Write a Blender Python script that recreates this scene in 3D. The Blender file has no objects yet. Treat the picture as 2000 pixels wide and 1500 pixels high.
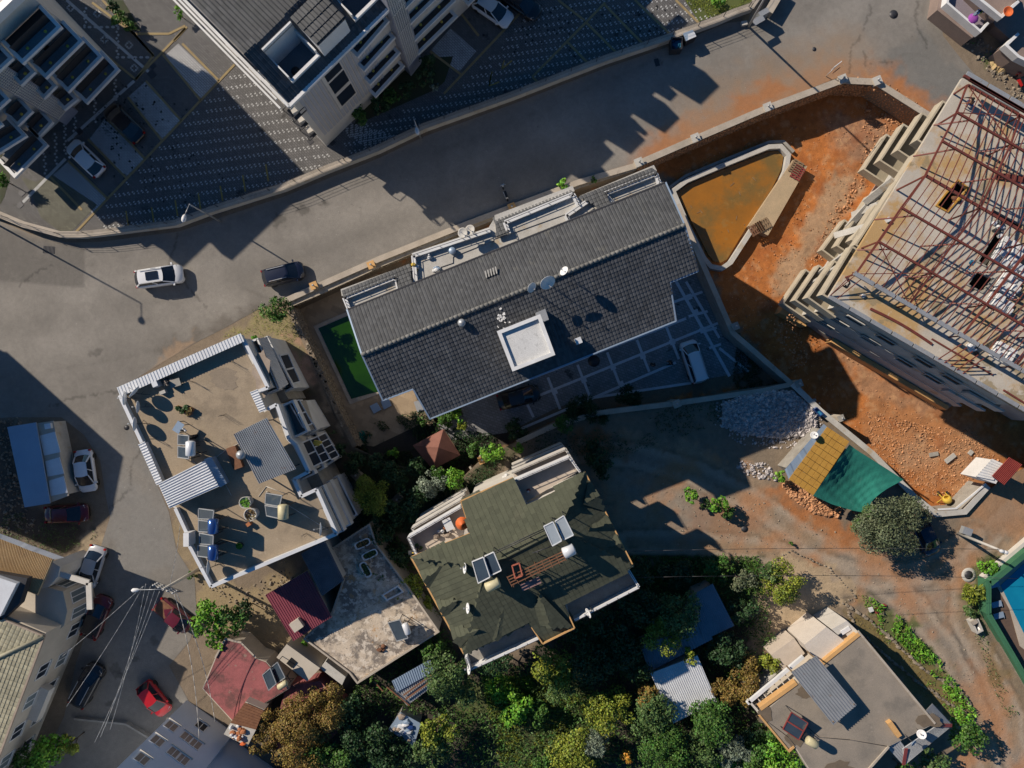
import bpy, bmesh, math, random
import numpy as np
from mathutils import Vector, Matrix, geometry
S = bpy.context.scene
R = math.radians
# ---------------- camera, sky, sun, exposure ----------------
H = 70.0; FPX = 1400.0
cam_d = bpy.data.cameras.new('camera'); cam = bpy.data.objects.new('camera', cam_d); S.collection.objects.link(cam)
cam.location = (0, 0, H); cam.rotation_euler = (0, 0, 0)
cam_d.sensor_width = 36; cam_d.lens = 36 * FPX / 2000; cam_d.clip_end = 3000; cam_d.clip_start = 1
S.camera = cam
SUN_AZ = R(31.5); SUN_EL = R(33.5)          # direction the shadows run (image right-down), elevation
W = bpy.data.worlds.new('World'); S.world = W; W.use_nodes = True
nt = W.node_tree; bg = nt.nodes['Background']
sk = nt.nodes.new('ShaderNodeTexSky'); sk.sky_type = 'NISHITA'; sk.sun_disc = False
sk.sun_elevation = SUN_EL
tosun = Vector((-math.cos(SUN_AZ) * math.cos(SUN_EL), math.sin(SUN_AZ) * math.cos(SUN_EL), math.sin(SUN_EL)))
sk.sun_rotation = math.atan2(tosun.x, tosun.y)
sk.air_density = 1.0; sk.dust_density = 0.2; sk.ozone_density = 3.2
hsv = nt.nodes.new('ShaderNodeHueSaturation'); hsv.inputs['Saturation'].default_value = 1.34; nt.links.new(sk.outputs[0], hsv.inputs['Color'])
nt.links.new(hsv.outputs[0], bg.inputs[0]); bg.inputs[1].default_value = 0.07
sun_d = bpy.data.lights.new('sun', 'SUN'); sun = bpy.data.objects.new('sun', sun_d); S.collection.objects.link(sun)
sun_d.energy = 5.0; sun_d.angle = R(0.53); sun_d.color = (1.0, 0.885, 0.74)
sun.rotation_euler = tosun.to_track_quat('Z', 'Y').to_euler(); sun.location = (-60, 40, 80)
S.view_settings.view_transform = 'Standard'; S.view_settings.look = 'None'
S.view_settings.exposure = 0.04; S.view_settings.gamma = 1; S.view_settings.use_curve_mapping = False
S.cycles.max_bounces = 5; S.cycles.diffuse_bounces = 2; S.cycles.glossy_bounces = 3
# ---------------- helpers ----------------
rnd = random.Random(7); NP = np.random.RandomState(5)
C = S.collection
def P(px, py, z=0.0):
    k = (H - z) / FPX
    return Vector(((px - 1000) * k, (750 - py) * k, z))
def PX(v): return (1000 + v[0] * FPX / (H - v[2]), 750 - v[1] * FPX / (H - v[2]))
ORG = {}
def thing(name, label, cat, loc=(0, 0, 0), rz=0.0, group=None):
    o = bpy.data.objects.new(name, None); C.objects.link(o); o.empty_display_size = 0.3
    o.location = loc; o.rotation_euler = (0, 0, rz); o['label'] = label; o['category'] = cat
    if group: o['group'] = group
    ORG[o.name] = (Vector(loc), rz); return o
def tag(o, label=None, cat=None, group=None, kind=None):
    if label: o['label'] = label
    if cat: o['category'] = cat
    if group: o['group'] = group
    if kind: o['kind'] = kind
    return o
class MB:
    def __init__(s): s.v = []; s.f = []; s.sm = []
    def add(s, vs, fs, smooth=False):
        n = len(s.v); s.v += [tuple(v) for v in vs]; s.f += [tuple(i + n for i in f) for f in fs]; s.sm += [smooth] * len(fs); return s
    def box(s, c, sx, sy, sz, rz=0.0):      # c = centre of the base
        c = Vector(c); ca, sa = math.cos(rz), math.sin(rz); vs = []
        for z in (0, sz):
            for x, y in ((-sx/2, -sy/2), (sx/2, -sy/2), (sx/2, sy/2), (-sx/2, sy/2)):
                vs.append((c.x + x*ca - y*sa, c.y + x*sa + y*ca, c.z + z))
        return s.add(vs, [(3,2,1,0),(4,5,6,7),(0,1,5,4),(1,2,6,5),(2,3,7,6),(3,0,4,7)])
    def prism(s, pts, z0, z1):              # pts: world xy ring
        pts = [(p[0], p[1]) for p in pts]
        a = sum(pts[i][0]*pts[(i+1)%len(pts)][1] - pts[(i+1)%len(pts)][0]*pts[i][1] for i in range(len(pts)))
        if a < 0: pts = pts[::-1]
        n = len(pts); vs = [(x, y, z0) for x, y in pts] + [(x, y, z1) for x, y in pts]
        fs = [tuple(range(n, 2*n)), tuple(range(n-1, -1, -1))] + [(i, (i+1) % n, n + (i+1) % n, n + i) for i in range(n)]
        return s.add(vs, fs)
    def beam(s, p, q, w, h=None):           # axis beam, w across (horizontal), h vertical
        p, q = Vector(p), Vector(q); h = w if h is None else h; d = (q - p)
        if d.length < 1e-6: return s
        d.normalize(); u = d.cross(Vector((0, 0, 1)))
        if u.length < 1e-3: u = Vector((1, 0, 0))
        u.normalize(); n = u.cross(d).normalized(); vs = []
        for c in (p, q):
            for a, b in ((-1,-1),(1,-1),(1,1),(-1,1)): vs.append(c + u*a*w/2 + n*b*h/2)
        return s.add(vs, [(0,1,2,3),(7,6,5,4),(0,4,5,1),(1,5,6,2),(2,6,7,3),(3,7,4,0)])
    def tube(s, p, q, r, n=8, r2=None, smooth=True):
        p, q = Vector(p), Vector(q); r2 = r if r2 is None else r2; d = (q - p).normalized()
        u = d.cross(Vector((0, 0, 1)))
        if u.length < 1e-3: u = Vector((1, 0, 0))
        u.normalize(); w = d.cross(u); vs = []
        for c, rr in ((p, r), (q, r2)):
            for i in range(n): a = 2*math.pi*i/n; vs.append(c + (u*math.cos(a) + w*math.sin(a))*rr)
        s.add(vs, [(i, (i+1) % n, n + (i+1) % n, n + i) for i in range(n)], smooth)
        k = len(s.v) - 2*n
        s.f += [tuple(k + i for i in range(n-1, -1, -1)), tuple(k + n + i for i in range(n))]; s.sm += [False, False]
        return s
    def lathe(s, c, prof, n=16, axis=None, smooth=True):
        c = Vector(c); z = Vector(axis or (0, 0, 1)).normalized(); x = z.orthogonal().normalized(); y = z.cross(x); vs = []
        for r, h in prof:
            for i in range(n): a = 2*math.pi*i/n; vs.append(c + z*h + (x*math.cos(a) + y*math.sin(a))*r)
        fs = [(j*n + i, j*n + (i+1) % n, (j+1)*n + (i+1) % n, (j+1)*n + i) for j in range(len(prof)-1) for i in range(n)]
        return s.add(vs, fs, smooth)
    def quad(s, a, b, c, d): return s.add([a, b, c, d], [(0, 1, 2, 3)])
    def slab(s, pts, t):                    # any planar 3D polygon, thickness t downwards
        pts = [Vector(p) for p in pts]; n = len(pts); nz = sum(pts[i].x*pts[(i+1)%n].y - pts[(i+1)%n].x*pts[i].y for i in range(n))
        if nz < 0: pts = pts[::-1]
        vs = pts + [p - Vector((0, 0, t)) for p in pts]
        return s.add(vs, [tuple(range(n)), tuple(range(2*n-1, n-1, -1))] + [(i, n + i, n + (i+1) % n, (i+1) % n) for i in range(n)])
    def build(s, name, mat, parent=None, label=None, cat=None, group=None, kind=None):
        if parent is None:
            xs = [v[0] for v in s.v]; ys = [v[1] for v in s.v]; zs = [v[2] for v in s.v]
            org = Vector(((min(xs)+max(xs))/2, (min(ys)+max(ys))/2, min(zs))) if kind != 'structure' else Vector((0, 0, 0)); rz = 0.0
        else: org, rz = ORG[parent.name]
        v = np.array(s.v, dtype=np.float64) - np.array(org)
        if rz:
            ca, sa = math.cos(-rz), math.sin(-rz); x = v[:, 0]*ca - v[:, 1]*sa; y = v[:, 0]*sa + v[:, 1]*ca; v[:, 0] = x; v[:, 1] = y
        me = bpy.data.meshes.new(name); me.from_pydata(v.tolist(), [], s.f)
        me.polygons.foreach_set('use_smooth', s.sm)
        me.materials.append(mat); o = bpy.data.objects.new(name, me); C.objects.link(o)
        if parent is None: o.location = org
        else: o.parent = parent
        ORG[o.name] = (org, rz)
        return tag(o, label, cat, group, kind)
def npmesh(name, V, F, mat, parent=None, col=None, **kw):
    """V (n,3) world, F (m,4) or (m,3)"""
    if parent is None:
        org = np.array([V[:, 0].mean(), V[:, 1].mean(), V[:, 2].min()]) if kw.get('kind') != 'structure' else np.zeros(3)
    else: org = np.array(ORG[parent.name][0])
    V = V - org; k = F.shape[1]
    me = bpy.data.meshes.new(name); me.vertices.add(len(V)); me.vertices.foreach_set('co', V.astype(np.float32).ravel())
    me.loops.add(F.size); me.loops.foreach_set('vertex_index', F.astype(np.int32).ravel())
    me.polygons.add(len(F)); me.polygons.foreach_set('loop_start', (np.arange(len(F))*k).astype(np.int32))
    me.polygons.foreach_set('loop_total', np.full(len(F), k, dtype=np.int32))
    if col is not None:
        a = me.attributes.new('Col', 'FLOAT_COLOR', 'POINT')
        a.data.foreach_set('color', np.concatenate([col, np.ones((len(col), 1))], 1).astype(np.float32).ravel())
    if kw.get('kind') != 'structure': me.polygons.foreach_set('use_smooth', np.zeros(len(F), dtype=bool))
    me.update(); me.materials.append(mat)
    o = bpy.data.objects.new(name, me); C.objects.link(o)
    if parent is None: o.location = org
    else: o.parent = parent
    ORG[o.name] = (Vector(org), 0.0)
    return tag(o, **kw)
def copy_tree(o, loc=None, rz=0.0, label=None, group=None, parent=None):
    c = o.copy(); C.objects.link(c)
    if parent: c.parent = parent
    for ch in list(o.children): copy_tree(ch, parent=c)
    if loc is not None: c.location = loc; c.rotation_euler = (0, 0, rz)
    if label: c['label'] = label
    if group: c['group'] = group
    return c
# ---- value noise in numpy (for the ground's own colours) ----
def _h(ix, iy, s):
    n = (ix * 374761393 + iy * 668265263 + s * 974634777) & 0x7fffffff
    n = ((n ^ (n >> 13)) * 1274126177) & 0x7fffffff
    return ((n ^ (n >> 16)) & 0xffff) / 65535.0
def vnoise(x, y, s=0):
    ix = np.floor(x).astype(np.int64); iy = np.floor(y).astype(np.int64); fx = x - ix; fy = y - iy
    fx = fx*fx*(3-2*fx); fy = fy*fy*(3-2*fy)
    return (_h(ix, iy, s)*(1-fx) + _h(ix+1, iy, s)*fx)*(1-fy) + (_h(ix, iy+1, s)*(1-fx) + _h(ix+1, iy+1, s)*fx)*fy
def fbm(x, y, sc, s=0, o=4):
    r = 0; a = .5; t = 0
    for i in range(o): r = r + a*vnoise(x*sc*2**i, y*sc*2**i, s+i*17); t += a; a *= .55
    return r/t
def pip(x, y, poly):
    ins = np.zeros(x.shape, bool); n = len(poly)
    for i in range(n):
        x1, y1 = poly[i]; x2, y2 = poly[(i+1) % n]
        if y1 == y2: continue
        c = ((y1 > y) != (y2 > y)) & (x < (x2-x1)*(y-y1)/(y2-y1) + x1); ins ^= c
    return ins
def pdist(x, y, poly, closed=True):
    d = np.full(x.shape, 1e9); n = len(poly)
    for i in range(n if closed else n-1):
        x1, y1 = poly[i]; x2, y2 = poly[(i+1) % n]; dx, dy = x2-x1, y2-y1
        t = np.clip(((x-x1)*dx + (y-y1)*dy)/(dx*dx+dy*dy+1e-9), 0, 1); d = np.minimum(d, np.hypot(x-x1-t*dx, y-y1-t*dy))
    return d
def sdf(x, y, poly): d = pdist(x, y, poly); return np.where(pip(x, y, poly), d, -d)
def smooth(e0, e1, v): t = np.clip((v-e0)/(e1-e0), 0, 1); return t*t*(3-2*t)
def lerp(a, b, t): return a + (b-a)*t[:, None]
# ---------------- materials ----------------
def mat(name, col, col2=None, scale=1.5, rough=.85, bump=0.0, bscale=12.0, metal=0.0, island=0.0, attr=False,
        stain=None, spec=0.5, fine=0.12, detail=6, trans=0.0, coat=0.0, emit=0.0, hue=0.0):
    m = bpy.data.materials.new(name); m.use_nodes = True; n = m.node_tree.nodes; l = m.node_tree.links
    b = n['Principled BSDF']; b.inputs['Roughness'].default_value = rough; b.inputs['Metallic'].default_value = metal
    b.inputs['Specular IOR Level'].default_value = spec
    if coat: b.inputs['Coat Weight'].default_value = coat; b.inputs['Coat Roughness'].default_value = .05
    g = n.new('ShaderNodeNewGeometry'); pos = g.outputs['Position']
    if attr:
        at = n.new('ShaderNodeAttribute'); at.attribute_name = 'Col'; out = at.outputs['Color']
    else:
        nz = n.new('ShaderNodeTexNoise'); nz.inputs['Scale'].default_value = scale; nz.inputs['Detail'].default_value = detail
        nz.inputs['Roughness'].default_value = .62; l.new(pos, nz.inputs['Vector'])
        mr = n.new('ShaderNodeMapRange'); mr.inputs[1].default_value = .33; mr.inputs[2].default_value = .67; l.new(nz.outputs[0], mr.inputs[0])
        mx = n.new('ShaderNodeMix'); mx.data_type = 'RGBA'; l.new(mr.outputs[0], mx.inputs[0])
        mx.inputs[6].default_value = (*col, 1); mx.inputs[7].default_value = (*(col2 or [c*.8 for c in col]), 1); out = mx.outputs[2]
    for sc_, thr, wid, scol, amt in (stain or []):
        sn = n.new('ShaderNodeTexNoise'); sn.inputs['Scale'].default_value = sc_; sn.inputs['Detail'].default_value = 7
        sn.inputs['Roughness'].default_value = .65; l.new(pos, sn.inputs['Vector'])
        sr = n.new('ShaderNodeMapRange'); sr.inputs[1].default_value = thr; sr.inputs[2].default_value = thr+wid; sr.inputs[4].default_value = amt
        l.new(sn.outputs[0], sr.inputs[0]); sm_ = n.new('ShaderNodeMix'); sm_.data_type = 'RGBA'; l.new(sr.outputs[0], sm_.inputs[0])
        l.new(out, sm_.inputs[6]); sm_.inputs[7].default_value = (*scol, 1); out = sm_.outputs[2]
    if fine:
        fn = n.new('ShaderNodeTexNoise'); fn.inputs['Scale'].default_value = 14; fn.inputs['Detail'].default_value = 4; l.new(pos, fn.inputs['Vector'])
        fr = n.new('ShaderNodeMapRange'); fr.inputs[1].default_value = .3; fr.inputs[2].default_value = .7
        fr.inputs[3].default_value = 1-fine; fr.inputs[4].default_value = 1+fine; l.new(fn.outputs[0], fr.inputs[0])
        hm = n.new('ShaderNodeVectorMath'); hm.operation = 'SCALE'; l.new(out, hm.inputs[0]); l.new(fr.outputs[0], hm.inputs['Scale']); out = hm.outputs[0]
    if island:
        ir = n.new('ShaderNodeMapRange'); ir.inputs[3].default_value = 1-island; ir.inputs[4].default_value = 1+island
        l.new(g.outputs['Random Per Island'], ir.inputs[0]); im = n.new('ShaderNodeVectorMath'); im.operation = 'SCALE'
        l.new(out, im.inputs[0]); l.new(ir.outputs[0], im.inputs['Scale']); out = im.outputs[0]
        if hue:
            hs = n.new('ShaderNodeHueSaturation'); hr = n.new('ShaderNodeMapRange'); hr.inputs[3].default_value = .5-hue; hr.inputs[4].default_value = .5+hue
            wn = n.new('ShaderNodeTexWhiteNoise'); wn.noise_dimensions = '1D'; l.new(g.outputs['Random Per Island'], wn.inputs['W'])
            l.new(wn.outputs['Value'], hr.inputs[0]); l.new(hr.outputs[0], hs.inputs['Hue']); l.new(out, hs.inputs['Color']); out = hs.outputs[0]
    l.new(out, b.inputs['Base Color'])
    if bump:
        bn = n.new('ShaderNodeTexNoise'); bn.inputs['Scale'].default_value = bscale; bn.inputs['Detail'].default_value = 5; l.new(pos, bn.inputs['Vector'])
        bu = n.new('ShaderNodeBump'); bu.inputs['Strength'].default_value = min(1, bump); bu.inputs['Distance'].default_value = .05*max(1, bump)
        l.new(bn.outputs[0], bu.inputs['Height']); l.new(bu.outputs[0], b.inputs['Normal'])
    if trans:
        b.inputs['Transmission Weight'].default_value = trans
    if emit: b.inputs['Emission Color'].default_value = (*col, 1); b.inputs['Emission Strength'].default_value = emit
    return m
M = {}
M['ground'] = mat('ground_soil', (0,0,0), attr=True, rough=.95, bump=.6, bscale=4, fine=.22)
M['asphalt'] = mat('asphalt', (0,0,0), attr=True, rough=.9, bump=.4, bscale=18, fine=.17, stain=[(2.6,.66,.02,(.10,.09,.08),.5),(.35,.55,.1,(.23,.21,.185),.35)])
M['conc'] = mat('concrete', (.36,.34,.30), (.27,.25,.22), 1.2, bump=.2, stain=[(.7,.56,.12,(.20,.17,.13),.6)])
M['conc_l'] = mat('pale_concrete', (.52,.50,.46), (.42,.40,.36), 1.0, bump=.15, stain=[(.5,.6,.08,(.42,.28,.12),.6)])
M['white'] = mat('white_paint', (.74,.74,.74), (.62,.62,.61), .8, rough=.6, fine=.05)
M['offwhite'] = mat('off_white_render', (.62,.59,.54), (.52,.49,.44), .6, rough=.85, fine=.06)
M['cream'] = mat('cream_render', (.52,.46,.38), (.44,.39,.32), .6, fine=.06)
M['orange'] = mat('ochre_cap', (.62,.36,.14), (.52,.30,.12), .9, fine=.1)
M['kerb'] = mat('wall_coping', (.46,.40,.33), (.36,.31,.25), .7, stain=[(1.2,.58,.1,(.22,.18,.14),.5)])
M['tile_shade'] = mat('shaded_grey_tile', (.070,.073,.079), (.052,.056,.063), .5, rough=.55, island=.28, fine=.12, stain=[(.2,.52,.14,(.055,.057,.06),.6),(1.5,.62,.1,(.12,.12,.105),.4),(3,.68,.02,(.18,.175,.15),.5)])  # tile for slopes turned from the sun, shade put into its colour
M['tile_sun'] = mat('sunlit_weathered_tile', (.076,.078,.080), (.058,.060,.063), .6, rough=.7, island=.22, fine=.12, stain=[(.18,.52,.16,(.10,.10,.095),.6),(.8,.6,.1,(.13,.125,.105),.5),(2.5,.66,.03,(.17,.165,.14),.5)])  # lighter copy for sunlit slopes, light put into its colour; patches are weathering
M['metal'] = mat('galvanised_metal', (.42,.43,.44), (.34,.35,.36), .7, rough=.45, metal=.35, stain=[(1.6,.62,.08,(.28,.13,.05),.7)])
M['metal_w'] = mat('white_sheet_metal', (.70,.72,.74), (.62,.63,.65), .7, rough=.4, metal=.1, fine=.04)
M['metal_b'] = mat('blue_grey_sheet', (.30,.38,.48), (.26,.34,.44), .6, rough=.4, metal=.2, fine=.05)
M['metal_dk'] = mat('dark_metal', (.05,.05,.055), (.04,.04,.045), 2, rough=.5, metal=.3)
M['rust'] = mat('red_oxide_steel', (.17,.042,.03), (.12,.03,.022), 2, rough=.6)
M['rustbrown'] = mat('rusty_brown', (.22,.10,.05), (.14,.06,.03), 3, rough=.8)
M['glass'] = mat('dark_glass', (.015,.02,.03), (.012,.016,.024), 1, rough=.06, fine=0, spec=.8)
M['pane'] = mat('window_pane', (.02,.03,.045), (.015,.022,.035), 1, rough=.3, fine=0, spec=.2)
M['pane_l'] = mat('curtained_window_pane', (.15,.19,.21), (.11,.14,.16), 1, rough=.35, fine=0, spec=.2)
M['glass_l'] = mat('pale_curtained_glass', (.20,.25,.27), (.15,.19,.21), 1, rough=.1, fine=0, spec=.8)
M['black'] = mat('black_plastic', (.012,.012,.013), None, 3, rough=.5)
M['brown'] = mat('brown_floor', (.36,.29,.23), (.28,.22,.17), 1, rough=.8)
M['dkfloor'] = mat('dark_grey_floor', (.21,.205,.21), (.16,.16,.17), 1, rough=.7)
M['yellow'] = mat('yellow_lamp', (.75,.52,.08), None, 3, rough=.5)
M['wood'] = mat('weathered_wood', (.28,.19,.11), (.18,.12,.07), 4, rough=.85)
M['redwood'] = mat('terracotta_shingle', (.26,.115,.085), (.20,.085,.062), 1.0, rough=.85, bump=.2)
M['terra'] = mat('terracotta', (.45,.17,.07), None, 3)
M['orangep'] = mat('orange_plastic', (.75,.16,.04), None, 3, rough=.4)
M['red'] = mat('red_sheet', (.28,.055,.045), (.22,.04,.035), 1, rough=.5)
M['maroon'] = mat('maroon_sheet_metal', (.24,.055,.075), (.18,.04,.06), .8, rough=.5, fine=.06)
M['panel'] = mat('solar_collector_glass', (.05,.07,.09), (.04,.055,.075), 1, rough=.12, fine=.04, spec=.8)
M['steel'] = mat('polished_steel', (.55,.58,.62), (.48,.5,.55), .6, rough=.22, metal=.9, fine=.03)
M['bluetank'] = mat('blue_chrome', (.08,.17,.42), (.06,.13,.36), .6, rough=.2, metal=.7, fine=.03)
M['creamtank'] = mat('yellowed_tank', (.58,.52,.32), (.48,.42,.25), 2, rough=.5)
M['green_sh'] = mat('olive_shingle', (.085,.090,.058), (.066,.071,.046), .5, rough=.95, island=.13, fine=.12, stain=[(.4,.56,.14,(.105,.102,.068),.6)])
M['pool_g'] = mat('algae_water', (.017,.062,.003), (.009,.034,.003), .25, rough=.08, fine=.03)
M['pool_b'] = mat('blue_pool_water', (.008,.22,.36), (.006,.18,.32), .5, rough=.05, fine=.02)
M['pond'] = mat('muddy_orange_water', (.44,.165,.018), (.27,.12,.022), .16, rough=.1, fine=.06, stain=[(.22,.48,.16,(.16,.115,.04),.85),(.9,.58,.08,(.30,.17,.05),.6),(3,.64,.03,(.12,.08,.03),.5)])
M['trunk'] = mat('bark', (.16,.12,.09), (.10,.075,.055), 6, bump=.4)
M['teal'] = mat('teal_shade_net', (.012,.17,.13), (.008,.125,.10), .7, rough=.9, fine=.14, bump=.6, bscale=3, stain=[(.8,.6,.1,(.07,.20,.16),.4)])
M['ochre'] = mat('ochre_board', (.48,.26,.045), (.40,.21,.035), 1.2, rough=.8, stain=[(2.2,.6,.05,(.30,.15,.03),.6)], fine=.1)
M['greenf'] = mat('green_fence_mesh', (.045,.16,.08), (.035,.13,.065), 1, rough=.8)
M['stone'] = mat('field_stone', (.30,.25,.19), (.20,.165,.125), 2.5, rough=.9, island=.35, bump=.5)
M['stone_r'] = mat('red_stone', (.50,.27,.14), (.40,.19,.09), 2.5, rough=.9, island=.35, bump=.4)
M['rubble'] = mat('pale_rubble', (.50,.47,.46), (.40,.36,.35), 2.5, rough=.9, island=.3, bump=.3)
M['tyre'] = mat('tyre_rubber', (.02,.02,.02), None, 5, rough=.85)
M['lamp_r'] = mat('tail_lamp_red', (.35,.01,.01), None, 5, rough=.2)
M['lamp_w'] = mat('head_lamp_clear', (.6,.62,.65), None, 5, rough=.1)
# ---- generic surface pieces ----
def lin(a, b, t): return a + (b - a)*t
def tiles(name, o, u, v, poly, tu, tv, mat_, parent, lift=.045, base=True, kind='stuff', prof=True):
    """overlapping roof tiles on the plane o + s*u + t*v (u along the eave, v down the slope), inside the 3D polygon."""
    u = Vector(u).normalized(); v = Vector(v); v = (v - u*v.dot(u)).normalized(); n = u.cross(v)
    if n.z < 0: n = -n
    pl = [((Vector(p)-o).dot(u), (Vector(p)-o).dot(v)) for p in poly]
    s0 = min(p[0] for p in pl); s1 = max(p[0] for p in pl); t0 = min(p[1] for p in pl); t1 = max(p[1] for p in pl)
    a = np.arange(s0, s1, tu); b = np.arange(t0, t1, tv); A, B = np.meshgrid(a, b); A = A.ravel() + 0; B = B.ravel()
    k = pip(A+tu/2, B+tv/2, pl); A = A[k]; B = B[k]
    U = np.array(u); Vv = np.array(v); Nn = np.array(n); O = np.array(o)
    pr = [(0,0),(.22,1),(.72,1),(.97,0)] if prof else [(.02,.6),(.02,1),(.97,1),(.97,.6)]
    vs = []
    jit = NP.uniform(-.15, .15, len(A))
    for end, hl in ((0, .25), (1.02, 1.0)):
        for fu, fh in pr:
            hh = lift*(hl*.85 + .15*hl*fh) + lift*.42*fh*(1 + jit)
            vs.append(O + (A + fu*tu)[:, None]*U + (B + end*tv)[:, None]*Vv + (hh + .01)[:, None]*Nn)
    V = np.stack(vs, 1).reshape(-1, 3); m = len(A); q = np.array([(0,1,5,4),(1,2,6,5),(2,3,7,6),(4,5,6,7)])
    F = (np.arange(m)[:, None, None]*8 + q[None]).reshape(-1, 4)
    if base:
        MB().slab(poly, .12).build(name.replace('tiles', 'deck') if 'tiles' in name else 'roof_deck', mat_, parent)
    return npmesh(name, V, F, mat_, parent, kind=kind)
def ribbed(A, B, Cc, D, n, h=.05, duty=.35, thick=.03):
    """corrugated sheet: ribs run from edge AB to edge DC"""
    A, B, Cc, D = map(Vector, (A, B, Cc, D)); up = (B-A).cross(D-A).normalized()
    if up.z < 0: up = -up
    mb = MB(); top = []; bot = []
    for i in range(n):
        for f, hh in ((0, 0), (duty*.3, 1), (duty, 1), (duty*1.3, 0)):
            t = (i+f)/n; top.append(lin(A, B, t) + up*h*hh); bot.append(lin(D, Cc, t) + up*h*hh)
    top.append(B); bot.append(Cc); m = len(top)
    mb.add(top + bot, [(i, i+1, m+i+1, m+i) for i in range(m-1)])
    dn = Vector((0, 0, -thick))
    mb.add([A+dn, B+dn, Cc+dn, D+dn, A, B, Cc, D], [(3,2,1,0),(0,1,5,4),(1,2,6,5),(2,3,7,6),(3,0,4,7)])
    return mb
def path_wall(pts, w, z0, z1, closed=False, mb=None):
    """a wall along world points (mitred)"""
    mb = mb or MB(); pts = [Vector((p[0], p[1])) for p in pts]; n = len(pts); L = []; Rr = []
    for i in range(n):
        a = pts[i-1] if (i > 0 or closed) else None; b = pts[(i+1) % n] if (i < n-1 or closed) else None
        d1 = (pts[i]-a).normalized() if a is not None else None; d2 = (b-pts[i]).normalized() if b is not None else None
        if d1 is None: d1 = d2
        if d2 is None: d2 = d1
        t = (d1+d2); t = t.normalized() if t.length > 1e-3 else d1; nn = Vector((-t.y, t.x)); k = max(.5, nn.dot(Vector((-d1.y, d1.x))))
        L.append(pts[i] + nn*w/2/k); Rr.append(pts[i] - nn*w/2/k)
    for i in range(n if closed else n-1):
        j = (i+1) % n; q = [L[i], L[j], Rr[j], Rr[i]]
        mb.prism(q, z0, z1)
    return mb
def sheet(name, poly, z, step, colfn, m, hole=None, outer=None, zfn=None, kind='structure', **kw):
    """triangulated sheet with per-vertex albedo. poly in pixels at height z"""
    k = (H-z)/FPX; pw = [((x-1000)*k, (750-y)*k) for x, y in poly]
    xs = [p[0] for p in poly]; ys = [p[1] for p in poly]; st = step*FPX/(H-z)
    gx, gy = np.meshgrid(np.arange(max(min(xs), -150), min(max(xs), 2150), st), np.arange(max(min(ys), -150), min(max(ys), 1650), st*.87))
    gx = gx + (np.arange(gx.shape[0]) % 2)[:, None]*st/2
    gx = gx.ravel() + NP.uniform(-.2, .2, gx.size)*st; gy = gy.ravel() + NP.uniform(-.2, .2, gy.size)*st
    kp = sdf(gx, gy, poly) > st*.45
    if hole: kp &= sdf(gx, gy, hole) < -st*.45
    gx = gx[kp]; gy = gy[kp]
    vs = [Vector(p) for p in pw]; ed = [(i, (i+1) % len(pw)) for i in range(len(pw))]
    if hole:
        n0 = len(vs); hw = [((x-1000)*k, (750-y)*k) for x, y in hole]; vs += [Vector(p) for p in hw]; ed += [(n0+i, n0+(i+1) % len(hw)) for i in range(len(hw))]
    vs += [Vector(((x-1000)*k, (750-y)*k)) for x, y in zip(gx, gy)]
    ov, oe, of, *_ = geometry.delaunay_2d_cdt(vs, ed, [], 0, 1e-5)
    V = np.array([(v.x, v.y, z) for v in ov]); F = np.array([f for f in of if len(f) == 3])
    X = 1000 + V[:, 0]/k; Y = 750 - V[:, 1]/k; cx = X[F].mean(1); cy = Y[F].mean(1)
    ok = pip(cx, cy, poly)
    if hole: ok &= ~pip(cx, cy, hole)
    F = F[ok]; a = V[F]; cr = np.cross(a[:, 1]-a[:, 0], a[:, 2]-a[:, 0])[:, 2]; F[cr < 0] = F[cr < 0][:, ::-1]
    if zfn is not None: V[:, 2] += zfn(X, Y)
    return npmesh(name, V, F, m, None, col=np.clip(colfn(X, Y), 0, 1), kind=kind, **kw)
# ================= GROUND =================
ZL = -2.5
PLOT = [(560,592),(735,517),(1240,325),(1355,275),(1495,215),(1635,160),(1705,165),(1800,225),(1852,256),(2140,420),(2140,840),(1960,935),(1880,997),(1825,1002),(1785,970),(1700,882),(1600,800),(1545,747),(1430,763),(1310,788),(1170,805),(1085,828),(1010,862),(945,892),(900,935),(760,905),(690,872),(620,725)]
ROAD = [(-150,385),(0,432),(60,457),(130,474),(200,472),(350,452),(560,382),(640,349),(740,309),(830,266),(1000,204),(1180,134),(1310,90),(1420,45),(1462,40),(1490,-60),(1500,-150),(1830,-150),(1832,0),(1842,70),(1875,112),(1925,170),(1990,215),(2150,300),(2150,420),(1852,256),(1800,222),(1705,160),(1635,152),(1495,207),(1355,268),(1240,318),(1130,352),(1060,376),(905,434),(740,500),(620,556),(560,580),(505,604),(440,640),(385,668),(330,700),(262,742),(235,760),(255,830),(300,930),(330,1000),(345,1075),(380,1130),(384,1200),(372,1250),(330,1300),(368,1368),(240,1494),(160,1600),(-20,1600),(40,1520),(100,1450),(125,1400),(150,1290),(176,1210),(182,1140),(190,1090),(215,1010),(205,960),(196,900),(165,850),(120,815),(20,815),(-150,830)]
LOT = [(-150,-150),(1500,-150),(1485,-20),(1462,28),(1420,38),(1310,82),(1180,126),(1000,196),(830,258),(740,301),(640,341),(560,374),(350,444),(200,464),(130,466),(60,449),(0,424),(-150,377)]
c_ = lambda *a: np.array(a)
SOIL = c_(.20,.155,.11); RED = c_(.42,.145,.035); REDL = c_(.42,.20,.09); GREY = c_(.20,.185,.165); SAND = c_(.40,.30,.19); GRASS = c_(.055,.085,.018); GRASSL = c_(.095,.115,.035); DRY = c_(.24,.20,.10); DARK = c_(.055,.045,.035)
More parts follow.
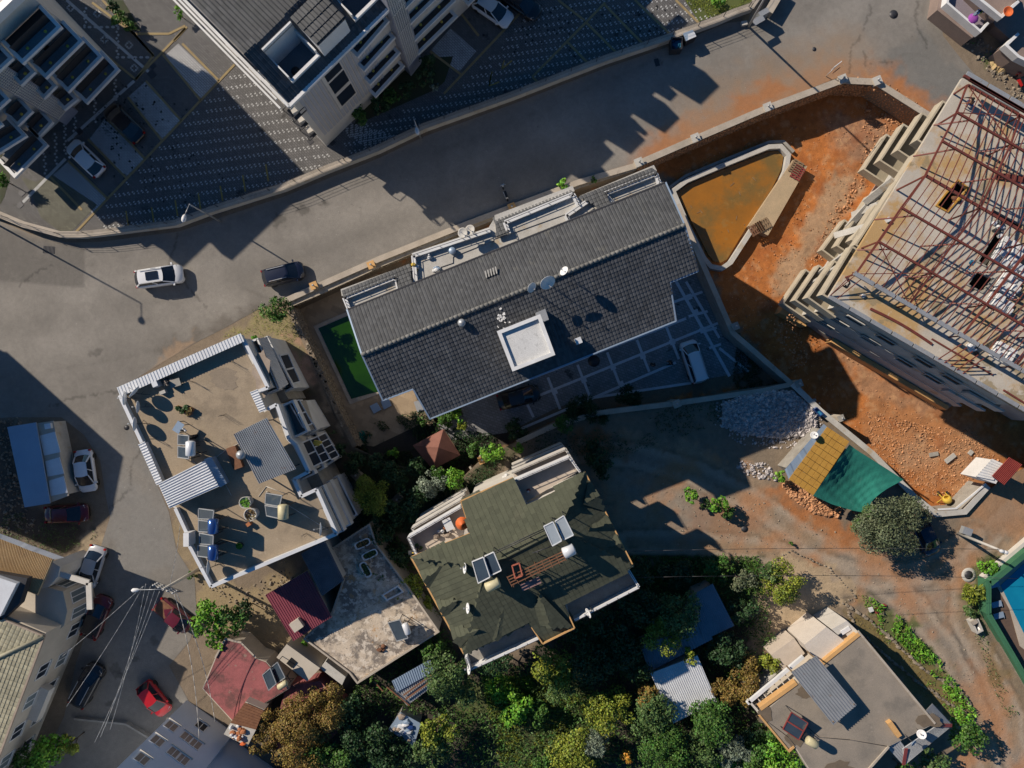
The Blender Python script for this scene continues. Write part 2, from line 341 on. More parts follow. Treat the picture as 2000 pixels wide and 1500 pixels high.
LANE = [(1120,850),(1220,850),(1330,870),(1450,915),(1560,990),(1640,1040),(1740,1085),(1830,1100),(1900,1010),(1960,960),(2150,860),(2150,940),(2010,1030),(1960,1075),(1900,1130),(1880,1180),(1905,1240),(1960,1310),(2010,1400),(2040,1600),(1870,1600),(1840,1420),(1790,1330),(1720,1230),(1660,1150),(1560,1105),(1440,1090),(1330,1085),(1240,1090),(1200,1010),(1160,930)]
def ground_col(x, y):
    nb = fbm(x, y, .02, 1); nm = fbm(x, y, .06, 2); nf = fbm(x, y, .2, 3); jx = x + (nm-.5)*70; jy = y + (fbm(x, y, .06, 9)-.5)*70
    c = np.tile(SOIL, (len(x), 1)) * (.75 + .5*nf)[:, None]
    def lay(poly, col, soft=14, amt=1., vary=.25):
        nonlocal c
        d = sdf(jx, jy, poly); t = smooth(-soft, soft, d)*amt; cc = np.tile(col, (len(x), 1))*(1 - vary + 2*vary*nf)[:, None]
        c = lerp(c, cc, t)
    # gardens, bottom centre
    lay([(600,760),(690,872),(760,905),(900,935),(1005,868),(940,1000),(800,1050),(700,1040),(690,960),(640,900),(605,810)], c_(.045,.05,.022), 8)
    lay([(590,690),(640,780),(690,880),(690,940),(650,900),(610,800)], c_(.09,.07,.05), 6)
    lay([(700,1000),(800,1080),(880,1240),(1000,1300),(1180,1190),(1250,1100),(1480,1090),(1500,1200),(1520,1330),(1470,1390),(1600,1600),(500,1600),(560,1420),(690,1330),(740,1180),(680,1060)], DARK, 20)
    lay([(960,1340),(1130,1300),(1190,1440),(1120,1560),(980,1560)], GRASSL*.8, 18, .8)
    lay([(880,1330),(980,1320),(1000,1400),(900,1410)], GRASSL, 14, .8)
    lay([(1190,1085),(1480,1085),(1500,1200),(1230,1180)], GRASS*.7, 14, .9)
    lay([(1780,1290),(1700,1180),(1660,1150),(1690,1160),(1800,1260),(1900,1400),(1880,1440)], GRASSL, 10, .6)
    # lane
    lay(LANE, c_(.30,.215,.14), 12)
    e = pdist(x, y, LANE); ins = pip(x, y, LANE); nn = fbm(x, y, .012, 21)
    c = lerp(c, np.tile(c_(.25,.215,.175), (len(x), 1))*(.8+.4*nf)[:, None], ins*smooth(10, 34, e)*smooth(.36, .66, nn+.1*(nf-.5))*.85)
    for tr in ([(1130,880),(1240,890),(1360,925),(1480,985),(1580,1055),(1680,1110),(1780,1180),(1850,1270),(1900,1370),(1940,1520)],[(2120,900),(1990,985),(1930,1050),(1880,1130),(1880,1210),(1930,1300),(1975,1400),(1990,1520)],[(1230,1060),(1350,1060),(1480,1075),(1590,1100),(1700,1130),(1800,1120),(1900,1050)]):
        dd = pdist(x + (nm-.5)*14, y + (nf-.5)*8, tr, False); c = lerp(c, np.tile(c_(.36,.29,.22), (len(x), 1))*(.85+.3*nf)[:, None], smooth(9, 3, np.abs(dd-17))*.8); c = lerp(c, c*.66, smooth(5, 1.5, np.abs(dd-28))*.8); c = lerp(c, c*.82, smooth(6, 2, dd)*.5)
    c = lerp(c, np.tile(REDL*.95, (len(x), 1))*(.8+.4*nf)[:, None], smooth(.44, .74, fbm(x, y, .017, 33))*smooth(-14, 6, sdf(jx, jy, LANE))*.75)
    lay([(1530,950),(1600,985),(1700,1040),(1640,1060),(1560,1010),(1490,965)], RED*.9, 14, .75)
    lay([(1540,1080),(1620,1110),(1670,1165),(1640,1190),(1560,1240),(1500,1300),(1450,1280),(1480,1180),(1500,1110)], SAND, 8, 1)
    lay([(1110,845),(1170,830),(1230,880),(1160,900)], RED*.55, 16, .7)
    lay([(1380,960),(1460,1000),(1480,1040),(1400,1060),(1330,1010)], c_(.26,.13,.07), 18, .5)
    lay([(1890,960),(2100,840),(2150,940),(1990,1040),(1900,1060)], c_(.30,.17,.09), 12, .7)
    # bottom right verges
    lay([(1905,1090),(1960,1080),(1930,1130),(1935,1200),(1905,1220),(1890,1160)], GRASSL*.8, 10, .85)
    lay([(1930,1260),(1965,1330),(1950,1360),(1925,1300)], GRASSL*.7, 10, .5)
    lay([(1680,1160),(1760,1210),(1830,1290),(1880,1360),(1900,1390),(1880,1410),(1820,1330),(1740,1250)], GRASSL, 7, .95)
    lay([(1660,1185),(1740,1240),(1860,1340),(1895,1395),(1880,1420),(1800,1370),(1720,1290),(1665,1230)], c_(.17,.13,.05), 6, .95)
    # left : dirt island, verge by the flat roof building
    lay([(330,1000),(365,1010),(420,1130),(470,1170),(400,1170),(350,1100)], c_(.26,.20,.12), 8, .9)
    lay([(500,600),(575,610),(610,700),(560,700),(500,650),(430,660)], DRY, 10, .9)
    lay([(545,655),(580,665),(610,735),(560,740)], c_(.38,.23,.16), 6, .8)
    lay([(-100,1000),(120,990),(190,1040),(150,1090),(-100,1030)], DARK*1.2, 15, .9)
    lay([(150,1060),(200,1030),(190,1080),(160,1100)], c_(.34,.27,.18), 8, .9)  # pale patch: a sunlit spot painted into the ground colour
    lay([(-50,815),(30,815),(60,1000),(-50,1000)], DARK*1.5, 8, .9)
    lay([(215,1420),(300,1420),(330,1500),(200,1560)], c_(.33,.27,.18), 12, .8)
    lay([(380,1120),(500,1150),(560,1100),(600,1140),(560,1260),(470,1260),(380,1200)], c_(.30,.23,.13), 12, .9)
    # top right verge
    lay([(1825,-50),(1880,40),(1980,150),(2150,280),(2150,170),(2000,60),(1900,-50)], c_(.30,.21,.12), 8, 1)
    lay([(1822,20),(1850,30),(1850,60),(1828,60)], GRASSL*1.1, 6, .9); lay([(1930,100),(1945,105),(1945,130),(1925,125)], GRASSL, 6, .9)
    lay([(1475,0),(1500,20),(1480,60),(1445,50)], DRY, 8, .8)
    lay([(1200,340),(1235,325),(1240,350)], GRASSL, 5, .7)
    return c
BIG = [(-6000,-5000),(8000,-5000),(8000,6500),(-6000,6500)]
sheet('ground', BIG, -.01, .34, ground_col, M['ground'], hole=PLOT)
# ---- asphalt ----
def road_col(x, y):
    nb = fbm(x, y, .012, 11); nm = fbm(x, y, .05, 12); nf = fbm(x, y, .22, 13)
    base = c_(.20,.184,.163); c = np.tile(base, (len(x), 1))*(.76+.48*nb)[:, None]*(.84+.32*nf)[:, None]*(.9+.2*nm)[:, None]
    jx = x + (nm-.5)*50; jy = y + (fbm(x, y, .05, 19)-.5)*50
    def lay(poly, col, soft=14, amt=1., hard=False):
        nonlocal c
        d = sdf(x, y, poly) if hard else sdf(jx, jy, poly); c = lerp(c, np.tile(np.array(col), (len(x), 1))*(.85+.3*nf)[:, None], smooth(-soft, soft, d)*amt)
    # worn lighter wheel tracks along the main road
    trk = [(0,640),(200,610),(420,560),(640,480),(860,400),(1100,300),(1350,190),(1560,120),(1700,60),(1720,-50)]
    d = pdist(x, y, trk, False); c = lerp(c, c*1.16, smooth(60, 10, np.abs(d-45)+15*nm))
    c = lerp(c, c*.84, smooth(14, 2, np.abs(d-96)+18*nm))
    lay([(-50,440),(165,470),(165,562),(-50,545)], (.135,.125,.112), 3, .8, True)          # resurfaced patch
    lay([(1740,100),(1800,60),(1850,110),(1950,200),(1900,215),(1830,200),(1750,190),(1735,140)], (.165,.160,.148), 5, .8)
    lay([(235,760),(345,700),(330,760),(300,790),(330,1000),(240,850)], (.17,.165,.155), 12, .7)
    lay([(300,690),(400,640),(500,598),(545,585),(520,620),(430,655),(345,700)], (.11,.095,.08), 10, .7)  # grime by the verge
    lay([(330,680),(390,650),(340,705),(300,715)], (.32,.22,.14), 6, .7)
    lay([(220,900),(330,1000),(345,1090),(260,1150),(210,1040)], (.21,.205,.195), 20, .6)
    # red soil washed on to the road by the building site
    red = [(1240,318),(1355,268),(1495,207),(1635,152),(1705,160),(1852,256)]
    d = pdist(x, y, red, False) + (nm-.5)*60
    amt = smooth(62, 6, d)*smooth(1200, 1300, x); c = lerp(c, np.tile(c_(.40,.155,.05), (len(x), 1))*(.75+.5*nf)[:, None], amt*.95)
    amt = smooth(130, 40, d)*smooth(1230, 1400, x)*smooth(1760, 1640, x); c = lerp(c, np.tile(c_(.30,.205,.13), (len(x), 1)), amt*.65)
    lay([(1425,190),(1500,160),(1560,175),(1500,205),(1430,235)], (.38,.15,.05), 12, .7)
    lay([(1690,140),(1790,200),(1830,250),(1720,180)], (.36,.22,.12), 9, .8)
    # edge dust
    d = pdist(x, y, LOT) + (nm-.5)*24; c = lerp(c, np.tile(c_(.30,.25,.19), (len(x), 1)), smooth(20, 2, d)*.6)
    # damp splashes and patches
    for (qx, qy, r) in ((592,412,14),(640,398,8),(632,396,5),(1284,120,9),(545,430,16),(275,1180,7),(263,1285,9),(270,1240,6),(230,1320,11),(243,1310,5),(300,1250,10),(215,1375,8),(225,1305,14),(185,690,12)):
        d = np.hypot(x-qx, (y-qy)*1.5) + (fbm(x, y, .12, 31)-.5)*30; c = lerp(c, c*.55, smooth(r+2, r-3, d)*.8)
    for pl in ([(95,795),(150,775),(230,765),(300,730),(345,700)],[(40,560),(65,535),(100,520)],[(1700,10),(1690,50),(1665,90),(1660,140)],[(345,452),(330,520),(400,600)],[(200,1000),(250,960),(262,900),(290,850)],[(1740,120),(1690,128),(1690,100)],[(1790,0),(1790,40),(1810,90)]):
        d = pdist(x + (nm-.5)*18, y + (nf-.5)*12, pl, False); c = lerp(c, c*.5, smooth(2.6, 1., d)*.75)
    for pl in ([(900,470),(700,540),(560,600)],[(470,560),(540,590),(560,610)]):
        d = pdist(x, y, pl, False); c = lerp(c, c*.8, smooth(5, 2, d)*.6)
    return c
sheet('road', ROAD, .006, .2, road_col, M['asphalt'])
# ---- sunken plot: site, pool court and garden ----
def plot_col(x, y):
    nb = fbm(x, y, .015, 41); nm = fbm(x, y, .05, 42); nf = fbm(x, y, .2, 43)
    c = np.tile(RED, (len(x), 1))*(.7+.6*nb)[:, None]*(.8+.4*nf)[:, None]
    jx = x + (nm-.5)*60; jy = y + (fbm(x, y, .05, 49)-.5)*60
    def lay(poly, col, soft=14, amt=1.):
        nonlocal c
        c = lerp(c, np.tile(np.array(col), (len(x), 1))*(.8+.4*nf)[:, None], smooth(-soft, soft, sdf(jx, jy, poly))*amt)
    lay([(1610,230),(1740,230),(1740,330),(1650,320)], (.28,.19,.13), 25, .7)
    lay([(1640,330),(1690,350),(1560,560),(1530,590),(1500,560)], (.38,.27,.17), 10, .8)
    lay([(1600,560),(1680,700),(1800,760),(1880,830),(1700,780),(1600,650)], (.36,.22,.13), 16, .7)
    lay([(1700,780),(1900,830),(1960,900),(1880,980),(1780,930),(1690,860)], (.40,.20,.09), 20, .6)
    lay([(1740,880),(1800,850),(1850,900),(1790,920)], (.40,.27,.17), 14, .5)
    lay([(1840,860),(1900,840),(1930,900),(1870,930)], (.38,.24,.14), 14, .5)
    k = smooth(.60, .70, fbm(x, y, .11, 55)); c = lerp(c, np.tile(c_(.52,.30,.15), (len(x), 1)), k*.5); k = smooth(.56, .64, fbm(x + .5*y, y, .16, 58)); c = lerp(c, c*.68, k*.6)
    k = smooth(.60, .75, fbm(x, y, .03, 57)); c = lerp(c, np.tile(c_(.27,.075,.018), (len(x), 1)), k*.5)
    lay([(560,592),(735,517),(1240,325),(1315,345),(1430,650),(1545,747),(1310,788),(1085,828),(900,935),(690,872)], (.19,.145,.10), 8, 1)
    lay([(690,872),(720,830),(820,800),(960,800),(1040,850),(945,892),(900,935),(760,915)], DARK*.9, 8, 1)
    lay([(950,890),(1010,862),(1080,850),(1020,930),(950,930)], (.26,.15,.07), 8, 1)
    return c
def plot_z(x, y):
    return (fbm(x, y, .03, 61)-.5)*.35*smooth(10, 60, sdf(x, y, [(1400,320),(1560,240),(1700,200),(1780,260),(1640,560),(1850,780),(1960,900),(1850,960),(1700,840),(1560,740),(1440,640)]))
sheet('excavated_ground', [(x + (8 if x < 1000 else -6)*0, y) for x, y in [(550,590),(735,510),(1240,318),(1355,268),(1495,207),(1635,150),(1712,157),(1860,250),(2190,420),(2190,850),(1960,945),(1885,1005),(1820,1010),(1780,975),(1700,890),(1600,808),(1545,757),(1310,796),(1170,813),(1085,836),(1010,870),(945,900),(900,945),(755,915),(682,876),(610,725)]], ZL-.02, .26, plot_col, M['ground'], zfn=plot_z)
# ---- paved lot beyond the long white wall ----
def brick_mat(name, c1, c2, mort, scale, ang=0.0, off=.5, w=.2, h=.1, stain_amt=.8, ms=.012):
    m = mat(name, c1, c2, .8, rough=.85, fine=.08, stain=[(.55,.62,.05,(.035,.032,.03),stain_amt),(.12,.5,.14,tuple(c*.72 for c in c1),.6),(2.2,.68,.03,(.03,.028,.026),stain_amt*.9)])
    n = m.node_tree.nodes; l = m.node_tree.links; b = n['Principled BSDF']; src = b.inputs['Base Color'].links[0].from_socket
    g = n.new('ShaderNodeNewGeometry'); mp = n.new('ShaderNodeMapping'); mp.inputs['Rotation'].default_value = (0, 0, ang); l.new(g.outputs['Position'], mp.inputs[0])
    br = n.new('ShaderNodeTexBrick'); br.inputs['Scale'].default_value = scale; br.inputs['Brick Width'].default_value = w; br.inputs['Row Height'].default_value = h
    br.inputs['Mortar Size'].default_value = ms; br.offset = off; l.new(mp.outputs[0], br.inputs[0])
    br.inputs['Color1'].default_value = (1,1,1,1); br.inputs['Color2'].default_value = (.72,.72,.72,1); br.inputs['Mortar'].default_value = (mort,)*3 + (1,)
    mx = n.new('ShaderNodeMix'); mx.data_type = 'RGBA'; mx.blend_type = 'MULTIPLY'; mx.inputs[0].default_value = 1
    l.new(src, mx.inputs[6]); l.new(br.outputs[0], mx.inputs[7]); l.new(mx.outputs[2], b.inputs['Base Color'])
    return m
M['pav_d'] = brick_mat('dark_block_paving', (.17,.163,.158), (.135,.13,.128), .55, 1, R(44), w=.32, h=.2, ms=.025)
M['pav_l'] = brick_mat('pale_block_paving', (.58,.58,.58), (.48,.48,.48), .35, 1, R(44), w=.36, h=.2, ms=.03)
M['pav_m'] = brick_mat('court_paving', (.33,.33,.335), (.26,.26,.265), .6, 1, R(20), w=.4, h=.25, ms=.03)
M['pav_g'] = brick_mat('green_grey_paving', (.17,.165,.125), (.14,.135,.10), .6, 1, R(44), w=.32, h=.2, ms=.025)
M['travertine'] = brick_mat('travertine_slabs', (.43,.325,.215), (.35,.26,.17), .75, 1, R(22), w=1.2, h=.6, stain_amt=.0, ms=.015)
M['pav_y'] = mat('ochre_paving_strip', (.33,.25,.12), (.27,.20,.10), 1.5, fine=.12)
M['pav_w'] = mat('white_paver', (.50,.50,.49), (.40,.40,.39), 1.5)
def flat(name, poly, z, m, parent=None, **kw):
    kw.setdefault('kind', 'structure')
    return MB().slab([P(x, y, z) for x, y in poly], .03).build(name, m, parent, **kw)
lot = flat('paved_lot', LOT, .008, M['pav_d'])
flat('paved_forecourt', [(40,345),(60,375),(80,425),(130,462),(190,400),(100,340),(70,355)], .02, M['pav_g'])
# parking bays: pale and dark, with ochre strips
u1 = Vector((-.694, .72)); bay0 = (430,150)
bays = [((322,108),(348,85),(426,160),(392,195)), ((250,190),(283,160),(352,235),(318,272)), ((172,275),(205,232),(281,310),(246,345)), ((103,342),(133,316),(208,388),(182,418)),
        ((842,98),(880,55),(930,100),(897,140))]
for q in bays: flat('parking_bay', [q[0], q[1], q[2], q[3]], .014, M['pav_l'])
mb = MB()
def strip(a, b, w=.22, z=.016): mb.beam(P(*a, z+.012), P(*b, z+.012), w, .03)
for a, b in (((458,126),(140,462)),((356,85),(428,158)),((318,106),(392,196)),((285,158),(354,236)),((250,190),(316,274)),((208,230),(283,310)),((172,272),(246,347)),((133,314),(210,388)),((98,345),(160,410)),
             ((100,20),(265,155)),((200,0),(300,108)),((265,155),(362,55)),((365,52),(340,80)),((300,108),(265,155)),((180,5),(262,66)),((262,66),(300,110)),((262,66),(330,66)),((330,66),(362,50)),
             ((870,0),(1010,-60)),((872,-10),(935,70)),((840,100),(900,145)),((867,183),(1040,0)),((1090,0),(1142,40)),((1182,5),(1040,150)),((1040,150),(1055,166)),((1108,82),(1155,130)),((1145,44),(1207,106)),((1180,8),(1258,88)),((1240,0),(1310,68)),((1320,0),(1365,45))):
    strip(a, b)
mb.build('ochre_paving_strip', M['pav_y'], lot)
# double footway lines, motifs and rows of small white pavers: too small to pick apart singly
mb = MB(); rp = random.Random(3)
def dots(poly, a, b, row, dirv, n1, n2, size=.15, off=0, skip=()):
    """rows along dirv (px) starting at a stepping by row"""
    for i in range(n1):
        for j in range(n2):
            x = a[0] + row[0]*i + dirv[0]*j; y = a[1] + row[1]*i + dirv[1]*j
            if not PIP(x, y, poly): continue
            if rp.random() < .03: continue
            for dx, dy in ((0, 0), (2.6, 3.4)):
                dx += rp.uniform(-.5, .5); dy += rp.uniform(-.5, .5)
                mb.box(P(x+dx, y+dy, .0095), size*1.15*rp.uniform(.8, 1.1), size*.8, .012, R(45))
def PIP(x, y, poly):
    ins = False; n = len(poly)
    for i in range(n):
        x1, y1 = poly[i]; x2, y2 = poly[(i+1) % n]
        if (y1 > y) != (y2 > y) and x < (x2-x1)*(y-y1)/(y2-y1)+x1: ins = not ins
    return ins
dots([(462,130),(655,316),(560,365),(350,436),(205,456),(186,418)], (100,100), 0, (2.3,19.5), (8.9,-1.25), 34, 70)
dots([(655,300),(700,232),(820,210),(905,165),(1045,5),(1325,-10),(1400,30),(1180,118),(830,250),(700,300)], (640,-60), 0, (1.5,15.5), (9.2,-1.4), 28, 90)
dots([(640,262),(700,232),(905,165),(985,160),(840,243),(700,292),(660,312)], (640,228), 0, (9,7), (9.2,2.6), 12, 60)
for k in range(9):       # zigzag footway lines near the left block
    a = (88+k*22, 385-k*22)
for (x0, y0, x1, y1, n) in ((165,50,165,16,6),(165,53,228,53,12),(228,50,228,112,11),(230,112,295,112,12),(30,340,24,372,0),(146,230,142,275,8),(184,195,184,238,8),(107,262,108,320,10),(125,245,126,300,10),(223,150,224,195,8),(85,300,88,345,8)):
    for k in range(n): t = k/max(1, n-1); mb.box(P(x0+(x1-x0)*t + (k % 2)*3, y0+(y1-y0)*t, .0095), .2, .2, .012, R(45))
for (x, y) in ((138,15),(190,27),(204,77),(252,88),(262,133)):
    for a in range(4):
        for s in (-1, 0, 1):
            an = R(45+90*a); dx = math.cos(an)*5 - math.sin(an)*s*4; dy = math.sin(an)*5 + math.cos(an)*s*4; mb.box(P(x+dx, y+dy, .0095), .17, .17, .012)
for (a, b) in (((130,0),(290,140)),((132,275),(262,158)),((45,395),(128,310))):
    n = int(math.hypot(a[0]-b[0], a[1]-b[1])/4)
    mb.beam(P(*a, .018), P(*b, .018), .28, .016)
mb.build('white_paver', M['pav_w'], lot, kind='stuff')
M['lineY'] = mat('yellow_road_paint', (.42,.28,.05), (.34,.23,.06), 3)
mb = MB()
for (x, y) in ((249,437),(299,431),(345,416),(390,403),(433,386),(477,368),(522,348)):
    mb.beam(P(x-3, y-22-(y%7), .022), P(x+2, y+6, .022), .14, .012)
for a, b in (((961,140),(955,168)),((955,168),(975,160)),((955,168),(960,142)),((985,118),(980,135)),((980,135),(1000,118))): mb.beam(P(*a, .022), P(*b, .022), .12, .012)
mb.build('parking_line', M['lineY'], lot)
# garden strip with soil by the second block, walls, drains
flat('planting_bed', [(690,245),(740,160),(850,112),(885,110),(868,160),(850,175),(760,215)], .02, mat('bed_soil', (.05,.045,.025), (.03,.05,.015), 1))
flat('planting_bed', [(205,0),(258,60),(276,60),(240,0)], .02, bpy.data.materials['bed_soil'])
flat('planting_bed', [(0,290),(20,345),(8,385),(0,400)], .02, bpy.data.materials['bed_soil'])
flat('planting_bed', [(1325,-20),(1365,42),(1478,5),(1480,-40)], .02, mat('lawn_green', (.10,.12,.03), (.07,.09,.02), 1))
for (x, y, s) in ((298,128,.6),(297,145,.7),(156,257,.55),(43,377,.5),(40,400,.5),(606,276,.55),(649,278,.55)):
    tag(MB().box(P(x, y, .01), s, s, .03, R(40)).build('drain_cover', M['metal_dk'], lot))
# long white wall with coping and fence
wl = [(-60,398),(0,418),(60,443),(130,462),(170,462),(200,459),(350,440),(420,414),(560,370),(640,336),(740,297),(830,254),(1000,193),(1180,123),(1310,79),(1400,46),(1430,33),(1462,22),(1478,0),(1500,-60)]
w0 = [P(*p, 0) for p in wl]
T = thing('boundary_wall', 'long low rendered wall with pale coping and wire fence beside the main road', 'wall', P(700, 315))
path_wall(w0, .42, -.05, .98).build('wall', M['conc_l'], T)
path_wall(w0, .60, .98, 1.06).build('coping', M['kerb'], T)
acc = 0
for i in range(len(w0)-1):
    a, b = w0[i], w0[i+1]; L = (b-a).length; t = (2.2 - acc)
    while t < L:
        q = a + (b-a)*(t/L); MB().beam(q + Vector((0, 0, 1.0)), q + Vector((0, 0, 2.0)), .05).build('fence_post', M['metal_dk'], T); t += 2.6
    acc = (acc + L) % 2.6
mb = MB()
for zz in (1.25, 1.5, 1.75, 1.98):
    for i in range(len(w0)-1): mb.beam(w0[i] + Vector((0, 0, zz)), w0[i+1] + Vector((0, 0, zz)), .018)
mb.build('fence_rail', M['metal_dk'], T)
# ---- sidewalk and wall on the north side of the grey-roofed block ----
flat('pavement', [(560,584),(620,560),(740,504),(905,438),(1060,380),(1130,356),(1240,322),(1243,332),(1130,368),(1062,392),(908,452),(742,522),(624,576),(566,600)], .12, mat('speckled_pavement', (.46,.40,.31), (.36,.31,.24), 1.2, stain=[(3.5,.55,.04,(.26,.22,.18),.8)], fine=.15))
M['stonewall'] = mat('wall_mortar', (.26,.20,.14), (.20,.155,.11), 1.5, bump=.5)
def stones_face(parent, a, b, z0, z1, nrm, size=.28, dens=1.0, mt='stone', seed=1):
    """field stones set proud on a wall face from a to b (world xy)"""
    r = random.Random(seed); a = Vector((a[0], a[1], 0)); b = Vector((b[0], b[1], 0)); L = (b-a).length; d = (b-a).normalized(); n = Vector((nrm[0], nrm[1], 0)).normalized()
    mb = MB(); z = z0 + size*.5
    while z < z1 - size*.3:
        s = r.uniform(0, size)
        while s < L:
            w = size*r.uniform(.7, 1.3); h = size*r.uniform(.6, .9); c = a + d*s + n*.03 + Vector((0, 0, z + r.uniform(-.04, .04)))
            vs = []
            for k in range(6):
                an = k*math.pi/3 + r.uniform(-.3, .3); vs.append(c + d*math.cos(an)*w/2*r.uniform(.8, 1) + Vector((0, 0, math.sin(an)*h/2)))
            top = [v + n*.06 + (c-v)*.25 for v in vs]
            mb.add(vs + top, [tuple(range(6, 12))] + [(i, (i+1) % 6, 6+(i+1) % 6, 6+i) for i in range(6)]); s += w*1.02
        z += size*.78
    return mb.build('stone', M[mt], parent, kind='stuff')
wn = [P(*p) for p in [(560,588),(622,560),(740,508),(905,442),(990,410),(1060,384),(1130,358),(1240,326)]]
T = thing('retaining_wall', 'stone faced retaining wall with pale coping between the pavement and the pool court', 'wall', P(620, 575))
path_wall(wn, .45, ZL-.3, .35).build('wall', M['stonewall'], T); path_wall(wn, .55, .35, .42).build('coping', M['kerb'], T)
for i in range(3): stones_face(T, wn[i] + Vector((.06, -.25, 0)), wn[i+1] + Vector((.06, -.25, 0)), ZL, .3, (.35,-1), seed=i)
wp = [P(*p) for p in [(566,600),(590,655),(625,725),(655,795),(694,872)]]
T = thing('retaining_wall', 'brown field stone wall along the left side of the green pool court', 'wall', P(625, 725))
path_wall(wp, .5, ZL-.3, .1).build('wall', M['stonewall'], T)
for i in range(4): stones_face(T, wp[i] + Vector((.27, 0, 0)), wp[i+1] + Vector((.27, 0, 0)), ZL, .05, (1,.45), size=.3, seed=10+i)
mbs = MB(); rr = random.Random(4)
for i in range(4):
    for k in range(26):
        t = rr.random(); q = wp[i]*(1-t) + wp[i+1]*t + Vector((rr.uniform(-.2, .2), rr.uniform(-.1, .1), .1)); mbs.box(q, rr.uniform(.15, .32), rr.uniform(.12, .25), .07, rr.uniform(0, 3))
mbs.build('cap_stone', M['stone'], T, kind='stuff')
def post_lamp(x, y, z0, z1, label, m='orange', s=.72, rz=R(22), lampc='metal'):
    T = thing('wall_pillar', label, 'pillar', P(x, y, z0), rz)
    MB().box(T.location, s*.8, s*.8, z1-z0, rz).build('shaft', M['cream'], T); MB().box(Vector(T.location) + Vector((0, 0, z1-z0)), s, s, .1, rz).build('cap', M[m], T)
    MB().lathe(Vector(T.location) + Vector((0, 0, z1-z0+.1)), [(.05,0),(.05,.2),(.11,.22),(.11,.3),(0,.33)], 8).build('lamp', M[lampc], T); return T
for i, (x, y) in enumerate(((617,560),(728,520),(1000,408),)):
    post_lamp(x, y, 0, .75, ['square ochre capped pillar on the roadside wall behind the black parked car', 'square ochre capped pillar on the roadside wall left of the tiled roof corner', 'ochre capped pillar on the roadside wall below the motor scooter'][i])
post_lamp(944,892,ZL,.4,'ochre capped pillar beside the red gazebo garden gate', s=.75)
post_lamp(1308,787,ZL,.55,'ochre capped pillar midway along the wall south of the parking court', m='kerb', s=.75)
post_lamp(1418,642,ZL,.5,'grey capped pillar at the corner of the parking court and the red site', m='conc', s=.7)
post_lamp(1537,749,ZL,.5,'grey capped pillar at the sharp east tip of the parking court wall', m='conc', s=.7)
post_lamp(1616,814,ZL,.5,'grey capped pillar on the site wall above the green shade cloth', m='conc', s=.6)
post_lamp(701,925,0,1.2,'low square brown pillar in the dark garden left of the olive tree', m='stonewall', s=.8, rz=R(45))
post_lamp(780,971,0,1.2,'low square brown pillar in the dark garden above the balcony flowers', m='stonewall', s=.8, rz=R(45))
for i, (x, y) in enumerate(((1355,274),(1495,214),(1640,160),(1707,163))):
    post_lamp(x, y, 0, .65, ['first pale concrete pillar on the red site wall from the tiled building', 'second pale concrete pillar on the red site wall from the tiled building', 'pale concrete pillar at the bend of the site wall nearest the walking person', 'pale concrete pillar at the second bend of the site wall'][i], m='conc_l', s=.8)
post_lamp(1245,322,0,.8,'pale concrete pillar where the site wall meets the tiled building', m='conc_l', s=.8)
# site wall
ws = [P(*p) for p in [(1245,322),(1355,274),(1495,214),(1640,160),(1707,163),(1800,222),(1850,252)]]
T = thing('retaining_wall', 'concrete retaining wall with wide pale coping along the road above the red building site', 'wall', P(1495, 214))
path_wall(ws, .45, ZL-.3, .3).build('wall', M['stonewall'], T); path_wall(ws, .62, .3, .4).build('coping', M['kerb'], T)
for i in range(1, 6): stones_face(T, ws[i-1] + Vector((.08, -.26, 0)), ws[i] + Vector((.08, -.26, 0)), ZL, .25, (.35,-1), size=.3, seed=30+i, mt='stone_r')
# parking court walls
wq = [P(*p) for p in [(1322,400),(1345,455),(1430,650),(1545,750),(1490,763),(1310,789),(1172,806),(1085,830),(1010,864)]]
T = thing('court_wall', 'grey coped wall round the parking court of the long tiled building', 'wall', P(1430, 650))
path_wall(wq, .35, ZL-.3, .15).build('wall', M['conc'], T); path_wall(wq, .5, .15, .22).build('coping', M['kerb'], T)
wz = [P(*p) for p in [(1545,750),(1600,803),(1700,885),(1785,972),(1825,1003),(1880,998),(1925,948)]]
T = thing('site_wall', 'pale concrete wall along the lower edge of the red site beside the shade cloth', 'wall', P(1700, 885))
path_wall(wz, .4, ZL-.3, .35).build('wall', M['conc'], T); path_wall(wz, .55, .35, .42).build('coping', M['conc_l'], T)
# courts
flat('pool_court', [(573,610),(735,535),(800,540),(860,700),(905,810),(870,825),(818,830),(730,872),(700,868),(640,740)], ZL+.02, M['travertine'])
pk = flat('parking_court', [(830,800),(905,770),(1300,560),(1330,430),(1350,470),(1425,655),(1470,715),(1450,728),(1320,750),(1180,772),(1090,795),(990,845),(880,860)], ZL+.02, M['pav_m'])
M['pline'] = mat('pale_paver_band', (.68,.69,.72), (.58,.59,.62), 2)
mb = MB()
_pz = [0]
def pst(a, b, w=.26): _pz[0] += 1; z_ = ZL+.045+.0012*_pz[0]; mb.beam(P(*a, z_), P(*b, z_), w, .03)
for a, b in (((950,800),(1340,622)),((1000,836),(1500,590)),((960,850),(1380,668)),((1130,706),(1345,618)),((1160,800),(1310,730)),((1310,588),(1390,555)),((1320,620),(1362,608))): pass
pst((905,790),(1340,622)); pst((985,800),(1405,630)); pst((1000,845),(1320,708)); pst((1318,545),(1425,735),.3); pst((1310,592),(1372,570)); pst((1345,618),(1382,608)); pst((1372,648),(1400,640)); pst((1385,680),(1408,672)); pst((1405,680),(1462,726)); pst((1150,778),(1350,748)); pst((1340,550),(1405,660))
for i, x in enumerate(range(1070, 1320, 58)):
    y = 737 - (x-1070)*.42; pst((x, y), (x+24, y+62))
pst((1030,790),(1042,815))
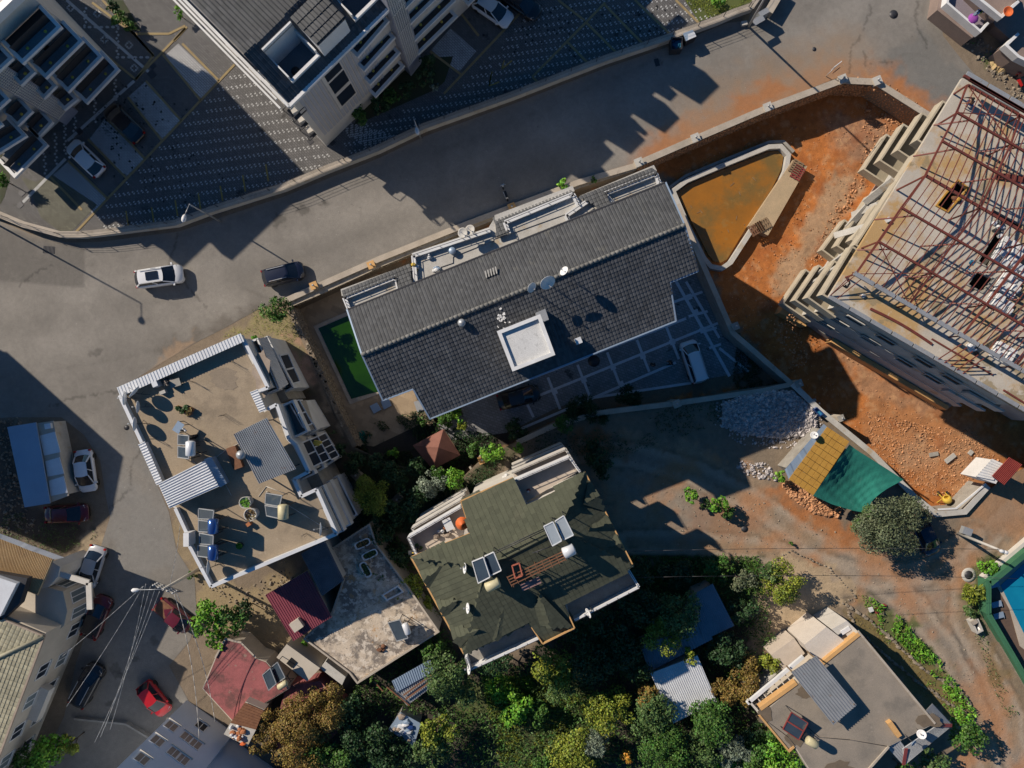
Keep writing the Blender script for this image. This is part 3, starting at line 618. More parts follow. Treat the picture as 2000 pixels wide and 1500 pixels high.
for x, y in ((1083,765),(1140,742),(1197,717),(1255,695),(1313,668),(1346,580),(1359,610),(1372,645),(1213,750)): mb.box(P(x, y, ZL+.045), .55, .55, .02, R(22))
mb.build('pale_paver_band', M['pline'], pk)
# ================= BUILDINGS =================
for o in list(C.objects):
    if o.name.split('.')[0].endswith(('wall', 'pillar')) and 'category' in o: o['kind'] = 'thing'
def ray(px, py, p0, n):
    """where the sight line of a pixel meets the plane through p0 with normal n"""
    o = Vector((0, 0, H)); d = Vector(((px-1000)/FPX, (750-py)/FPX, -1)); return o + d*((Vector(p0)-o).dot(n)/d.dot(n))
class Wall:
    def __init__(s, a, b, z0, z1):     # seen from outside, a -> b ; outward normal to the right of a->b
        s.a = Vector((a[0], a[1], 0)); s.b = Vector((b[0], b[1], 0)); s.u = (s.b-s.a).normalized(); s.n = Vector((s.u.y, -s.u.x, 0)); s.z0, s.z1 = z0, z1; s.L = (s.b-s.a).length
    def sz(s, px, py): q = ray(px, py, s.a, s.n); return (q-s.a).dot(s.u), q.z
    def pt(s, t, z, out=0): return s.a + s.u*t + s.n*out + Vector((0, 0, z))
    def panel(s, mb, t0, t1, z0, z1, out, th=.06):
        a = s.pt(t0, z0, out-th); b = s.pt(t1, z0, out-th); c = s.pt(t1, z0, out); d = s.pt(t0, z0, out)
        mb.prism([a, b, c, d], z0, z1); return mb
def window(parent, wl, t, z, w, h, glass='glass', frame='white', mull=1, out=.0, sill=True, name='window'):
    f = MB(); e = .09
    for a, b, c, d in ((t-w/2, t+w/2, z, z+e), (t-w/2, t+w/2, z+h-e, z+h), (t-w/2, t-w/2+e, z+e, z+h-e), (t+w/2-e, t+w/2, z+e, z+h-e)): wl.panel(f, a, b, c, d, out+.05, .12)
    for k in range(mull): x = t - w/2 + w*(k+1)/(mull+1); wl.panel(f, x-.035, x+.035, z+e, z+h-e, out+.04, .1)
    o = f.build(name, M[frame], parent)
    wl.panel(MB(), t-w/2+e, t+w/2-e, z+e, z+h-e, out+.015, .03).build('pane', M[{'glass': 'pane', 'glass_l': 'pane_l'}.get(glass, glass)], o)
    if sill: wl.panel(MB(), t-w/2-.1, t+w/2+.1, z-.08, z, out+.16, .2).build('sill', M['offwhite'], o)
    return o
def balcony(parent, A, B, z, depth, nin, floor='brown', lamps=True, strip='dkfloor', edge='white', w=.28, fins=0, rail=True):
    A = P(*A, z); B = P(*B, z); u = (B-A).normalized(); nin = Vector(nin).normalized(); L = (B-A).length; d = Vector((0, 0, -1))
    b = MB(); b.slab([A+u*w, B-u*w, B-u*w+nin*depth, A+u*w+nin*depth][::1], .05); b.v = [(x, y, zz-.22) for x, y, zz in b.v]
    f = b.build('balcony', M[floor], parent)
    m = MB(); m.beam(A - d*0 + nin*w/2 + d*.15, B + nin*w/2 + d*.15, w, .3)
    for q, sg in ((A, 1), (B, -1)): m.beam(q + u*sg*w/2 + nin*w + d*.15, q + u*sg*w/2 + nin*depth + d*.15, w, .3)
    m.build('edge_beam', M[edge], f)
    s = MB(); s.beam(A + u*w + nin*(w+.42) + d*.19, B - u*w + nin*(w+.42) + d*.19, .8, .05); s.build('gutter_strip', M[strip], f)
    if rail:
        r = MB(); r.beam(A + u*w + nin*(w+.86) + d*-.25, B - u*w + nin*(w+.86) + d*-.25, .04, .8); r.build('railing', M['metal_dk'], f)
    if lamps:
        for t in (.27, .72):
            q = A + (B-A)*t + nin*(w+.42) + d*.16; MB().lathe(q, [(.13,0),(.13,.07),(0,.09)], 10).build('lamp', M['yellow'], f)
    return f
# ---------- tiled long building (centre) ----------
T = thing('tiled_building', 'long apartment block under a dark grey tiled gable roof beside the green pool', 'building', P(1010, 600, ZL))
MB().prism([P(x, y, 12.4) for x, y in [(700,618),(1290,378),(1345,520),(1300,552),(1312,605),(858,785),(815,740),(758,758)]], ZL, 11.6).build('wall', M['offwhite'], T)
MB().prism([P(x, y, 10.6) for x, y in [(676,574),(808,523),(806,497),(955,447),(965,430),(1115,374),(1126,390),(1272,334),(1300,372),(1290,392),(705,618)]], ZL, 11.16).build('lower_wall', M['conc_l'], T)
rA, rB = P(707,693,14.2), P(1337,440,14.2)
nA, nB = P(678,605,13.1), P(1300,357,13.1); sA = P(748,782,13.0)
u = rB-rA; vS = sA-rA; dz = (13.0-14.2)/98.
tiles('roof_tiles', rA, u, nA-rA, [rA, rB, nB, nA], .28, .34, M['tile_sun'], T, lift=.04)
zx = 14.2 + dz*165
tiles('roof_tiles', rA, u, vS, [rA, rB, P(1363,530,13.0), P(1308,552,13.0), P(1320,627,zx), P(840,818,zx), P(807,760,13.0), sA], .28, .34, M['tile_shade'], T, lift=.06)
for nm, a, b in (('fascia', nA, nB), ('fascia', nA, rA), ('fascia', nB, rB), ('fascia', rA, sA), ('fascia', rB, P(1363,530,13.0)), ('fascia', sA, P(807,760,13.0)), ('fascia', P(807,760,13.0), P(840,818,zx)), ('fascia', P(840,818,zx), P(1320,627,zx)), ('fascia', P(1320,627,zx), P(1308,552,13.0)), ('fascia', P(1308,552,13.0), P(1363,530,13.0))):
    MB().beam(a - Vector((0, 0, .06)), b - Vector((0, 0, .06)), .12, .3).build(nm, M['metal_b'] if b != nB else M['metal_dk'], T)
mb = MB(); n = 74
for i in range(n):
    a = rA + (rB-rA)*(i/n); b = rA + (rB-rA)*((i+1.06)/n); mb.tube(a + Vector((0, 0, .06)), b + Vector((0, 0, .08)), .15, 8, .17)
M['ridge'] = mat('pale_ridge_mortar', (.20,.195,.18), (.14,.138,.13), 1.5, island=.15)
mb.build('ridge_tile', M['ridge'], T, kind='stuff')
for k, pl in enumerate(([(669,567),(800,519),(805,556),(779,567),(773,540),(671,580)], [(966,424),(1117,367),(1121,377),(986,432),(994,456),(970,464)], [(1132,386),(1274,327),(1280,338),(1180,377),(1194,397),(1170,408),(1150,392)])):
    uu = P(1274,327,11.4)-P(669,567,11.4); un = uu.normalized(); vv = Vector((un.y, -un.x, 0)) + Vector((0, 0, .28)); o_ = P(669,567,11.4)
    nn = un.cross(vv).normalized(); nn = nn if nn.z > 0 else -nn
    W3 = [ray(x, y, o_, nn) for x, y in pl]
    tiles('lower_roof_tiles', o_, uu, vv, W3, .30, .34, M['tile_sun'], T, lift=.04)
    MB().prism([ray(x, y, P(x, y, 10.6), Vector((0, 0, 1))) for x, y in pl], 10.6, 11.25).build('parapet', M['conc_l'], T)
def terrace(parent, poly, z, edges, hw=.35, w=.34, mt='white', fl='conc_l', floorname='terrace_floor'):
    pts = [P(x, y, z+hw) for x, y in poly]; f = MB().prism(pts, z-.04, z+.02).build(floorname, M[fl], parent)
    for i in edges:
        a, b = pts[i], pts[(i+1) % len(pts)]; path_wall([a, b], w, z, z+hw).build('parapet', M[mt], parent)
        r = MB(); r.beam((a.x, a.y, z+hw+.25), (b.x, b.y, z+hw+.25), .04)
        for t in (.05, .35, .65, .95): q = a.lerp(b, t); r.beam((q.x, q.y, z+hw), (q.x, q.y, z+hw+.25), .04)
        r.build('railing', M['metal_dk'], parent)
    return f
terrace(T, [(672,581),(773,541),(779,566),(681,603)], 11.22, (0, 3, 1))
terrace(T, [(807,499),(957,449),(964,468),(884,500),(884,512),(860,520),(862,535),(812,555)], 11.22, (0, 7))
terrace(T, [(986,434),(1119,379),(1130,400),(1105,416),(994,456)], 11.22, (0, 1, 4))
terrace(T, [(1106,421),(1147,393),(1168,410),(1111,431)], 11.22, (0, 3))
terrace(T, [(1181,378),(1281,339),(1288,358),(1196,396)], 11.22, (0, 1, 3))
st = [(975,649),(1053,618),(1080,691),(1003,721)]
stw = [P(x, y, 15.6) for x, y in st]
MB().prism(stw, 12.5, 15.3).build('stair_tower', M['offwhite'], T)
path_wall([stw[i] for i in range(4)], .28, 15.3, 15.6, True).build('parapet', M['white'], T)
MB().prism([stw[0].lerp(stw[2], .03), stw[1].lerp(stw[3], .03), stw[2].lerp(stw[0], .03), stw[3].lerp(stw[1], .03)], 15.28, 15.34).build('tower_roof', mat('cracked_white_screed', (.62,.62,.61), (.52,.52,.51), .9, stain=[(2.8,.60,.02,(.36,.36,.35),.5)], bump=.3), T)
MB().slab([P(x, y, 14.3) for x, y in [(1046,611),(1065,603),(1072,624),(1053,632)]], .9).build('roof_hatch', M['metal'], T)
MB().lathe(P(903,632,13.7), [(.12,0),(.12,.5),(.3,.55),(.32,.75),(.2,.9),(0,.95)], 14).build('vent_cowl', M['metal'], T)
MB().box(P(1129,666,12.7), .5, .5, .5, R(22)).build('roof_vent', M['metal_w'], T)
mb = MB()
for i in range(5): mb.box(P(949+i*5, 536-i*2, 13.75), .1, .55, .1, R(12))
mb.build('snow_guard', M['conc_l'], T)
rp = random.Random(8); mb = MB()
for i in range(26):
    q = ray(rp.gauss(982, 6), rp.gauss(622, 8), rA, (rB-rA).cross(vS).normalized()); mb.box(q + Vector((0, 0, .1)), rp.uniform(.06, .22), rp.uniform(.06, .22), .02, rp.uniform(0, 3))
mb.build('paint_splash', M['white'], T, kind='stuff')
# satellite dishes
def dish(x, y, z, az, el, r, label, pole=1.0, m='white', grp='satellite dishes on the roofs', foot=None):
    """az: direction the dish looks (world), el elevation; (x,y) pixel of the dish centre, z its height, foot: height it stands on"""
    c = P(x, y, z); ax = Vector((math.cos(az)*math.cos(el), math.sin(az)*math.cos(el), math.sin(el))); zb = z - pole
    back = c - ax*.12; base = Vector((back.x, back.y, zb)) - Vector((ax.x, ax.y, 0))*.15
    T = thing('satellite_dish', label, 'satellite dish', base, 0, grp)
    MB().lathe(c, [(0,-.0),(r*.45,.03),(r*.8,.09),(r,.15),(r*.99,.17),(r*.8,.115),(r*.45,.05),(0,.02)], 22, ax).build('dish', M[m], T)
    b = MB(); b.tube(base, back - Vector((0, 0, .05)), .03, 6); b.tube(base + Vector((.35, 0, 0)), base + (back-base)*.55, .02, 5); b.tube(base + Vector((-.2, .3, 0)), base + (back-base)*.55, .02, 5); b.tube(back - Vector((0, 0, .05)), c, .03, 6)
    b.build('mast', M['metal_dk'], T)
    a = MB(); lo = c - Vector((0, 0, r*.8)); a.tube(c + ax*.1 - Vector((0, 0, r*.9)), c + ax*r*1.1, .018, 5); a.box(c + ax*r*1.1 - Vector((0, 0, .06)), .1, .1, .12); a.build('feed_arm', M['metal'], T)
    return T
dish(1036,560,15.9,R(-38),R(36),.42,'small white satellite dish nearest the left on the ridge of the tiled roof', 1.3)
dish(1068,550,15.9,R(-60),R(40),.62,'larger grey white satellite dish in the middle of the ridge trio', 1.3)
dish(1104,531,15.9,R(150),R(40),.38,'small white satellite dish at the right of the ridge trio', 1.3)
dish(905,455,12.4,R(200),R(70),.42,'white round dish on the roadside terrace parapet, left of its pair', .9, 'conc_l')
dish(919,450,12.4,R(160),R(70),.42,'white round dish on the roadside terrace parapet, right of its pair', .9, 'conc_l')
# laundry and clutter on the terrace
def clutter(cx, cy, z, n, sp, mats, seed, smin=.12, smax=.4, hmax=.35, name='bundle', label=None, cat=None):
    r = random.Random(seed); T_ = thing(name, label, cat, P(cx, cy, z))
    for i in range(n):
        q = P(cx + r.gauss(0, sp), cy + r.gauss(0, sp), z); s = r.uniform(smin, smax); hh = r.uniform(.08, hmax); k = r.randint(5, 7); a0 = r.uniform(0, 6); m = MB(); e = r.uniform(.5, 1)
        ring = lambda f, zz: [(q.x + math.cos(a0+2*math.pi*j/k)*s*f/2*r.uniform(.8, 1.2), q.y + math.sin(a0+2*math.pi*j/k)*s*f*e/2*r.uniform(.8, 1.2), q.z + zz) for j in range(k)]
        m.add(ring(1, 0) + ring(.9, hh*.8) + ring(.45, hh), [tuple(range(2*k, 3*k))] + [(j, (j+1) % k, k+(j+1) % k, k+j) for j in range(k)] + [(k+j, k+(j+1) % k, 2*k+(j+1) % k, 2*k+j) for j in range(k)])
        m.build('item', M[r.choice(mats)], T_)
    return T_
clutter(812,522,11.25,9,3.5,['white','white','yellow'],5,.2,.5,.5,label='heap of white and yellow laundry at the left end of the roof terrace',cat='laundry')
clutter(852,528,11.25,6,3,['white','metal_b'],6,.2,.5,.5,label='white and blue bags against the terrace wall of the tiled roof',cat='bags')
clutter(840,503,11.25,4,2.4,['white','metal'],16,.2,.4,.5,label='white pots on the roadside terrace parapet corner',cat='pots')
MB().lathe(P(884,491,11.25), [(.28,0),(.3,.35),(.26,.4),(0,.42)], 14).build('water_butt', M['metal_b'], None, 'round blue lidded tub on the roof terrace below the twin dishes', 'tub')
# ---------- second apartment block (top centre) ----------
zr = 12.2; K = P(565,202,zr); e2 = Vector((.714,.70,0)).normalized(); nw = Vector((-e2.y, e2.x, 0)); se = -nw; sw = -e2
T = thing('tiled_apartment_block', 'white apartment block with dark tiled roof, lattice tower and stacked balconies', 'building', (K.x, K.y, 0))
g = lambda s, t, z=0: Vector((K.x, K.y, 0)) + e2*s + nw*t + Vector((0, 0, z))
MB().prism([g(.3,.5), g(26.5,.5), g(26.5,16), g(.3,16)], 0, 11.4).build('wall', M['offwhite'], T)
MB().prism([g(6,8), g(26.5,8), g(26.5,15), g(6,15)], 11.4, 13.4).build('attic_wall', M['offwhite'], T)
rg = 3.9; zrg = 14.4
ev = g(.3, 0, zr)
def rp_(s, t): return g(s, t, zr + (zrg-zr)*t/rg)
for poly in ([(0,0),(26.8,0),(26.8,.75),(0,.75)], [(0,.75),(1.3,.75),(1.3,rg),(0,rg)], [(4.4,.75),(8.3,.75),(8.3,rg),(4.4,rg)], [(11.5,.75),(26.8,.75),(26.8,rg),(11.5,rg)], [(1.3,3.3),(4.4,3.3),(4.4,rg),(1.3,rg)]):
    tiles('roof_tiles', g(0, 0, zr), e2, rp_(0, rg)-rp_(0, 0), [rp_(*q) for q in poly], .32, .38, M['tile_shade'], T, lift=.05)
nwp = [g(-.1, rg, zrg), g(26.8, rg, zrg), g(26.8, 12.5, 13.6), g(-.1, 12.5, 13.6)]
tiles('roof_tiles', g(0, rg, zrg), e2, nwp[3]-nwp[0], [g(.1, rg, zrg)] + nwp[1:3] + [g(.1, 12.5, 13.6)], .34, .72, M['tile_sun'], T, lift=.10)
dm = [ray(x, y, g(0, rg, zrg+.15), Vector((0, 0, 1))) for x, y in [(568,36),(621,90),(676,36),(628,-14)]]
dm2 = [dm[0], dm[1] - Vector((0, 0, .5)), dm[2] - Vector((0, 0, .5)), dm[3]]
MB().prism([d_.lerp((dm[0]+dm[2])/2, .05) for d_ in dm], 12.3, 14.4).build('dormer_wall', M['white'], T)
tiles('dormer_roof_tiles', dm[0] + Vector((0, 0, .1)), (dm[2]-dm[1]), (dm[1]-dm[0]), [p + Vector((0, 0, .1)) for p in dm], .34, .72, M['tile_sun'], T, lift=.09)
dk = MB()
for s0, s1 in ((1.3, 4.4), (8.3, 11.5)): dk.prism([g(s0, .75), g(s1, .75), g(s1, 3.3), g(s0, 3.3)], 11.38, 11.45)
dk.build('roof_terrace_floor', mat('blue_grey_floor', (.15,.18,.21), (.12,.15,.18), .8), T)
for s0, s1 in ((1.3, 4.4), (8.3, 11.5)):
    mw = MB(); mw.prism([g(s0,.7), g(s1,.7), g(s1,.95), g(s0,.95)], 11.4, 12.9); mw.prism([g(s0,.95), g(s0+.12,.95), g(s0+.12,3.3), g(s0,3.3)], 11.4, 13.4); mw.prism([g(s1-.12,.95), g(s1,.95), g(s1,3.3), g(s1-.12,3.3)], 11.4, 13.4); mw.prism([g(s0,3.3), g(s1,3.3), g(s1,3.45), g(s0,3.45)], 11.4, 14.4)
    mw.build('terrace_wall', M['white'], T)
MB().lathe(g(2.2, 1.6, 11.45), [(.3,0),(.36,.6),(0,.6)], 12).build('planter', M['black'], T)
eb = MB(); eb.beam(g(-.15, -.12, zr-.1), g(27, -.12, zr-.1), .3, .3); eb.build('eave_gutter', M['white'], T)
mb = MB(); mb.beam(g(-.2, -.15, zr-.1), g(-.2, 13, zr-.1), .22, .3); mb.beam(g(-.45, 1.5, zr-1.1), g(-.45, 15, zr-1.1), .16, .2); mb.beam(g(-.7, 1.5, zr-2.6), g(-.7, 15, zr-2.6), .16, .2); mb.build('side_gutter', M['white'], T)
# side roof recess
MB().prism([g(-.1, rg+.2), g(1.4, rg+.2), g(1.4, 13), g(-.1, 13)], 11.4, 11.7).build('side_terrace', M['dkfloor'], T)
WL = Wall(g(.3, .5), g(26.5, .5), 0, 11.4)
# ribbed cladding and picture window on the visible facade
t0, z0 = WL.sz(690, 50); 
mb = MB()
for i in range(19): WL.panel(mb, .5+i*.42, .5+i*.42+.3, 2.2, 11.1, .05, .05)
mb.build('cladding_board', mat('grey_cladding', (.42,.43,.46), (.37,.38,.41), .6), T, kind='stuff')
ta, za = WL.sz(500, 128); 
def wallbox(px4, wl, out, m, parent, name, th=.1, inset=0):
    q = [wl.sz(x, y) for x, y in px4]; t_0 = (q[0][0]+q[3][0])/2; t_1 = (q[1][0]+q[2][0])/2; z_1 = (q[0][1]+q[1][1])/2; z_0 = (q[2][1]+q[3][1])/2
    if t_0 > t_1: t_0, t_1 = t_1, t_0
    if z_0 > z_1: z_0, z_1 = z_1, z_0
    return wl.panel(MB(), t_0+inset, t_1-inset, z_0+inset, z_1-inset, out, th).build(name, m, parent)
wf = wallbox([(625,155),(660,117),(697,178),(665,212)], WL, .12, M['offwhite'], T, 'window_surround', .12)
for q in ([(630,148),(660,121),(668,133),(638,156)], [(640,163),(668,135),(680,153),(653,183)], [(655,190),(682,160),(693,178),(667,205)]):
    wallbox(q, WL, .15, M['pane'], wf, 'pane', .04)
Lz = [2.4, 5.1, 7.8, 10.5]
lb = [(733,190),(723,165),(711,139),(698,112)]; rb_ = [(790,128),(782,102),(772,72),(760,40)]
for a, b, z in zip(lb, rb_, Lz): balcony(T, a, b, z, 1.55, nw, 'dkfloor', strip='metal_dk')
MB().beam(g(0, 0, 0), g(0, .1, 0), .01)
# unseen boxes added on the far eave to notch its road shadow
for s0_, s1_, d0_, zt_ in ((12.6,14.9,.2,13.6),(15.6,17.6,.5,14.6),(18.0,18.4,.2,14.2),(19.3,21.4,.1,14.9),(22.2,23.2,.6,14.0),(23.6,26.2,.2,15.3)): MB().prism([g(s0_, d0_), g(s1_, d0_), g(s1_, 2.2), g(s0_, 2.2)], 12.2, zt_).build('shadow_notch_box', M['white'], T)
# lattice tower
tw = MB(); A = P(815,104,2.0); A2 = P(795,129,2.0); uu = (A-A2).normalized(); wdt = 1.75
tb = A2 + se*.15
tower = MB().prism([tb, tb+uu*wdt, tb+uu*wdt+nw*2.2, tb+nw*2.2], 0, 14.6).build('stair_tower', M['metal_b'] if 0 else mat('tower_render', (.30,.31,.36), (.26,.27,.32), .6), T)
WT = Wall(tb, tb+uu*wdt, 0, 14.6); mb = MB()
for i in range(7): WT.panel(mb, .12+i*.22, .12+i*.22+.07, 2.2, 14.4, .06, .05)
for i in range(56): WT.panel(mb, .1, wdt-.1, 2.3+i*.22, 2.3+i*.22+.06, .065, .05)
for i in range(5): WT.panel(mb, .05, wdt-.05, 2.2+i*3., 2.3+i*3., .09, .05)
mb.build('lattice', M['offwhite'], T, kind='stuff')
rl = [(817,106),(810,79),(801,47),(792,16)]
for (x, y), z in zip(rl, Lz):
    A_ = P(x, y, z); B_ = A_ + e2*5.2; balcony(T, (x, y), PX(B_), z, 1.75, nw, 'dkfloor', strip='metal_dk')
    for k in (1, 2): A2_ = A_ + e2*(6.2*k+.4); balcony(T, PX(A2_), PX(A2_ + e2*4.8), z, 1.5 - .3*k, nw, 'dkfloor', strip='metal_dk', lamps=False)
# small balconies on the short side, near the corner
WS = Wall(g(.3, 16), g(.3, .5), 0, 11.4)
for (x, y), z in zip(((577,215),(590,233),(607,254)), (8.6, 5.8, 3.0)):
    q = P(x, y, z); b = MB().box(q - Vector((0, 0, .3)), 1.5, 1.15, .12, R(44)).build('side_balcony', M['metal_dk'], T)
    m = MB()
    for a_, b_ in (((-.75,-.55),(.75,-.55)),((-.75,.55),(.75,.55)),((.75,-.55),(.75,.55))):
        ro = lambda v_: q + Vector((v_[0]*math.cos(R(44)) - v_[1]*math.sin(R(44)), v_[0]*math.sin(R(44)) + v_[1]*math.cos(R(44)), .45)); m.beam(ro(a_), ro(b_), .05)
        m.beam(ro(a_) - Vector((0, 0, .6)), ro(a_), .05)
    m.build('railing', M['metal_dk'], b); MB().box(q - Vector((0, 0, .18)), .7, .5, .4, R(30)).build('bench', M['offwhite'], b)
for i in range(4):
    for z in (1.2, 4.0, 6.8): window(T, WS, 3.0+i*3.2, z, 1.5, 1.3)
# ---------- first apartment block (top left) ----------
zb = [3.0, 5.85, 8.7, 11.55]
e1 = Vector((.726,.688,0)); nw1 = Vector((-.688,.726,0)); K1 = P(233,135,3.0)
g1 = lambda s, t, z=0: Vector((K1.x, K1.y, 0)) + e1*s + nw1*t + Vector((0, 0, z))
T = thing('balcony_apartment_block', 'grey apartment block at the top left with stepped stacks of lamp lit balconies', 'building', g1(0, 0))
MB().prism([g1(-.2,2.4), g1(-10.5,2.4), g1(-10.5,5), g1(-14.4,5), g1(-14.4,16), g1(-.2,16)], 0, 13.6).build('wall', M['offwhite'], T)
MB().prism([g1(-.5,3.6), g1(-10.9,3.6), g1(-10.9,5.4), g1(-14,5.4), g1(-14,15.6), g1(-.5,15.6)], 13.6, 13.75).build('roof_deck', M['metal_b'], T)
path_wall([g1(0,2.0), g1(0,16), g1(-14.4,16), g1(-14.4,4.8), g1(-10.5,4.8), g1(-10.5,2.0)], .5, 13.5, 14.3, True).build('parapet', M['metal_w'], T)
pg = MB()
for i in range(8): pg.beam(g1(-3-i*.9, 4.2, 14.2), g1(-3-i*.9, 8, 14.2), .3, .12)
pg.build('roof_panel', M['metal_b'], T)
ra = [(233,135),(200,110),(162,80),(120,52)]; la = [(168,203),(132,180),(88,153),(43,125)]
for a, b, z, fl in zip(la, ra, zb, ['brown','brown','dkfloor','black']): balcony(T, a, b, z, 2.5, nw1, fl, w=.3)  # top floor is black: the pergola's shadow put into its colour
for a, b, z in zip([(125,215),(85,193),(40,167),(-5,141)], [(152,193),(110,167),(68,140),(25,113)], zb): balcony(T, a, b, z, 1.6, nw1, 'dkfloor', lamps=False); 
for a, b, z in zip([(73,270),(33,247),(-14,222)], [(103,238),(63,217),(18,193)], zb): balcony(T, a, b, z, 1.8, nw1, 'dkfloor', lamps=False)
for a, b, z in zip([(28,348),(-25,313),(-70,290)], [(93,283),(52,265),(5,243)], zb): balcony(T, a, b, z, 2.4, nw1, 'dkfloor', w=.3)
for (x, y), z in (((140,203),3.0),((100,180),5.85),((58,153),8.7),((88,254),3.0),((50,232),5.85)):
    q = P(x, y, z); MB().lathe(q + nw1*.6, [(.13,-.1),(.13,.0),(0,.02)], 10).build('lamp', M['yellow'], T)
tb = P(104,230,2.0); A = P(118,214,2.0); uu = (A-tb).normalized(); wdt = 1.8
MB().prism([tb, tb+uu*wdt, tb+uu*wdt+nw1*2.4, tb+nw1*2.4], 0, 13.9).build('stair_tower', bpy.data.materials['tower_render'], T)
WT = Wall(tb, tb+uu*wdt, 0, 14); mb = MB()
for i in range(7): WT.panel(mb, .12+i*.22, .12+i*.22+.07, 1.4, 13.7, .06, .05)
for i in range(54): WT.panel(mb, .1, wdt-.1, 1.5+i*.22, 1.5+i*.22+.06, .065, .05)
for i in range(5): WT.panel(mb, .05, wdt-.05, 1.4+i*3., 1.5+i*3., .09, .05)
mb.build('lattice', M['offwhite'], T, kind='stuff')
# terrace furniture
def chair(q, rz, m='black', label='', name='terrace_chair', grp='terrace chairs'):
    T_ = thing(name, label, 'chair', q, 0, grp); c, s = math.cos(rz), math.sin(rz); L_ = lambda x, y, z: Vector(q) + Vector((x*c-y*s, x*s+y*c, z))
    MB().box(L_(0,0,.4), .48, .48, .06, rz).build('seat', M[m], T_); MB().box(L_(-.22,0,.46), .06, .48, .42, rz).build('backrest', M[m], T_)
    for x in (-.2, .2):
        for y in (-.2, .2): MB().box(L_(x,y,0), .05, .05, .4, rz).build('leg', M[m], T_)
    return T_
chair(P(88,92,8.6), 1.0, label='black balcony chair nearest the wall in the top left block')
chair(P(96,97,8.6), 2.4, label='black balcony chair nearest the railing in the top left block')
# hidden neighbour whose shadow lies across the left road
zc = 13.0; Ls = zc/math.tan(SUN_EL)*20; ox, oy = Ls*math.cos(SUN_AZ), Ls*math.sin(SUN_AZ)
fp = [(12-ox,690-oy),(238-ox,893-oy),(216-ox,1003-oy),(128-ox,1078-oy),(-160-ox,960-oy),(-130-ox,700-oy)]
T = thing('roadside_building', 'plain rendered building just outside the left edge casting the road shadow', 'building', P(*fp[0]))
MB().prism([P(*p) for p in fp], 0, zc).build('wall', M['cream'], T); path_wall([P(*p) for p in fp], .3, zc, zc+.02, True).build('parapet', M['white'], T)
def pl(lst, z): return [P(x, y, z) for x, y in lst]
def sheet_roof(parent, q, zs, n, m, name='roof_sheet', h=.06, **kw):
    """ribbed sheet roof from four pixels (ribs run from edge 0-1 to edge 3-2)"""
    zs = zs if isinstance(zs, (list, tuple)) else [zs]*4
    return ribbed(*[P(x, y, z) for (x, y), z in zip(q, zs)], n, h).build(name, m, parent, **kw)
def heater(quads, tank, axis, tl, tr, z0, zlo, zhi, label, m='steel', base=0, pm='panel', tz=None, frame='metal'):
    """solar water heater: panel quads (first two corners = left edge...) high edge = corners 1,2"""
    T = thing('solar_water_heater', label, 'solar water heater', P(*tank, z0), 0, 'solar water heaters on the roofs')
    for q in quads:
        c = [P(*q[0], zlo), P(*q[1], zhi), P(*q[2], zhi), P(*q[3], zlo)]
        o = MB().slab(c, .09).build('collector', M[pm], T); f = MB()
        for i in range(4): f.beam(c[i] + Vector((0,0,.0)), c[(i+1) % 4] + Vector((0,0,.0)), .07, .12)
        f.build('frame', M[frame], o)
    tz = tz or zhi + .25; c = P(*tank, tz); a = Vector(axis).normalized(); mt = MB(); mt.lathe(c - a*tl/2, [(0,-.06),(tr*.7,-.03),(tr,.04),(tr,tl-.04),(tr*.7,tl+.03),(0,tl+.06)], 18, a); mt.build('tank', M[m], T)
    s = MB(); b = a.cross(Vector((0, 0, 1))).normalized()
    for k in (-.4, .4):
        for w in (-.35, .35): s.beam(c + a*tl*k + b*w - Vector((0, 0, tz-z0)), c + a*tl*k + b*w*.6, .05)
        s.beam(c + a*tl*k + b*.35 - Vector((0, 0, (tz-z0)*.5)), c + a*tl*k - b*.35 - Vector((0, 0, (tz-z0)*.5)), .05); s.beam(c + a*tl*k + b*.35 - Vector((0, 0, (tz-z0)-.1)), c + a*tl*k - b*.35 - Vector((0, 0, .2)), .04)
    for q in quads:
        for k in (0, 3): p_ = P(*q[k], zlo); s.beam((p_.x, p_.y, z0), p_, .05)
        for k in (1, 2): p_ = P(*q[k], zhi); s.beam((p_.x, p_.y, z0), p_, .05)
    s.build('stand', M['metal_dk'], T); return T
# ---------- flat roofed building (left centre) ----------
z4 = 10.0
o4 = [(233,768),(474,660),(523,757),(503,764),(521,802),(540,790),(563,857),(577,869),(602,922),(572,937),(588,970),(618,955),(657,1043),(412,1146),(370,1067),(342,993),(328,985),(275,865)]
T = thing('flat_roofed_building', 'sandy flat roofed apartment building with white ribbed parapets, balconies and metal lean-to roofs', 'building', P(450, 900))
T4 = T
M['screed'] = mat('sandy_screed', (.36,.285,.20), (.29,.23,.16), .5, rough=.95, bump=.15, stain=[(.35,.55,.12,(.22,.175,.125),.8),(1.3,.62,.05,(.42,.35,.26),.5),(.8,.66,.04,(.15,.12,.09),.6)], fine=.12)
MB().prism([(p.x, p.y) for p in pl(o4, z4)], 0, z4).build('wall', M['offwhite'], T)
MB().prism([(p.x, p.y) for p in pl([(240,772),(470,668),(516,756),(498,764),(515,806),(536,795),(558,858),(572,872),(597,920),(568,936),(584,972),(614,959),(650,1040),(414,1138),(376,1066),(348,992),(333,983),(282,866)], z4)], z4, z4+.03).build('roof_deck', M['screed'], T)
def cap4(a, b, w, z, m='white', h=.45): path_wall([P(*a, z), P(*b, z)], w, z4, z).build('parapet', M[m], T4)
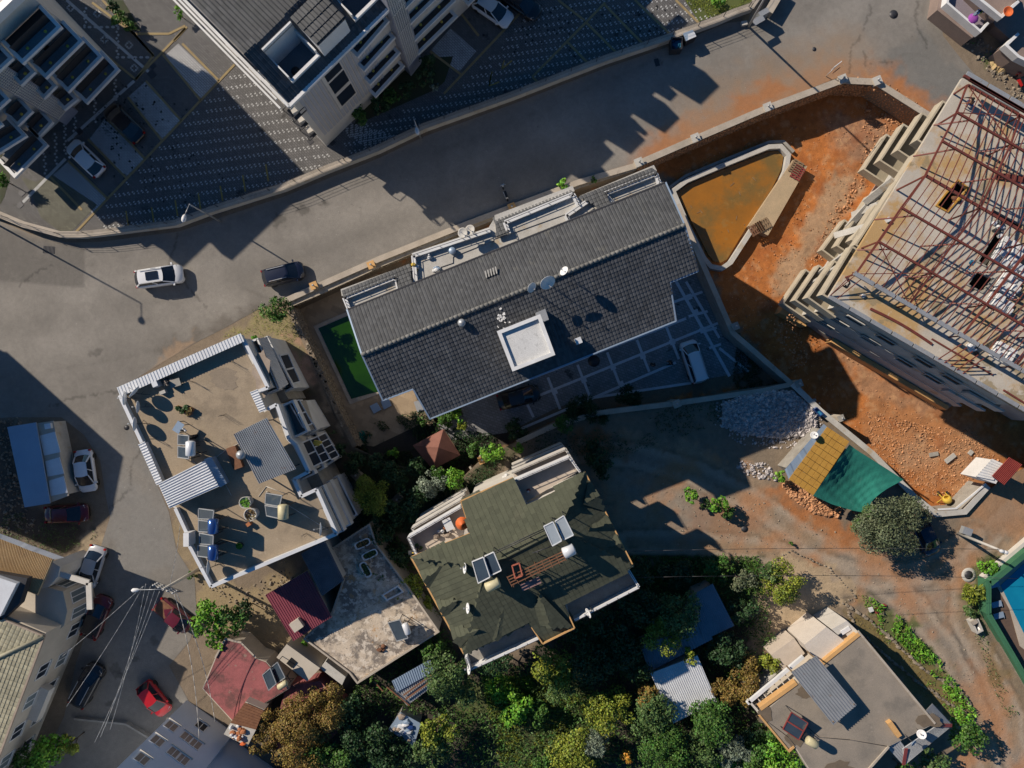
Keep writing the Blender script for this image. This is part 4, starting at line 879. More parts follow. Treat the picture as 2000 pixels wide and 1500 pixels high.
for a, b in (((233,772),(276,864)),((476,664),(523,757)),((523,757),(505,764)),((522,799),(540,790)),((540,790),(564,858)),((564,858),(577,869)),((577,869),(602,922)),((602,922),(574,936)),((574,936),(588,970)),((588,970),(618,956)),((618,956),(657,1043)),((657,1043),(412,1146)),((412,1146),(370,1067)),((373,1060),(342,993))): cap4(a, b, .28, z4+.5, 'metal_w')
sheet_roof(T, [(228,757),(470,651),(477,667),(235,775)], 10.75, 42, M['metal_w'], 'parapet_capping', .05)
sheet_roof(T, [(270,868),(306,948),(318,943),(283,862)], 10.75, 16, M['metal_w'], 'parapet_capping', .05)
sheet_roof(T, [(488,766),(507,806),(520,801),(503,760)], 10.75, 9, M['metal_w'], 'parapet_capping', .05)
path_wall(pl([(235,766),(473,659)], 10.6), .5, z4, 10.6).build('parapet', M['white'], T); path_wall(pl([(277,866),(312,944)], 10.6), .5, z4, 10.6).build('parapet', M['white'], T)
MB().box(P(377,1048,10), .45, 1.1, 1.3, R(0)).build('chimney', M['white'], T)
MB().box(P(462,893,10), .8, 1.9, .5, R(20)).build('chimney', M['rustbrown'], T)
MB().tube(P(472,888,10.3), P(472,888,12.6), .2, 10).lathe(P(472,888,12.6), [(.22,0),(.36,.12),(.36,.3),(.2,.45),(0,.5)], 12).build('flue', M['metal'], T)
# stains
for (x, y, rx, ry, nm) in ((437,738,1.3,.9,'a'),(448,752,.7,.5,'b'),(512,730,.8,2.0,'c'),(608,985,1.2,.7,'d')):
    q = P(x, y, z4+.035+.012*'abcd'.index(nm)); mb = MB(); n = 18; rp = random.Random(x); pts = [(q.x + math.cos(2*math.pi*i/n)*rx*rp.uniform(.7, 1.15), q.y + math.sin(2*math.pi*i/n)*ry*rp.uniform(.7, 1.15), q.z) for i in range(n)]
    mb.slab(pts, .01).build('roof_patch', M['brown'] if nm in 'c' else mat('damp_screed', (.27,.215,.155), (.23,.185,.135), 1.5), T)
sheet_roof(T, [(456,848),(521,816),(578,916),(506,945)][0:1] + [(521,816),(578,916),(506,945)], [12.1,12.0,11.9,12.0], 19, M['metal'], 'lean_to_roof', .08)
mb = MB()
for x, y in ((462,850),(518,822),(570,912),(510,938)): p_ = P(x, y, 12); mb.beam((p_.x, p_.y, z4), p_ - Vector((0, 0, .05)), .09)
mb.build('lean_to_post', M['metal_dk'], T)
sheet_roof(T, [(309,945),(331,993),(428,950),(400,899)], [11.4,11.4,11.7,11.7], 11, M['metal_w'], 'lean_to_roof', .09)
MB().prism(pl([(315,950),(333,988),(420,948),(396,905)], 11.2), z4, 11.25).build('hut_wall', M['conc'], T)
MB().prism(pl([(400,899),(428,950),(440,944),(412,893)], 11), z4, 11.0).build('hut_wall', M['metal_b'], T)
sheet_roof(T, [(398,897),(430,952),(443,944),(412,892)], [11.6,11.5,11.2,11.2], 3, M['metal_b'], 'lean_to_roof', .04)
# east side balconies
def bay4(out, z, dep, m='white', fl='dkfloor', hw=1.0, z0=None, rail=True, win=None):
    a, b = P(*out[0], z), P(*out[1], z); u_ = (b-a).normalized(); ni = Vector((u_.y, -u_.x, 0))
    if ni.x > 0: ni = -ni
    pts = [a, b, b+ni*dep, a+ni*dep]
    MB().prism(pts, z-hw-.2 if z0 is None else z0, z-hw).build('balcony', M[m], T4)
    MB().prism(pts, z-hw, z-hw+.03).build('balcony_floor', M[fl], T4)
    path_wall([a+ni*dep, a, b, b+ni*dep], .16, z-hw, z).build('balcony_parapet', M[m], T4)
    if rail:
        r = MB(); r.beam(a + Vector((0,0,.25)), b + Vector((0,0,.25)), .04)
        for k in range(9): q = a.lerp(b, k/8); r.beam(q, q + Vector((0,0,.25)), .03)
        r.build('railing', M['metal_dk'], T4)
    return a, b, ni
bay4([(502,662),(543,760)], 8.1, 1.6); bay4([(521,658),(572,757)], 5.3, 2.6, z0=0)
q = [(505,661),(546,760),(563,750),(521,658)]; sheet_roof(T, q, [8.2,8.2,6.6,6.6], 34, M['metal_w'], 'awning', .06)
bay4([(548,692),(580,752)], 3.4, 3.2, z0=0)
bay4([(571,783),(599,842)], 8.3, 2.2, rail=False); bay4([(584,783),(617,838)], 5.2, 3.0, z0=0)
def glaz(ax, ay, bx, by, z, n, w=.5, tilt=.45, h=.95):
    """a band of window panes on the outer face"""
    a, b = P(ax, ay, z), P(bx, by, z); u_ = (b-a).normalized(); no = Vector((-u_.y, u_.x, 0)); no = no if no.x > 0 else -no; L = (b-a).length
    f = MB(); s_ = MB()
    for e_ in (0, 1): f.beam(a + no*e_*w*0 - Vector((0,0,h*e_)) + no*e_*tilt, b - Vector((0,0,h*e_)) + no*e_*tilt, .1)
    for k in range(n+1): q = a + u_*L*k/n; f.beam(q, q + no*tilt - Vector((0,0,h)), .09)
    o = f.build('window', M['white'], T4)
    for k in range(n): q0 = a + u_*L*(k+.06)/n; q1 = a + u_*L*(k+.94)/n; s_ = MB(); s_.slab([q0, q1, q1 + no*tilt - Vector((0,0,h)), q0 + no*tilt - Vector((0,0,h))], .03); s_.build('pane', M['pane'], o)
glaz(566,788,592,835,7.9,2,tilt=.6)
glaz(546,694,570,750,4.9,2,tilt=.5)
sheet_roof(T, [(582,785),(600,842),(616,838),(597,781)], [6.0,6.0,5.0,5.0], 22, M['cream'], 'awning', .06)
bay4([(584,866),(613,925)], 8.3, 2.2, rail=False); bay4([(600,856),(632,913)], 6.0, 2.6, rail=False); bay4([(615,845),(650,900)], 3.6, 3.2, z0=0, rail=False)
glaz(587,866,611,912,8.0,2,tilt=.6); glaz(603,860,627,905,6.4,3,tilt=.6); glaz(620,853,647,898,4.2,4,tilt=.55)
clutter(619,865,6.6,2,1.0,['yellow'],3,.5,.8,.2,label='yellow cloth hung over the balcony window of the flat roofed building',cat='cloth',name='hanging_cloth')
bay4([(630,950),(670,1036)], 8.2, 1.9); bay4([(644,940),(684,1024)], 5.4, 2.4, rail=False); bay4([(659,930),(697,1005)], 3.0, 3.0, z0=0, rail=False)
MB().prism(pl([(600,925),(615,920),(630,950),(590,968),(576,940)], 7), 0, 6.5).build('wall', M['conc'], T)
MB().prism(pl([(510,765),(545,752),(560,780),(525,798)], 6), 0, 5.5).build('wall', M['conc'], T)
mb = MB()
for i in range(7): mb.beam(P(655+i*1.2, 953+i*2, 5.45), P(690, 1032-i*1.5, 5.45), .02)
heater([[(348,849),(369,851),(368,869),(348,868)],[(348,872),(369,874),(369,896),(348,893)]], (372,876), (0,1,0), 1.15, .38, z4, 10.7, 12.0, 'twin panel solar water heater with plain white tank beside the west parapet', 'metal_w')
heater([[(388,993),(418,997),(416,1014),(388,1013)],[(388,1016),(418,1019),(418,1040),(388,1038)]], (416,1028), (0,1,0), 1.15, .42, z4, 10.6, 11.9, 'solar water heater with shiny blue tank, upper of the two by the small chimney', 'bluetank')
heater([[(390,1041),(417,1046),(416,1064),(390,1062)],[(387,1065),(418,1068),(418,1090),(387,1086)]], (416,1079), (0,1,0), 1.15, .42, z4, 10.6, 11.9, 'solar water heater with shiny blue tank, lower of the two by the small chimney', 'bluetank')
h = heater([[(520,963),(551,968),(546,989),(518,984)],[(518,987),(548,992),(547,1013),(521,1007)]], (553,1000), (0,1,0), 1.15, .42, z4, 10.6, 11.9, 'solar water heater with yellowed tank beside the two round pots', 'creamtank')
for (x, y, zz, lab, pp, az) in ((247,778,11.0,'edge-on white dish in the corner of the ribbed parapet','w',178),(265,767,11.3,'slanted white dish just inside the ribbed parapet corner','w',140),(273,795,11.0,'small edge-on white dish nearest the roof middle of the corner trio','w',178),(267,828,11.0,'edge-on white dish on the west parapet below the corner trio','w',178),(410,1108,11.2,'edge-on white dish near the south tip of the sandy roof','w',178),(629,1034,11.0,'edge-on white dish by the south east balconies of the sandy roof','w',178)):
    dish(x, y, zz, R(az), R(14), .58 if x != 273 else .5, lab, zz - z4)
def pot(x, y, z, r, h, m, plant, label, name='plant_pot', seed=1, grp=None):
    T_ = thing(name, label, 'plant pot', P(x, y, z), 0, grp); c = P(x, y, z)
    MB().lathe(c, [(r*.75,0),(r,h),(r*.88,h),(r*.8,h*.85),(0,h*.85)], 16).build('pot', M[m], T_)
    rp = random.Random(seed); mb = MB()
    for i in range(90):
        a = rp.uniform(0, 6.28); rr = r*.85*math.sqrt(rp.random()); q = c + Vector((math.cos(a)*rr, math.sin(a)*rr, h*.85 + rp.uniform(.02, .22))); s = rp.uniform(.05, .12); d1 = Vector((rp.gauss(0,1), rp.gauss(0,1), rp.gauss(0,.4))).normalized()*s; d2 = Vector((rp.gauss(0,1), rp.gauss(0,1), rp.gauss(0,.4))).normalized()*s
        mb.add([q-d1, q+d2, q+d1, q-d2], [(0,1,2,3)])
    mb.build('foliage', M[plant], T_, kind='stuff'); return T_
M['lf_lime'] = mat('lime_foliage', (.10,.26,.01), (.07,.20,.008), 2, rough=.7, island=.3, fine=0)
M['lf_brown'] = mat('dry_foliage', (.24,.12,.05), (.12,.12,.03), 3, rough=.8, island=.4, fine=0)
M['lf_green'] = mat('green_foliage', (.042,.105,.018), (.03,.075,.014), 1.2, rough=.55, island=.45, hue=.02, fine=0)
pot(487,978,z4,.5,1.0,'conc_l','lf_lime','large round pot brimming with bright green plants on the sandy roof',seed=2)
pot(498,1001,z4,.55,1.1,'conc_l','lf_brown','large round pot of dry brown growth beside the bright green one',seed=3)
for i, (x, y) in enumerate(((352,797),(360,803),(367,795),(376,800),(372,807))):
    pot(x, y, z4, .22, .35, 'terra' if i != 2 else 'black', 'lf_green' if i < 3 else 'lf_brown', ['dark potted plant at the left end of the roof pot cluster','small potted plant second in the roof pot cluster','black pot with leafy plant at the top of the roof cluster','terracotta pot at the right of the roof pot cluster','terracotta pot at the bottom of the roof pot cluster'][i], seed=i+5)
pot(471,1064,z4,.3,.4,'black','lf_lime','narrow planter with yellow green plants near the lower heaters',seed=9)
def table(x, y, z, s, m, label, rz=.4, hh=.75, name='table'):
    T_ = thing(name, label, 'table', P(x, y, z)); c = P(x, y, z); MB().box(c + Vector((0,0,hh-.05)), s, s*.7, .05, rz).build('table_top', M[m], T_)
    for a in (-1, 1):
        for b in (-1, 1):
            q = Vector((a*s*.42*math.cos(rz) - b*s*.28*math.sin(rz), a*s*.42*math.sin(rz) + b*s*.28*math.cos(rz), 0)); MB().box(c + q, .05, .05, hh-.05, rz).build('leg', M['metal_dk'], T_)
    return T_
table(360,833,z4,.9,'metal_b','grey metal table with clutter on the sandy roof',1.0,1.1)
table(347,748,z4,.9,'conc','low slatted table near the ribbed parapet',.3,.5)
chair(P(338,746,z4), .5, 'brown', 'brown slatted garden chair left of the low roof table', grp='garden chairs on the sandy roof'); chair(P(330,746,z4), 2.5, 'metal_dk', 'dark garden chair nearest the ribbed parapet', grp='garden chairs on the sandy roof')
MB().box(P(311,750,z4), .45, .45, .8, .4).build('box', M['metal_w'], None, 'small white box standing near the ribbed parapet', 'box')
MB().box(P(322,766,z4), .5, .28, .45, .4).build('box', M['conc_l'], None, 'pale wooden box on the sandy roof near the dishes', 'box')
MB().box(P(489,1022,z4), .35, .3, .5, .6).build('brick_stack', M['terra'], None, 'small orange brick block below the round pots', 'brick block')
clutter(362,838,z4+1.1,4,2,['white','metal','black'],12,label='white and dark odds and ends on the grey roof table',cat='clutter')
clutter(380,862,z4,7,4,['black','metal_dk','brown'],13,.2,.5,.8,label='dark scrap heap behind the white tank heater',cat='scrap')
# reinforcing bars left sticking up
mb = MB(); rp = random.Random(5)
for (x, y) in ((452,705),(380,748),(305,855),(440,810),(600,1040),(560,1095)):
    for k in range(4): q = P(x+rp.uniform(-3,3), y+rp.uniform(-3,3), z4); mb.tube(q, q + Vector((rp.uniform(-.15,.15), rp.uniform(-.15,.15), 1.1)), .012, 4)
mb.build('reinforcing_bar', M['metal_dk'], T, kind='stuff')
mb = MB()
for ps in ([(375,900),(410,925),(440,945),(452,968)],[(478,860),(440,880),(415,898)],[(520,960),(600,1010),(640,1035)],[(505,970),(520,950),(560,965)]):
    mb = MB()
    for a, b in zip(ps, ps[1:]): mb.tube(P(*a, z4+.06), P(*b, z4+.06), .03, 5)
    mb.build('roof_pipe', M['conc_l'], T)
# ---------- green shingled building ----------
T = thing('green_shingle_building', 'apartment building with a moss green shingled hip roof and corner balconies', 'building', P(1010, 1090))
ze = 12.0
MB().prism(pl([(815,1090),(905,1050),(915,985),(1005,945),(1030,985),(1135,940),(1222,1102),(1105,1170),(1115,1215),(1060,1245),(1035,1210),(912,1265)], ze-.4), 0, ze-.5).build('wall', M['offwhite'], T)
R1, R2 = P(948,1108,14.5), P(1092,1036,14.5); zz = ze
def pz(x, y, z): return P(x, y, z)
def rface(o, u_, v_, poly): tiles('roof_shingles', o, u_, v_, poly, .42, .42, M['green_sh'], T, lift=.012, prof=False)
nf = lambda x, y: None
pn = (R2-R1); 
def plane_face(a, b, c, polypx):
    """plane through 3 world points; polygon given in pixels"""
    n = (b-a).cross(c-a).normalized(); n = n if n.z > 0 else -n
    u_ = (b-a).normalized(); v_ = u_.cross(n); v_ = v_ if v_.z < 0 else -v_
    rface(a, u_, v_, [ray(x, y, a, n) for x, y in polypx])
plane_face(R1, R2, P(903,977,ze), [(948,1108),(1092,1036),(1142,922),(1080,951),(1085,961),(1024,988),(1002,933),(900,978),(920,1041),(803,1088)])
plane_face(R1, R2, P(1103,1182,12.45), [(948,1108),(1092,1036),(1237,1106),(1225,1115),(1203,1128),(1102,1182),(1122,1226),(1060,1257),(1033,1217),(907,1278)])
plane_face(P(803,1088,ze), P(907,1278,ze), R1, [(803,1088),(948,1108),(907,1278)])
plane_face(P(1142,922,ze), P(1237,1106,ze), R2, [(1142,922),(1092,1036),(1237,1106)])
def gablet(inner, l, r, hgt=.9, inner_z=13.6):
    a = P(*inner, inner_z); b, c = P(*l, ze+.0), P(*r, ze+.0); m = (b+c)/2 + Vector((0, 0, hgt))
    for q in ([a, m, b], [a, c, m]):
        n = (q[1]-q[0]).cross(q[2]-q[0]).normalized(); n = n if n.z > 0 else -n; u_ = (q[1]-q[0]).normalized(); v_ = u_.cross(n); v_ = v_ if v_.z < 0 else -v_
        rface(q[0], u_, v_, q)
    MB().add([m, b, c, m - Vector((0,0,.02))], [(0,1,2)]).build('gable_wall', M['offwhite'], T)
for i_, l_, r_, iz in (((872,1100),(818,1115),(838,1150),13.1),((895,1172),(850,1172),(868,1205),13.3),((935,1230),(876,1222),(900,1268),13.3),((1140,985),(1150,935),(1185,1000),13.2),((1150,1035),(1185,1005),(1202,1036),13.3),((1165,1075),(1202,1040),(1222,1078),13.0),((985,1180),(905,1277),(1033,1217),13.3),((1055,1160),(1033,1217),(1120,1227),13.5)): gablet(i_, l_, r_, .5, iz)
mb = MB()
for a, b in ((R1, R2), (R1, P(803,1088,ze)), (R1, P(907,1278,ze)), (R2, P(1142,922,ze)), (R2, P(1237,1106,ze))): mb.tube(a + Vector((0,0,.05)), b + Vector((0,0,.05)), .1, 6)
mb.build('ridge_cap', M['green_sh'], T)
mb = MB(); ol = [(803,1088),(920,1041),(900,978),(1002,933)]
for a, b in zip(ol, ol[1:]): mb.beam(P(*a, ze-.05), P(*b, ze-.05), .1, .22)
MB().beam(P(1142,922,ze-.05), P(1237,1106,ze-.05), .12, .22).build('fascia', M['orange'], T); MB().beam(P(907,1278,ze-.05), P(803,1088,ze-.05), .12, .22).build('fascia', M['orange'], T)
for a, b in (((1102,1182),(1122,1226)),((1122,1226),(1060,1257)),((1060,1257),(1033,1217))): MB().beam(P(*a, ze-.05), P(*b, ze-.05), .1, .22).build('fascia', M['orange'], T)
mb.build('fascia', M['orange'], T)
M['tilecream'] = mat('cream_floor_tile', (.55,.47,.39), (.47,.40,.33), 1.2, fine=.08)
def b5bal(poly, z, edges, wall='white', fl='tilecream', hw=.9, base=True):
    pts = pl(poly, z); MB().prism(pts, z-hw-.25, z-hw).build('balcony', M['offwhite'], T); MB().prism(pts, z-hw, z-hw+.03).build('balcony_floor', M[fl], T)
    for i in edges:
        a, b = pts[i], pts[(i+1) % len(pts)]; path_wall([a, b], .2, z-hw-.3, z).build('balcony_parapet', M[wall], T)
        r = MB(); r.beam(a + Vector((0,0,.3)), b + Vector((0,0,.3)), .04)
        for k in range(7): q = a.lerp(b, k/6); r.beam(q, q + Vector((0,0,.3)), .03)
        r.build('railing', M['metal_dk'], T)
b5bal([(797,1050),(900,990),(922,1040),(815,1089)], 11.6, (0,3)); b5bal([(1003,940),(1112,893),(1133,922),(1026,985)], 11.6, (0,1,3))
for k, z in ((1, 8.7), (2, 5.8), (3, 3.0)):
    s = (H-z)/(H-11.6); f = lambda x, y: (1000+(x-1000)*58.4/(H-z), 750+(y-750)*58.4/(H-z))
    b5bal([f(795,1046), f(898,986), f(922,1040), f(815,1089)], z, (0,3), 'offwhite'); b5bal([f(1000,932), f(1110,884), f(1133,922), f(1026,985)], z, (0,1), 'offwhite')
b5bal([(1104,1183),(1228,1114),(1248,1147),(1122,1212)], 11.4, (1,2), fl='conc'); b5bal([(910,1284),(1034,1218),(1052,1247),(918,1308)], 11.4, (2,3), fl='conc')
MB().box(P(1119,1229,11.3), .2, .2, .1).build('railing_foot', M['metal_dk'], T)
M['panel_l'] = mat('bleached_collector', (.30,.34,.38), (.24,.28,.32), .7, rough=.15, fine=.05)
heater([[(922,1097),(944,1088),(957,1127),(934,1139)],[(945,1087),(964,1078),(979,1114),(958,1124)]], (962,1142), (.91,.42,0), 1.1, .4, 13.6, 15.3, 15.6, 'twin panel solar water heater with pale tank on the green shingle roof', 'creamtank', tz=15.2, frame='white')
heater([[(1062,1028),(1080,1019),(1097,1056),(1079,1066)],[(1084,1018),(1101,1007),(1120,1045),(1101,1054)]], (1111,1076), (.91,.42,0), .9, .45, 13.4, 15.5, 15.8, 'solar water heater with bleached panels on the green shingle roof', 'metal_w', tz=15.2, pm='panel_l', frame='metal_w')
for (x, y, z, lab, az) in ((911,1110,14.2,'white dish left of the solar panels on the green roof',175),(917,1188,13.6,'white dish on the lower left slope of the green roof',175),(1152,1196,12.0,'small white dish on the lower balcony wall of the green roofed building',200),(919,1307,11.9,'white dish at the bottom corner of the green roofed building',175)):
    dish(x, y, z, R(az), R(20), .42, lab, .9)
F = thing('rooftop_frame', 'rusty steel walkway frame with cable racks across the green shingle roof', 'frame', P(1050,1120,14))
mb = MB()
for k in range(4): mb.beam(P(990+k*3, 1128+k*5, 15.1), P(1098+k*2, 1078+k*5, 15.1), .07)
for k in range(9): t = k/8; mb.beam(P(990+108*t, 1126-50*t, 15.1), P(1000+106*t, 1146-50*t, 15.1), .05)
for x, y in ((992,1130),(1003,1146),(1045,1105),(1055,1120),(1098,1080),(1104,1094)): p_ = P(x, y, 15.1); mb.beam((p_.x, p_.y, 13), p_, .06)
mb.build('beam', M['rustbrown'], F)
mb = MB()
for (x0, y0, x1, y1) in ((965,1078,1068,1030),(965,1082,1068,1034),(1040,1080,1080,1066)): mb.tube(P(x0,y0,14.9), P(x1,y1,14.9), .04, 5)
for (x, y) in ((997,1066),(1034,1048),(1049,1079),(1010,1098)): mb.beam(P(x, y, 15.2), P(x+8, y+6, 13.8), .06)
mb.build('pipe', M['metal_dk'], F)
MB().beam(P(1018,1148,14.4), P(1055,1132,14.4), .55, .12).build('tray', mat('dusty_pink_metal', (.28,.17,.16), (.22,.13,.12), 2), F)
mb = MB(); A0 = [(1000,1105),(1014,1100),(1020,1124),(1006,1130)]
for i in range(4): mb.beam(P(*A0[i], 15.3), P(*A0[(i+1) % 4], 15.3), .09); mb.beam(P(*A0[i], 15.3), P(*A0[i], 13.9), .07)
mb.build('ladder_frame', mat('red_lead_paint', (.45,.13,.08), (.38,.10,.06), 3), F)
clutter(870,1035,10.75,7,7,['brown','white','metal_dk','terra'],21,.25,.6,.7,label='chairs and pots on the cream tiled corner balcony',cat='clutter')
table(877,1021,10.75,1.0,'white','white folding table on the cream tiled corner balcony',2.0,.75)
U = thing('parasol', 'closed orange red parasol at the end of the cream tiled balcony', 'parasol', P(905,1016,10.8)); MB().lathe(P(905,1016,10.8), [(.55,1.4),(.35,1.7),(.05,1.95),(0,2.0)], 12).build('canopy', M['orangep'], U); MB().tube(P(905,1016,10.8), P(905,1016,12.7), .03, 6).build('pole', M['metal_dk'], U)
clutter(1030,960,10.75,3,3,['red','white'],22,.25,.45,.4,label='red and white bowls on the grey corner balcony',cat='bowls')
clutter(810,1075,10.9,8,5,['lf_green','yellow','metal_dk'],23,.2,.5,.5,label='pots of yellow flowers at the corner of the cream balcony',cat='flower pots')
clutter(1110,955,10.75,5,5,['wood','white','brown'],24,.3,.6,.4,label='wooden crates and pale frames on the grey corner balcony',cat='crates')
clutter(988,933,4.0,8,3,['white','metal_w'],25,.25,.5,.6,label='white canisters stacked outside the green roofed building',cat='canisters')
# ---------- gazebo ----------
G = thing('gazebo', 'square garden gazebo with faded terracotta hip roof', 'gazebo', P(851,876,ZL)); ap = P(856,874,1.4)
gc = pl([(806,870),(866,838),(899,889),(845,917)], .0)
for i in range(4):
    a, b = gc[i], gc[(i+1) % 4]; n = 16; mb = MB()
    for k in range(n): q0 = a.lerp(ap, k/n); q1 = b.lerp(ap, k/n); q2 = b.lerp(ap, (k+1.1)/n); q3 = a.lerp(ap, (k+1.1)/n); up = Vector((0,0,.03)); mb.add([q0+up, q1+up, q2, q3, q0 - up*.5, q1 - up*.5], [(0,1,2,3),(4,5,1,0)])
    mb.build('roof_face', M['redwood'], G)
for q in gc: p_ = q.lerp(ap, .15); MB().beam((p_.x, p_.y, ZL), (p_.x, p_.y, 0), .14).build('post', M['wood'], G)
mb = MB()
for i in range(4): a = gc[i].lerp(ap, .15); b = gc[(i+1) % 4].lerp(ap, .15); mb.beam((a.x, a.y, ZL+.9), (b.x, b.y, ZL+.9), .07)
mb.build('rail', M['wood'], G)
GD = thing('garden_platform', 'brown sunken yard with ochre wall beside the green roofed building', 'yard', P(960,920,ZL))
MB().prism(pl([(915,912),(945,893),(1000,870),(1010,905),(1000,930),(985,935),(945,955)], ZL+.1), ZL, ZL+.08).build('yard_floor', mat('rust_paving', (.27,.16,.075), (.21,.12,.055), 1), GD)
path_wall(pl([(944,955),(988,934)], .6), .6, ZL, .8).build('low_wall', M['orange'], GD); path_wall(pl([(917,912),(944,955)], -.6), .2, ZL, -.8).build('low_wall', M['cream'], GD)
# ---------- lower terrace house with bathtubs ----------
T = thing('stained_terrace_house', 'low house with stained concrete roof terrace and bathtub planters', 'house', P(720,1190)); zt = 3.3
ot = [(648,1072),(722,1024),(735,1062),(800,1150),(857,1232),(699,1332),(684,1312),(596,1246),(650,1195),(672,1132)]
M['stained'] = mat('stained_terrace', (.60,.50,.39), (.45,.37,.28), .35, rough=.95, bump=.3, stain=[(.30,.47,.07,(.15,.13,.115),.85),(1.5,.52,.05,(.66,.58,.48),.8),(3.2,.58,.04,(.16,.14,.12),.7),(.8,.60,.05,(.50,.28,.11),.6)], fine=.15)
MB().prism(pl(ot, zt), 0, zt).build('wall', M['cream'], T); path_wall(pl(ot, zt), .16, zt, zt+.25, True).build('parapet', M['kerb'], T)
MB().prism([p_.lerp(P(720,1190,zt), .02) for p_ in pl(ot, zt)], zt, zt+.03).build('roof_deck', M['stained'], T)
def tub(x, y, rz, label, m='lf_green'):
    B = thing('bathtub', label, 'bathtub', P(x, y, zt), 0, 'old bathtubs used as planters'); c = P(x, y, zt); cs, sn = math.cos(rz), math.sin(rz); ring = lambda L, w, z: [c + Vector(((math.copysign(abs(math.cos(a))**.5, math.cos(a))*L/2)*cs - (math.copysign(abs(math.sin(a))**.6, math.sin(a))*w/2)*sn, (math.copysign(abs(math.cos(a))**.5, math.cos(a))*L/2)*sn + (math.copysign(abs(math.sin(a))**.6, math.sin(a))*w/2)*cs, z)) for a in [2*math.pi*i/20 for i in range(20)]]
    vs = ring(1.3,.55,0) + ring(1.55,.72,.5) + ring(1.35,.54,.5) + ring(1.25,.48,.38); fs = [(j*20+i, j*20+(i+1) % 20, (j+1)*20+(i+1) % 20, (j+1)*20+i) for j in range(3) for i in range(20)]
    MB().add(vs, fs).build('tub', M['white'], B); s_ = MB(); s_.add(ring(1.25,.48,.4), [tuple(range(20))]).build('soil', bpy.data.materials['bed_soil'], B)
    rp = random.Random(int(x)); mb = MB()
    for i in range(70):
        q = c + Vector((rp.uniform(-.55,.55)*cs - rp.uniform(-.2,.2)*sn, rp.uniform(-.55,.55)*sn + rp.uniform(-.2,.2)*cs, rp.uniform(.42,.6))); s = .07; d1 = Vector((rp.gauss(0,1), rp.gauss(0,1), rp.gauss(0,.4))).normalized()*s; d2 = Vector((rp.gauss(0,1), rp.gauss(0,1), rp.gauss(0,.4))).normalized()*s; mb.add([q-d1, q+d2, q+d1, q-d2], [(0,1,2,3)])
    mb.build('foliage', M[m], B, kind='stuff')
tub(710,1060,R(25),'white bathtub planter nearest the top of the stained terrace','lf_brown'); tub(724,1081,R(25),'middle white bathtub planter with green shoots on the stained terrace'); tub(716,1110,R(120),'white bathtub planter half under the leaves on the stained terrace')
path_wall(pl([(747,1163),(777,1145),(787,1156),(756,1172)], zt+.4), .12, zt, zt+.45, True).build('planter_edge', M['white'], T)
heater([[(758,1216),(781,1210),(797,1246),(775,1252)]], (794,1228), (.35,-.94,0), 1.0, .3, zt, 4.0, 4.8, 'solar water heater lying on the stained concrete terrace', 'metal_w')
heater([[(513,1318),(528,1305),(540,1335),(525,1348)],[(529,1304),(542,1293),(557,1323),(541,1334)]], (552,1338), (.8,.5,0), .9, .28, 2.8, 4.0, 4.4, 'solar water heater with two dark panels on the pink roof', 'creamtank')
clutter(740,1265,zt,10,5,['brown','rustbrown','black'],31,.2,.6,.4,label='small brown scrap pile on the stained terrace',cat='scrap')
S_ = thing('maroon_roof_shed', 'small house with maroon ribbed metal roof below the sandy flat roof', 'shed', P(583,1183)); MB().prism(pl([(524,1166),(600,1122),(643,1204),(573,1245)], 4), 0, 3.9).build('wall', M['cream'], S_)
sheet_roof(S_, [(573,1252),(518,1162),(600,1115),(648,1205)][1:3] + [(648,1205),(573,1252)], [4.2,4.6,4.6,4.2], 20, M['maroon'], 'roof_sheet', .06)
MB().box(P(583,1217,4.2), 1.0, .9, .7, R(35)).build('chimney', M['cream'], S_)
S_ = thing('grey_roof_shed', 'shed with dark grey corrugated roof between the flat roof and stained terrace', 'shed', P(630,1110)); MB().prism(pl([(595,1085),(632,1062),(668,1130),(630,1158)], 5), 0, 4.6).build('wall', M['offwhite'], S_)
sheet_roof(S_, [(588,1082),(634,1055),(672,1133),(629,1164)], [5.3,5.3,4.9,4.9], 16, mat('dark_corrugated', (.15,.17,.20), (.10,.115,.14), 1, rough=.6), 'roof_sheet', .07)
S_ = thing('small_cream_outbuilding', 'small cream flat roofed outbuilding with one square roof light', 'outbuilding', P(580,1293)); MB().prism(pl([(540,1284),(560,1258),(625,1305),(600,1331)], 3), 0, 3).build('wall', M['cream'], S_); MB().box(P(570,1294,3), .7, .7, .1, R(50)).build('roof_light', M['black'], S_)
MB().prism(pl([(625,1305),(636,1292),(675,1322),(668,1338)], 2.6), 0, 2.6).build('wall', M['conc_l'], S_)
# pink roofed house
T = thing('pink_roofed_house', 'low house with faded pink painted roof terrace below the leafy tree', 'house', P(470,1330)); op = [(420,1285),(440,1248),(470,1255),(500,1285),(520,1292),(565,1345),(520,1372),(475,1432),(395,1345)]
M['pink'] = mat('faded_pink_paint', (.36,.11,.11), (.27,.085,.085), .8, stain=[(.45,.50,.1,(.13,.06,.055),.85),(1.5,.62,.05,(.30,.22,.17),.7)], fine=.15, bump=.2)
MB().prism(pl(op, 2.7), 0, 2.7).build('wall', M['cream'], T); MB().prism([p_.lerp(P(480,1330,2.7), .03) for p_ in pl(op, 2.7)], 2.7, 2.75).build('roof_deck', M['pink'], T)
path_wall(pl([(420,1285),(440,1248),(470,1255),(500,1285)], 2.9), .15, 2.7, 2.9).build('parapet', M['kerb'], T)
S_ = thing('rusty_roof_hut', 'hut with rust brown sheet roof covered with pots', 'hut', P(478,1412)); MB().prism(pl([(437,1434),(478,1372),(515,1388),(483,1458)], 4), 0, 3.8).build('wall', M['cream'], S_)
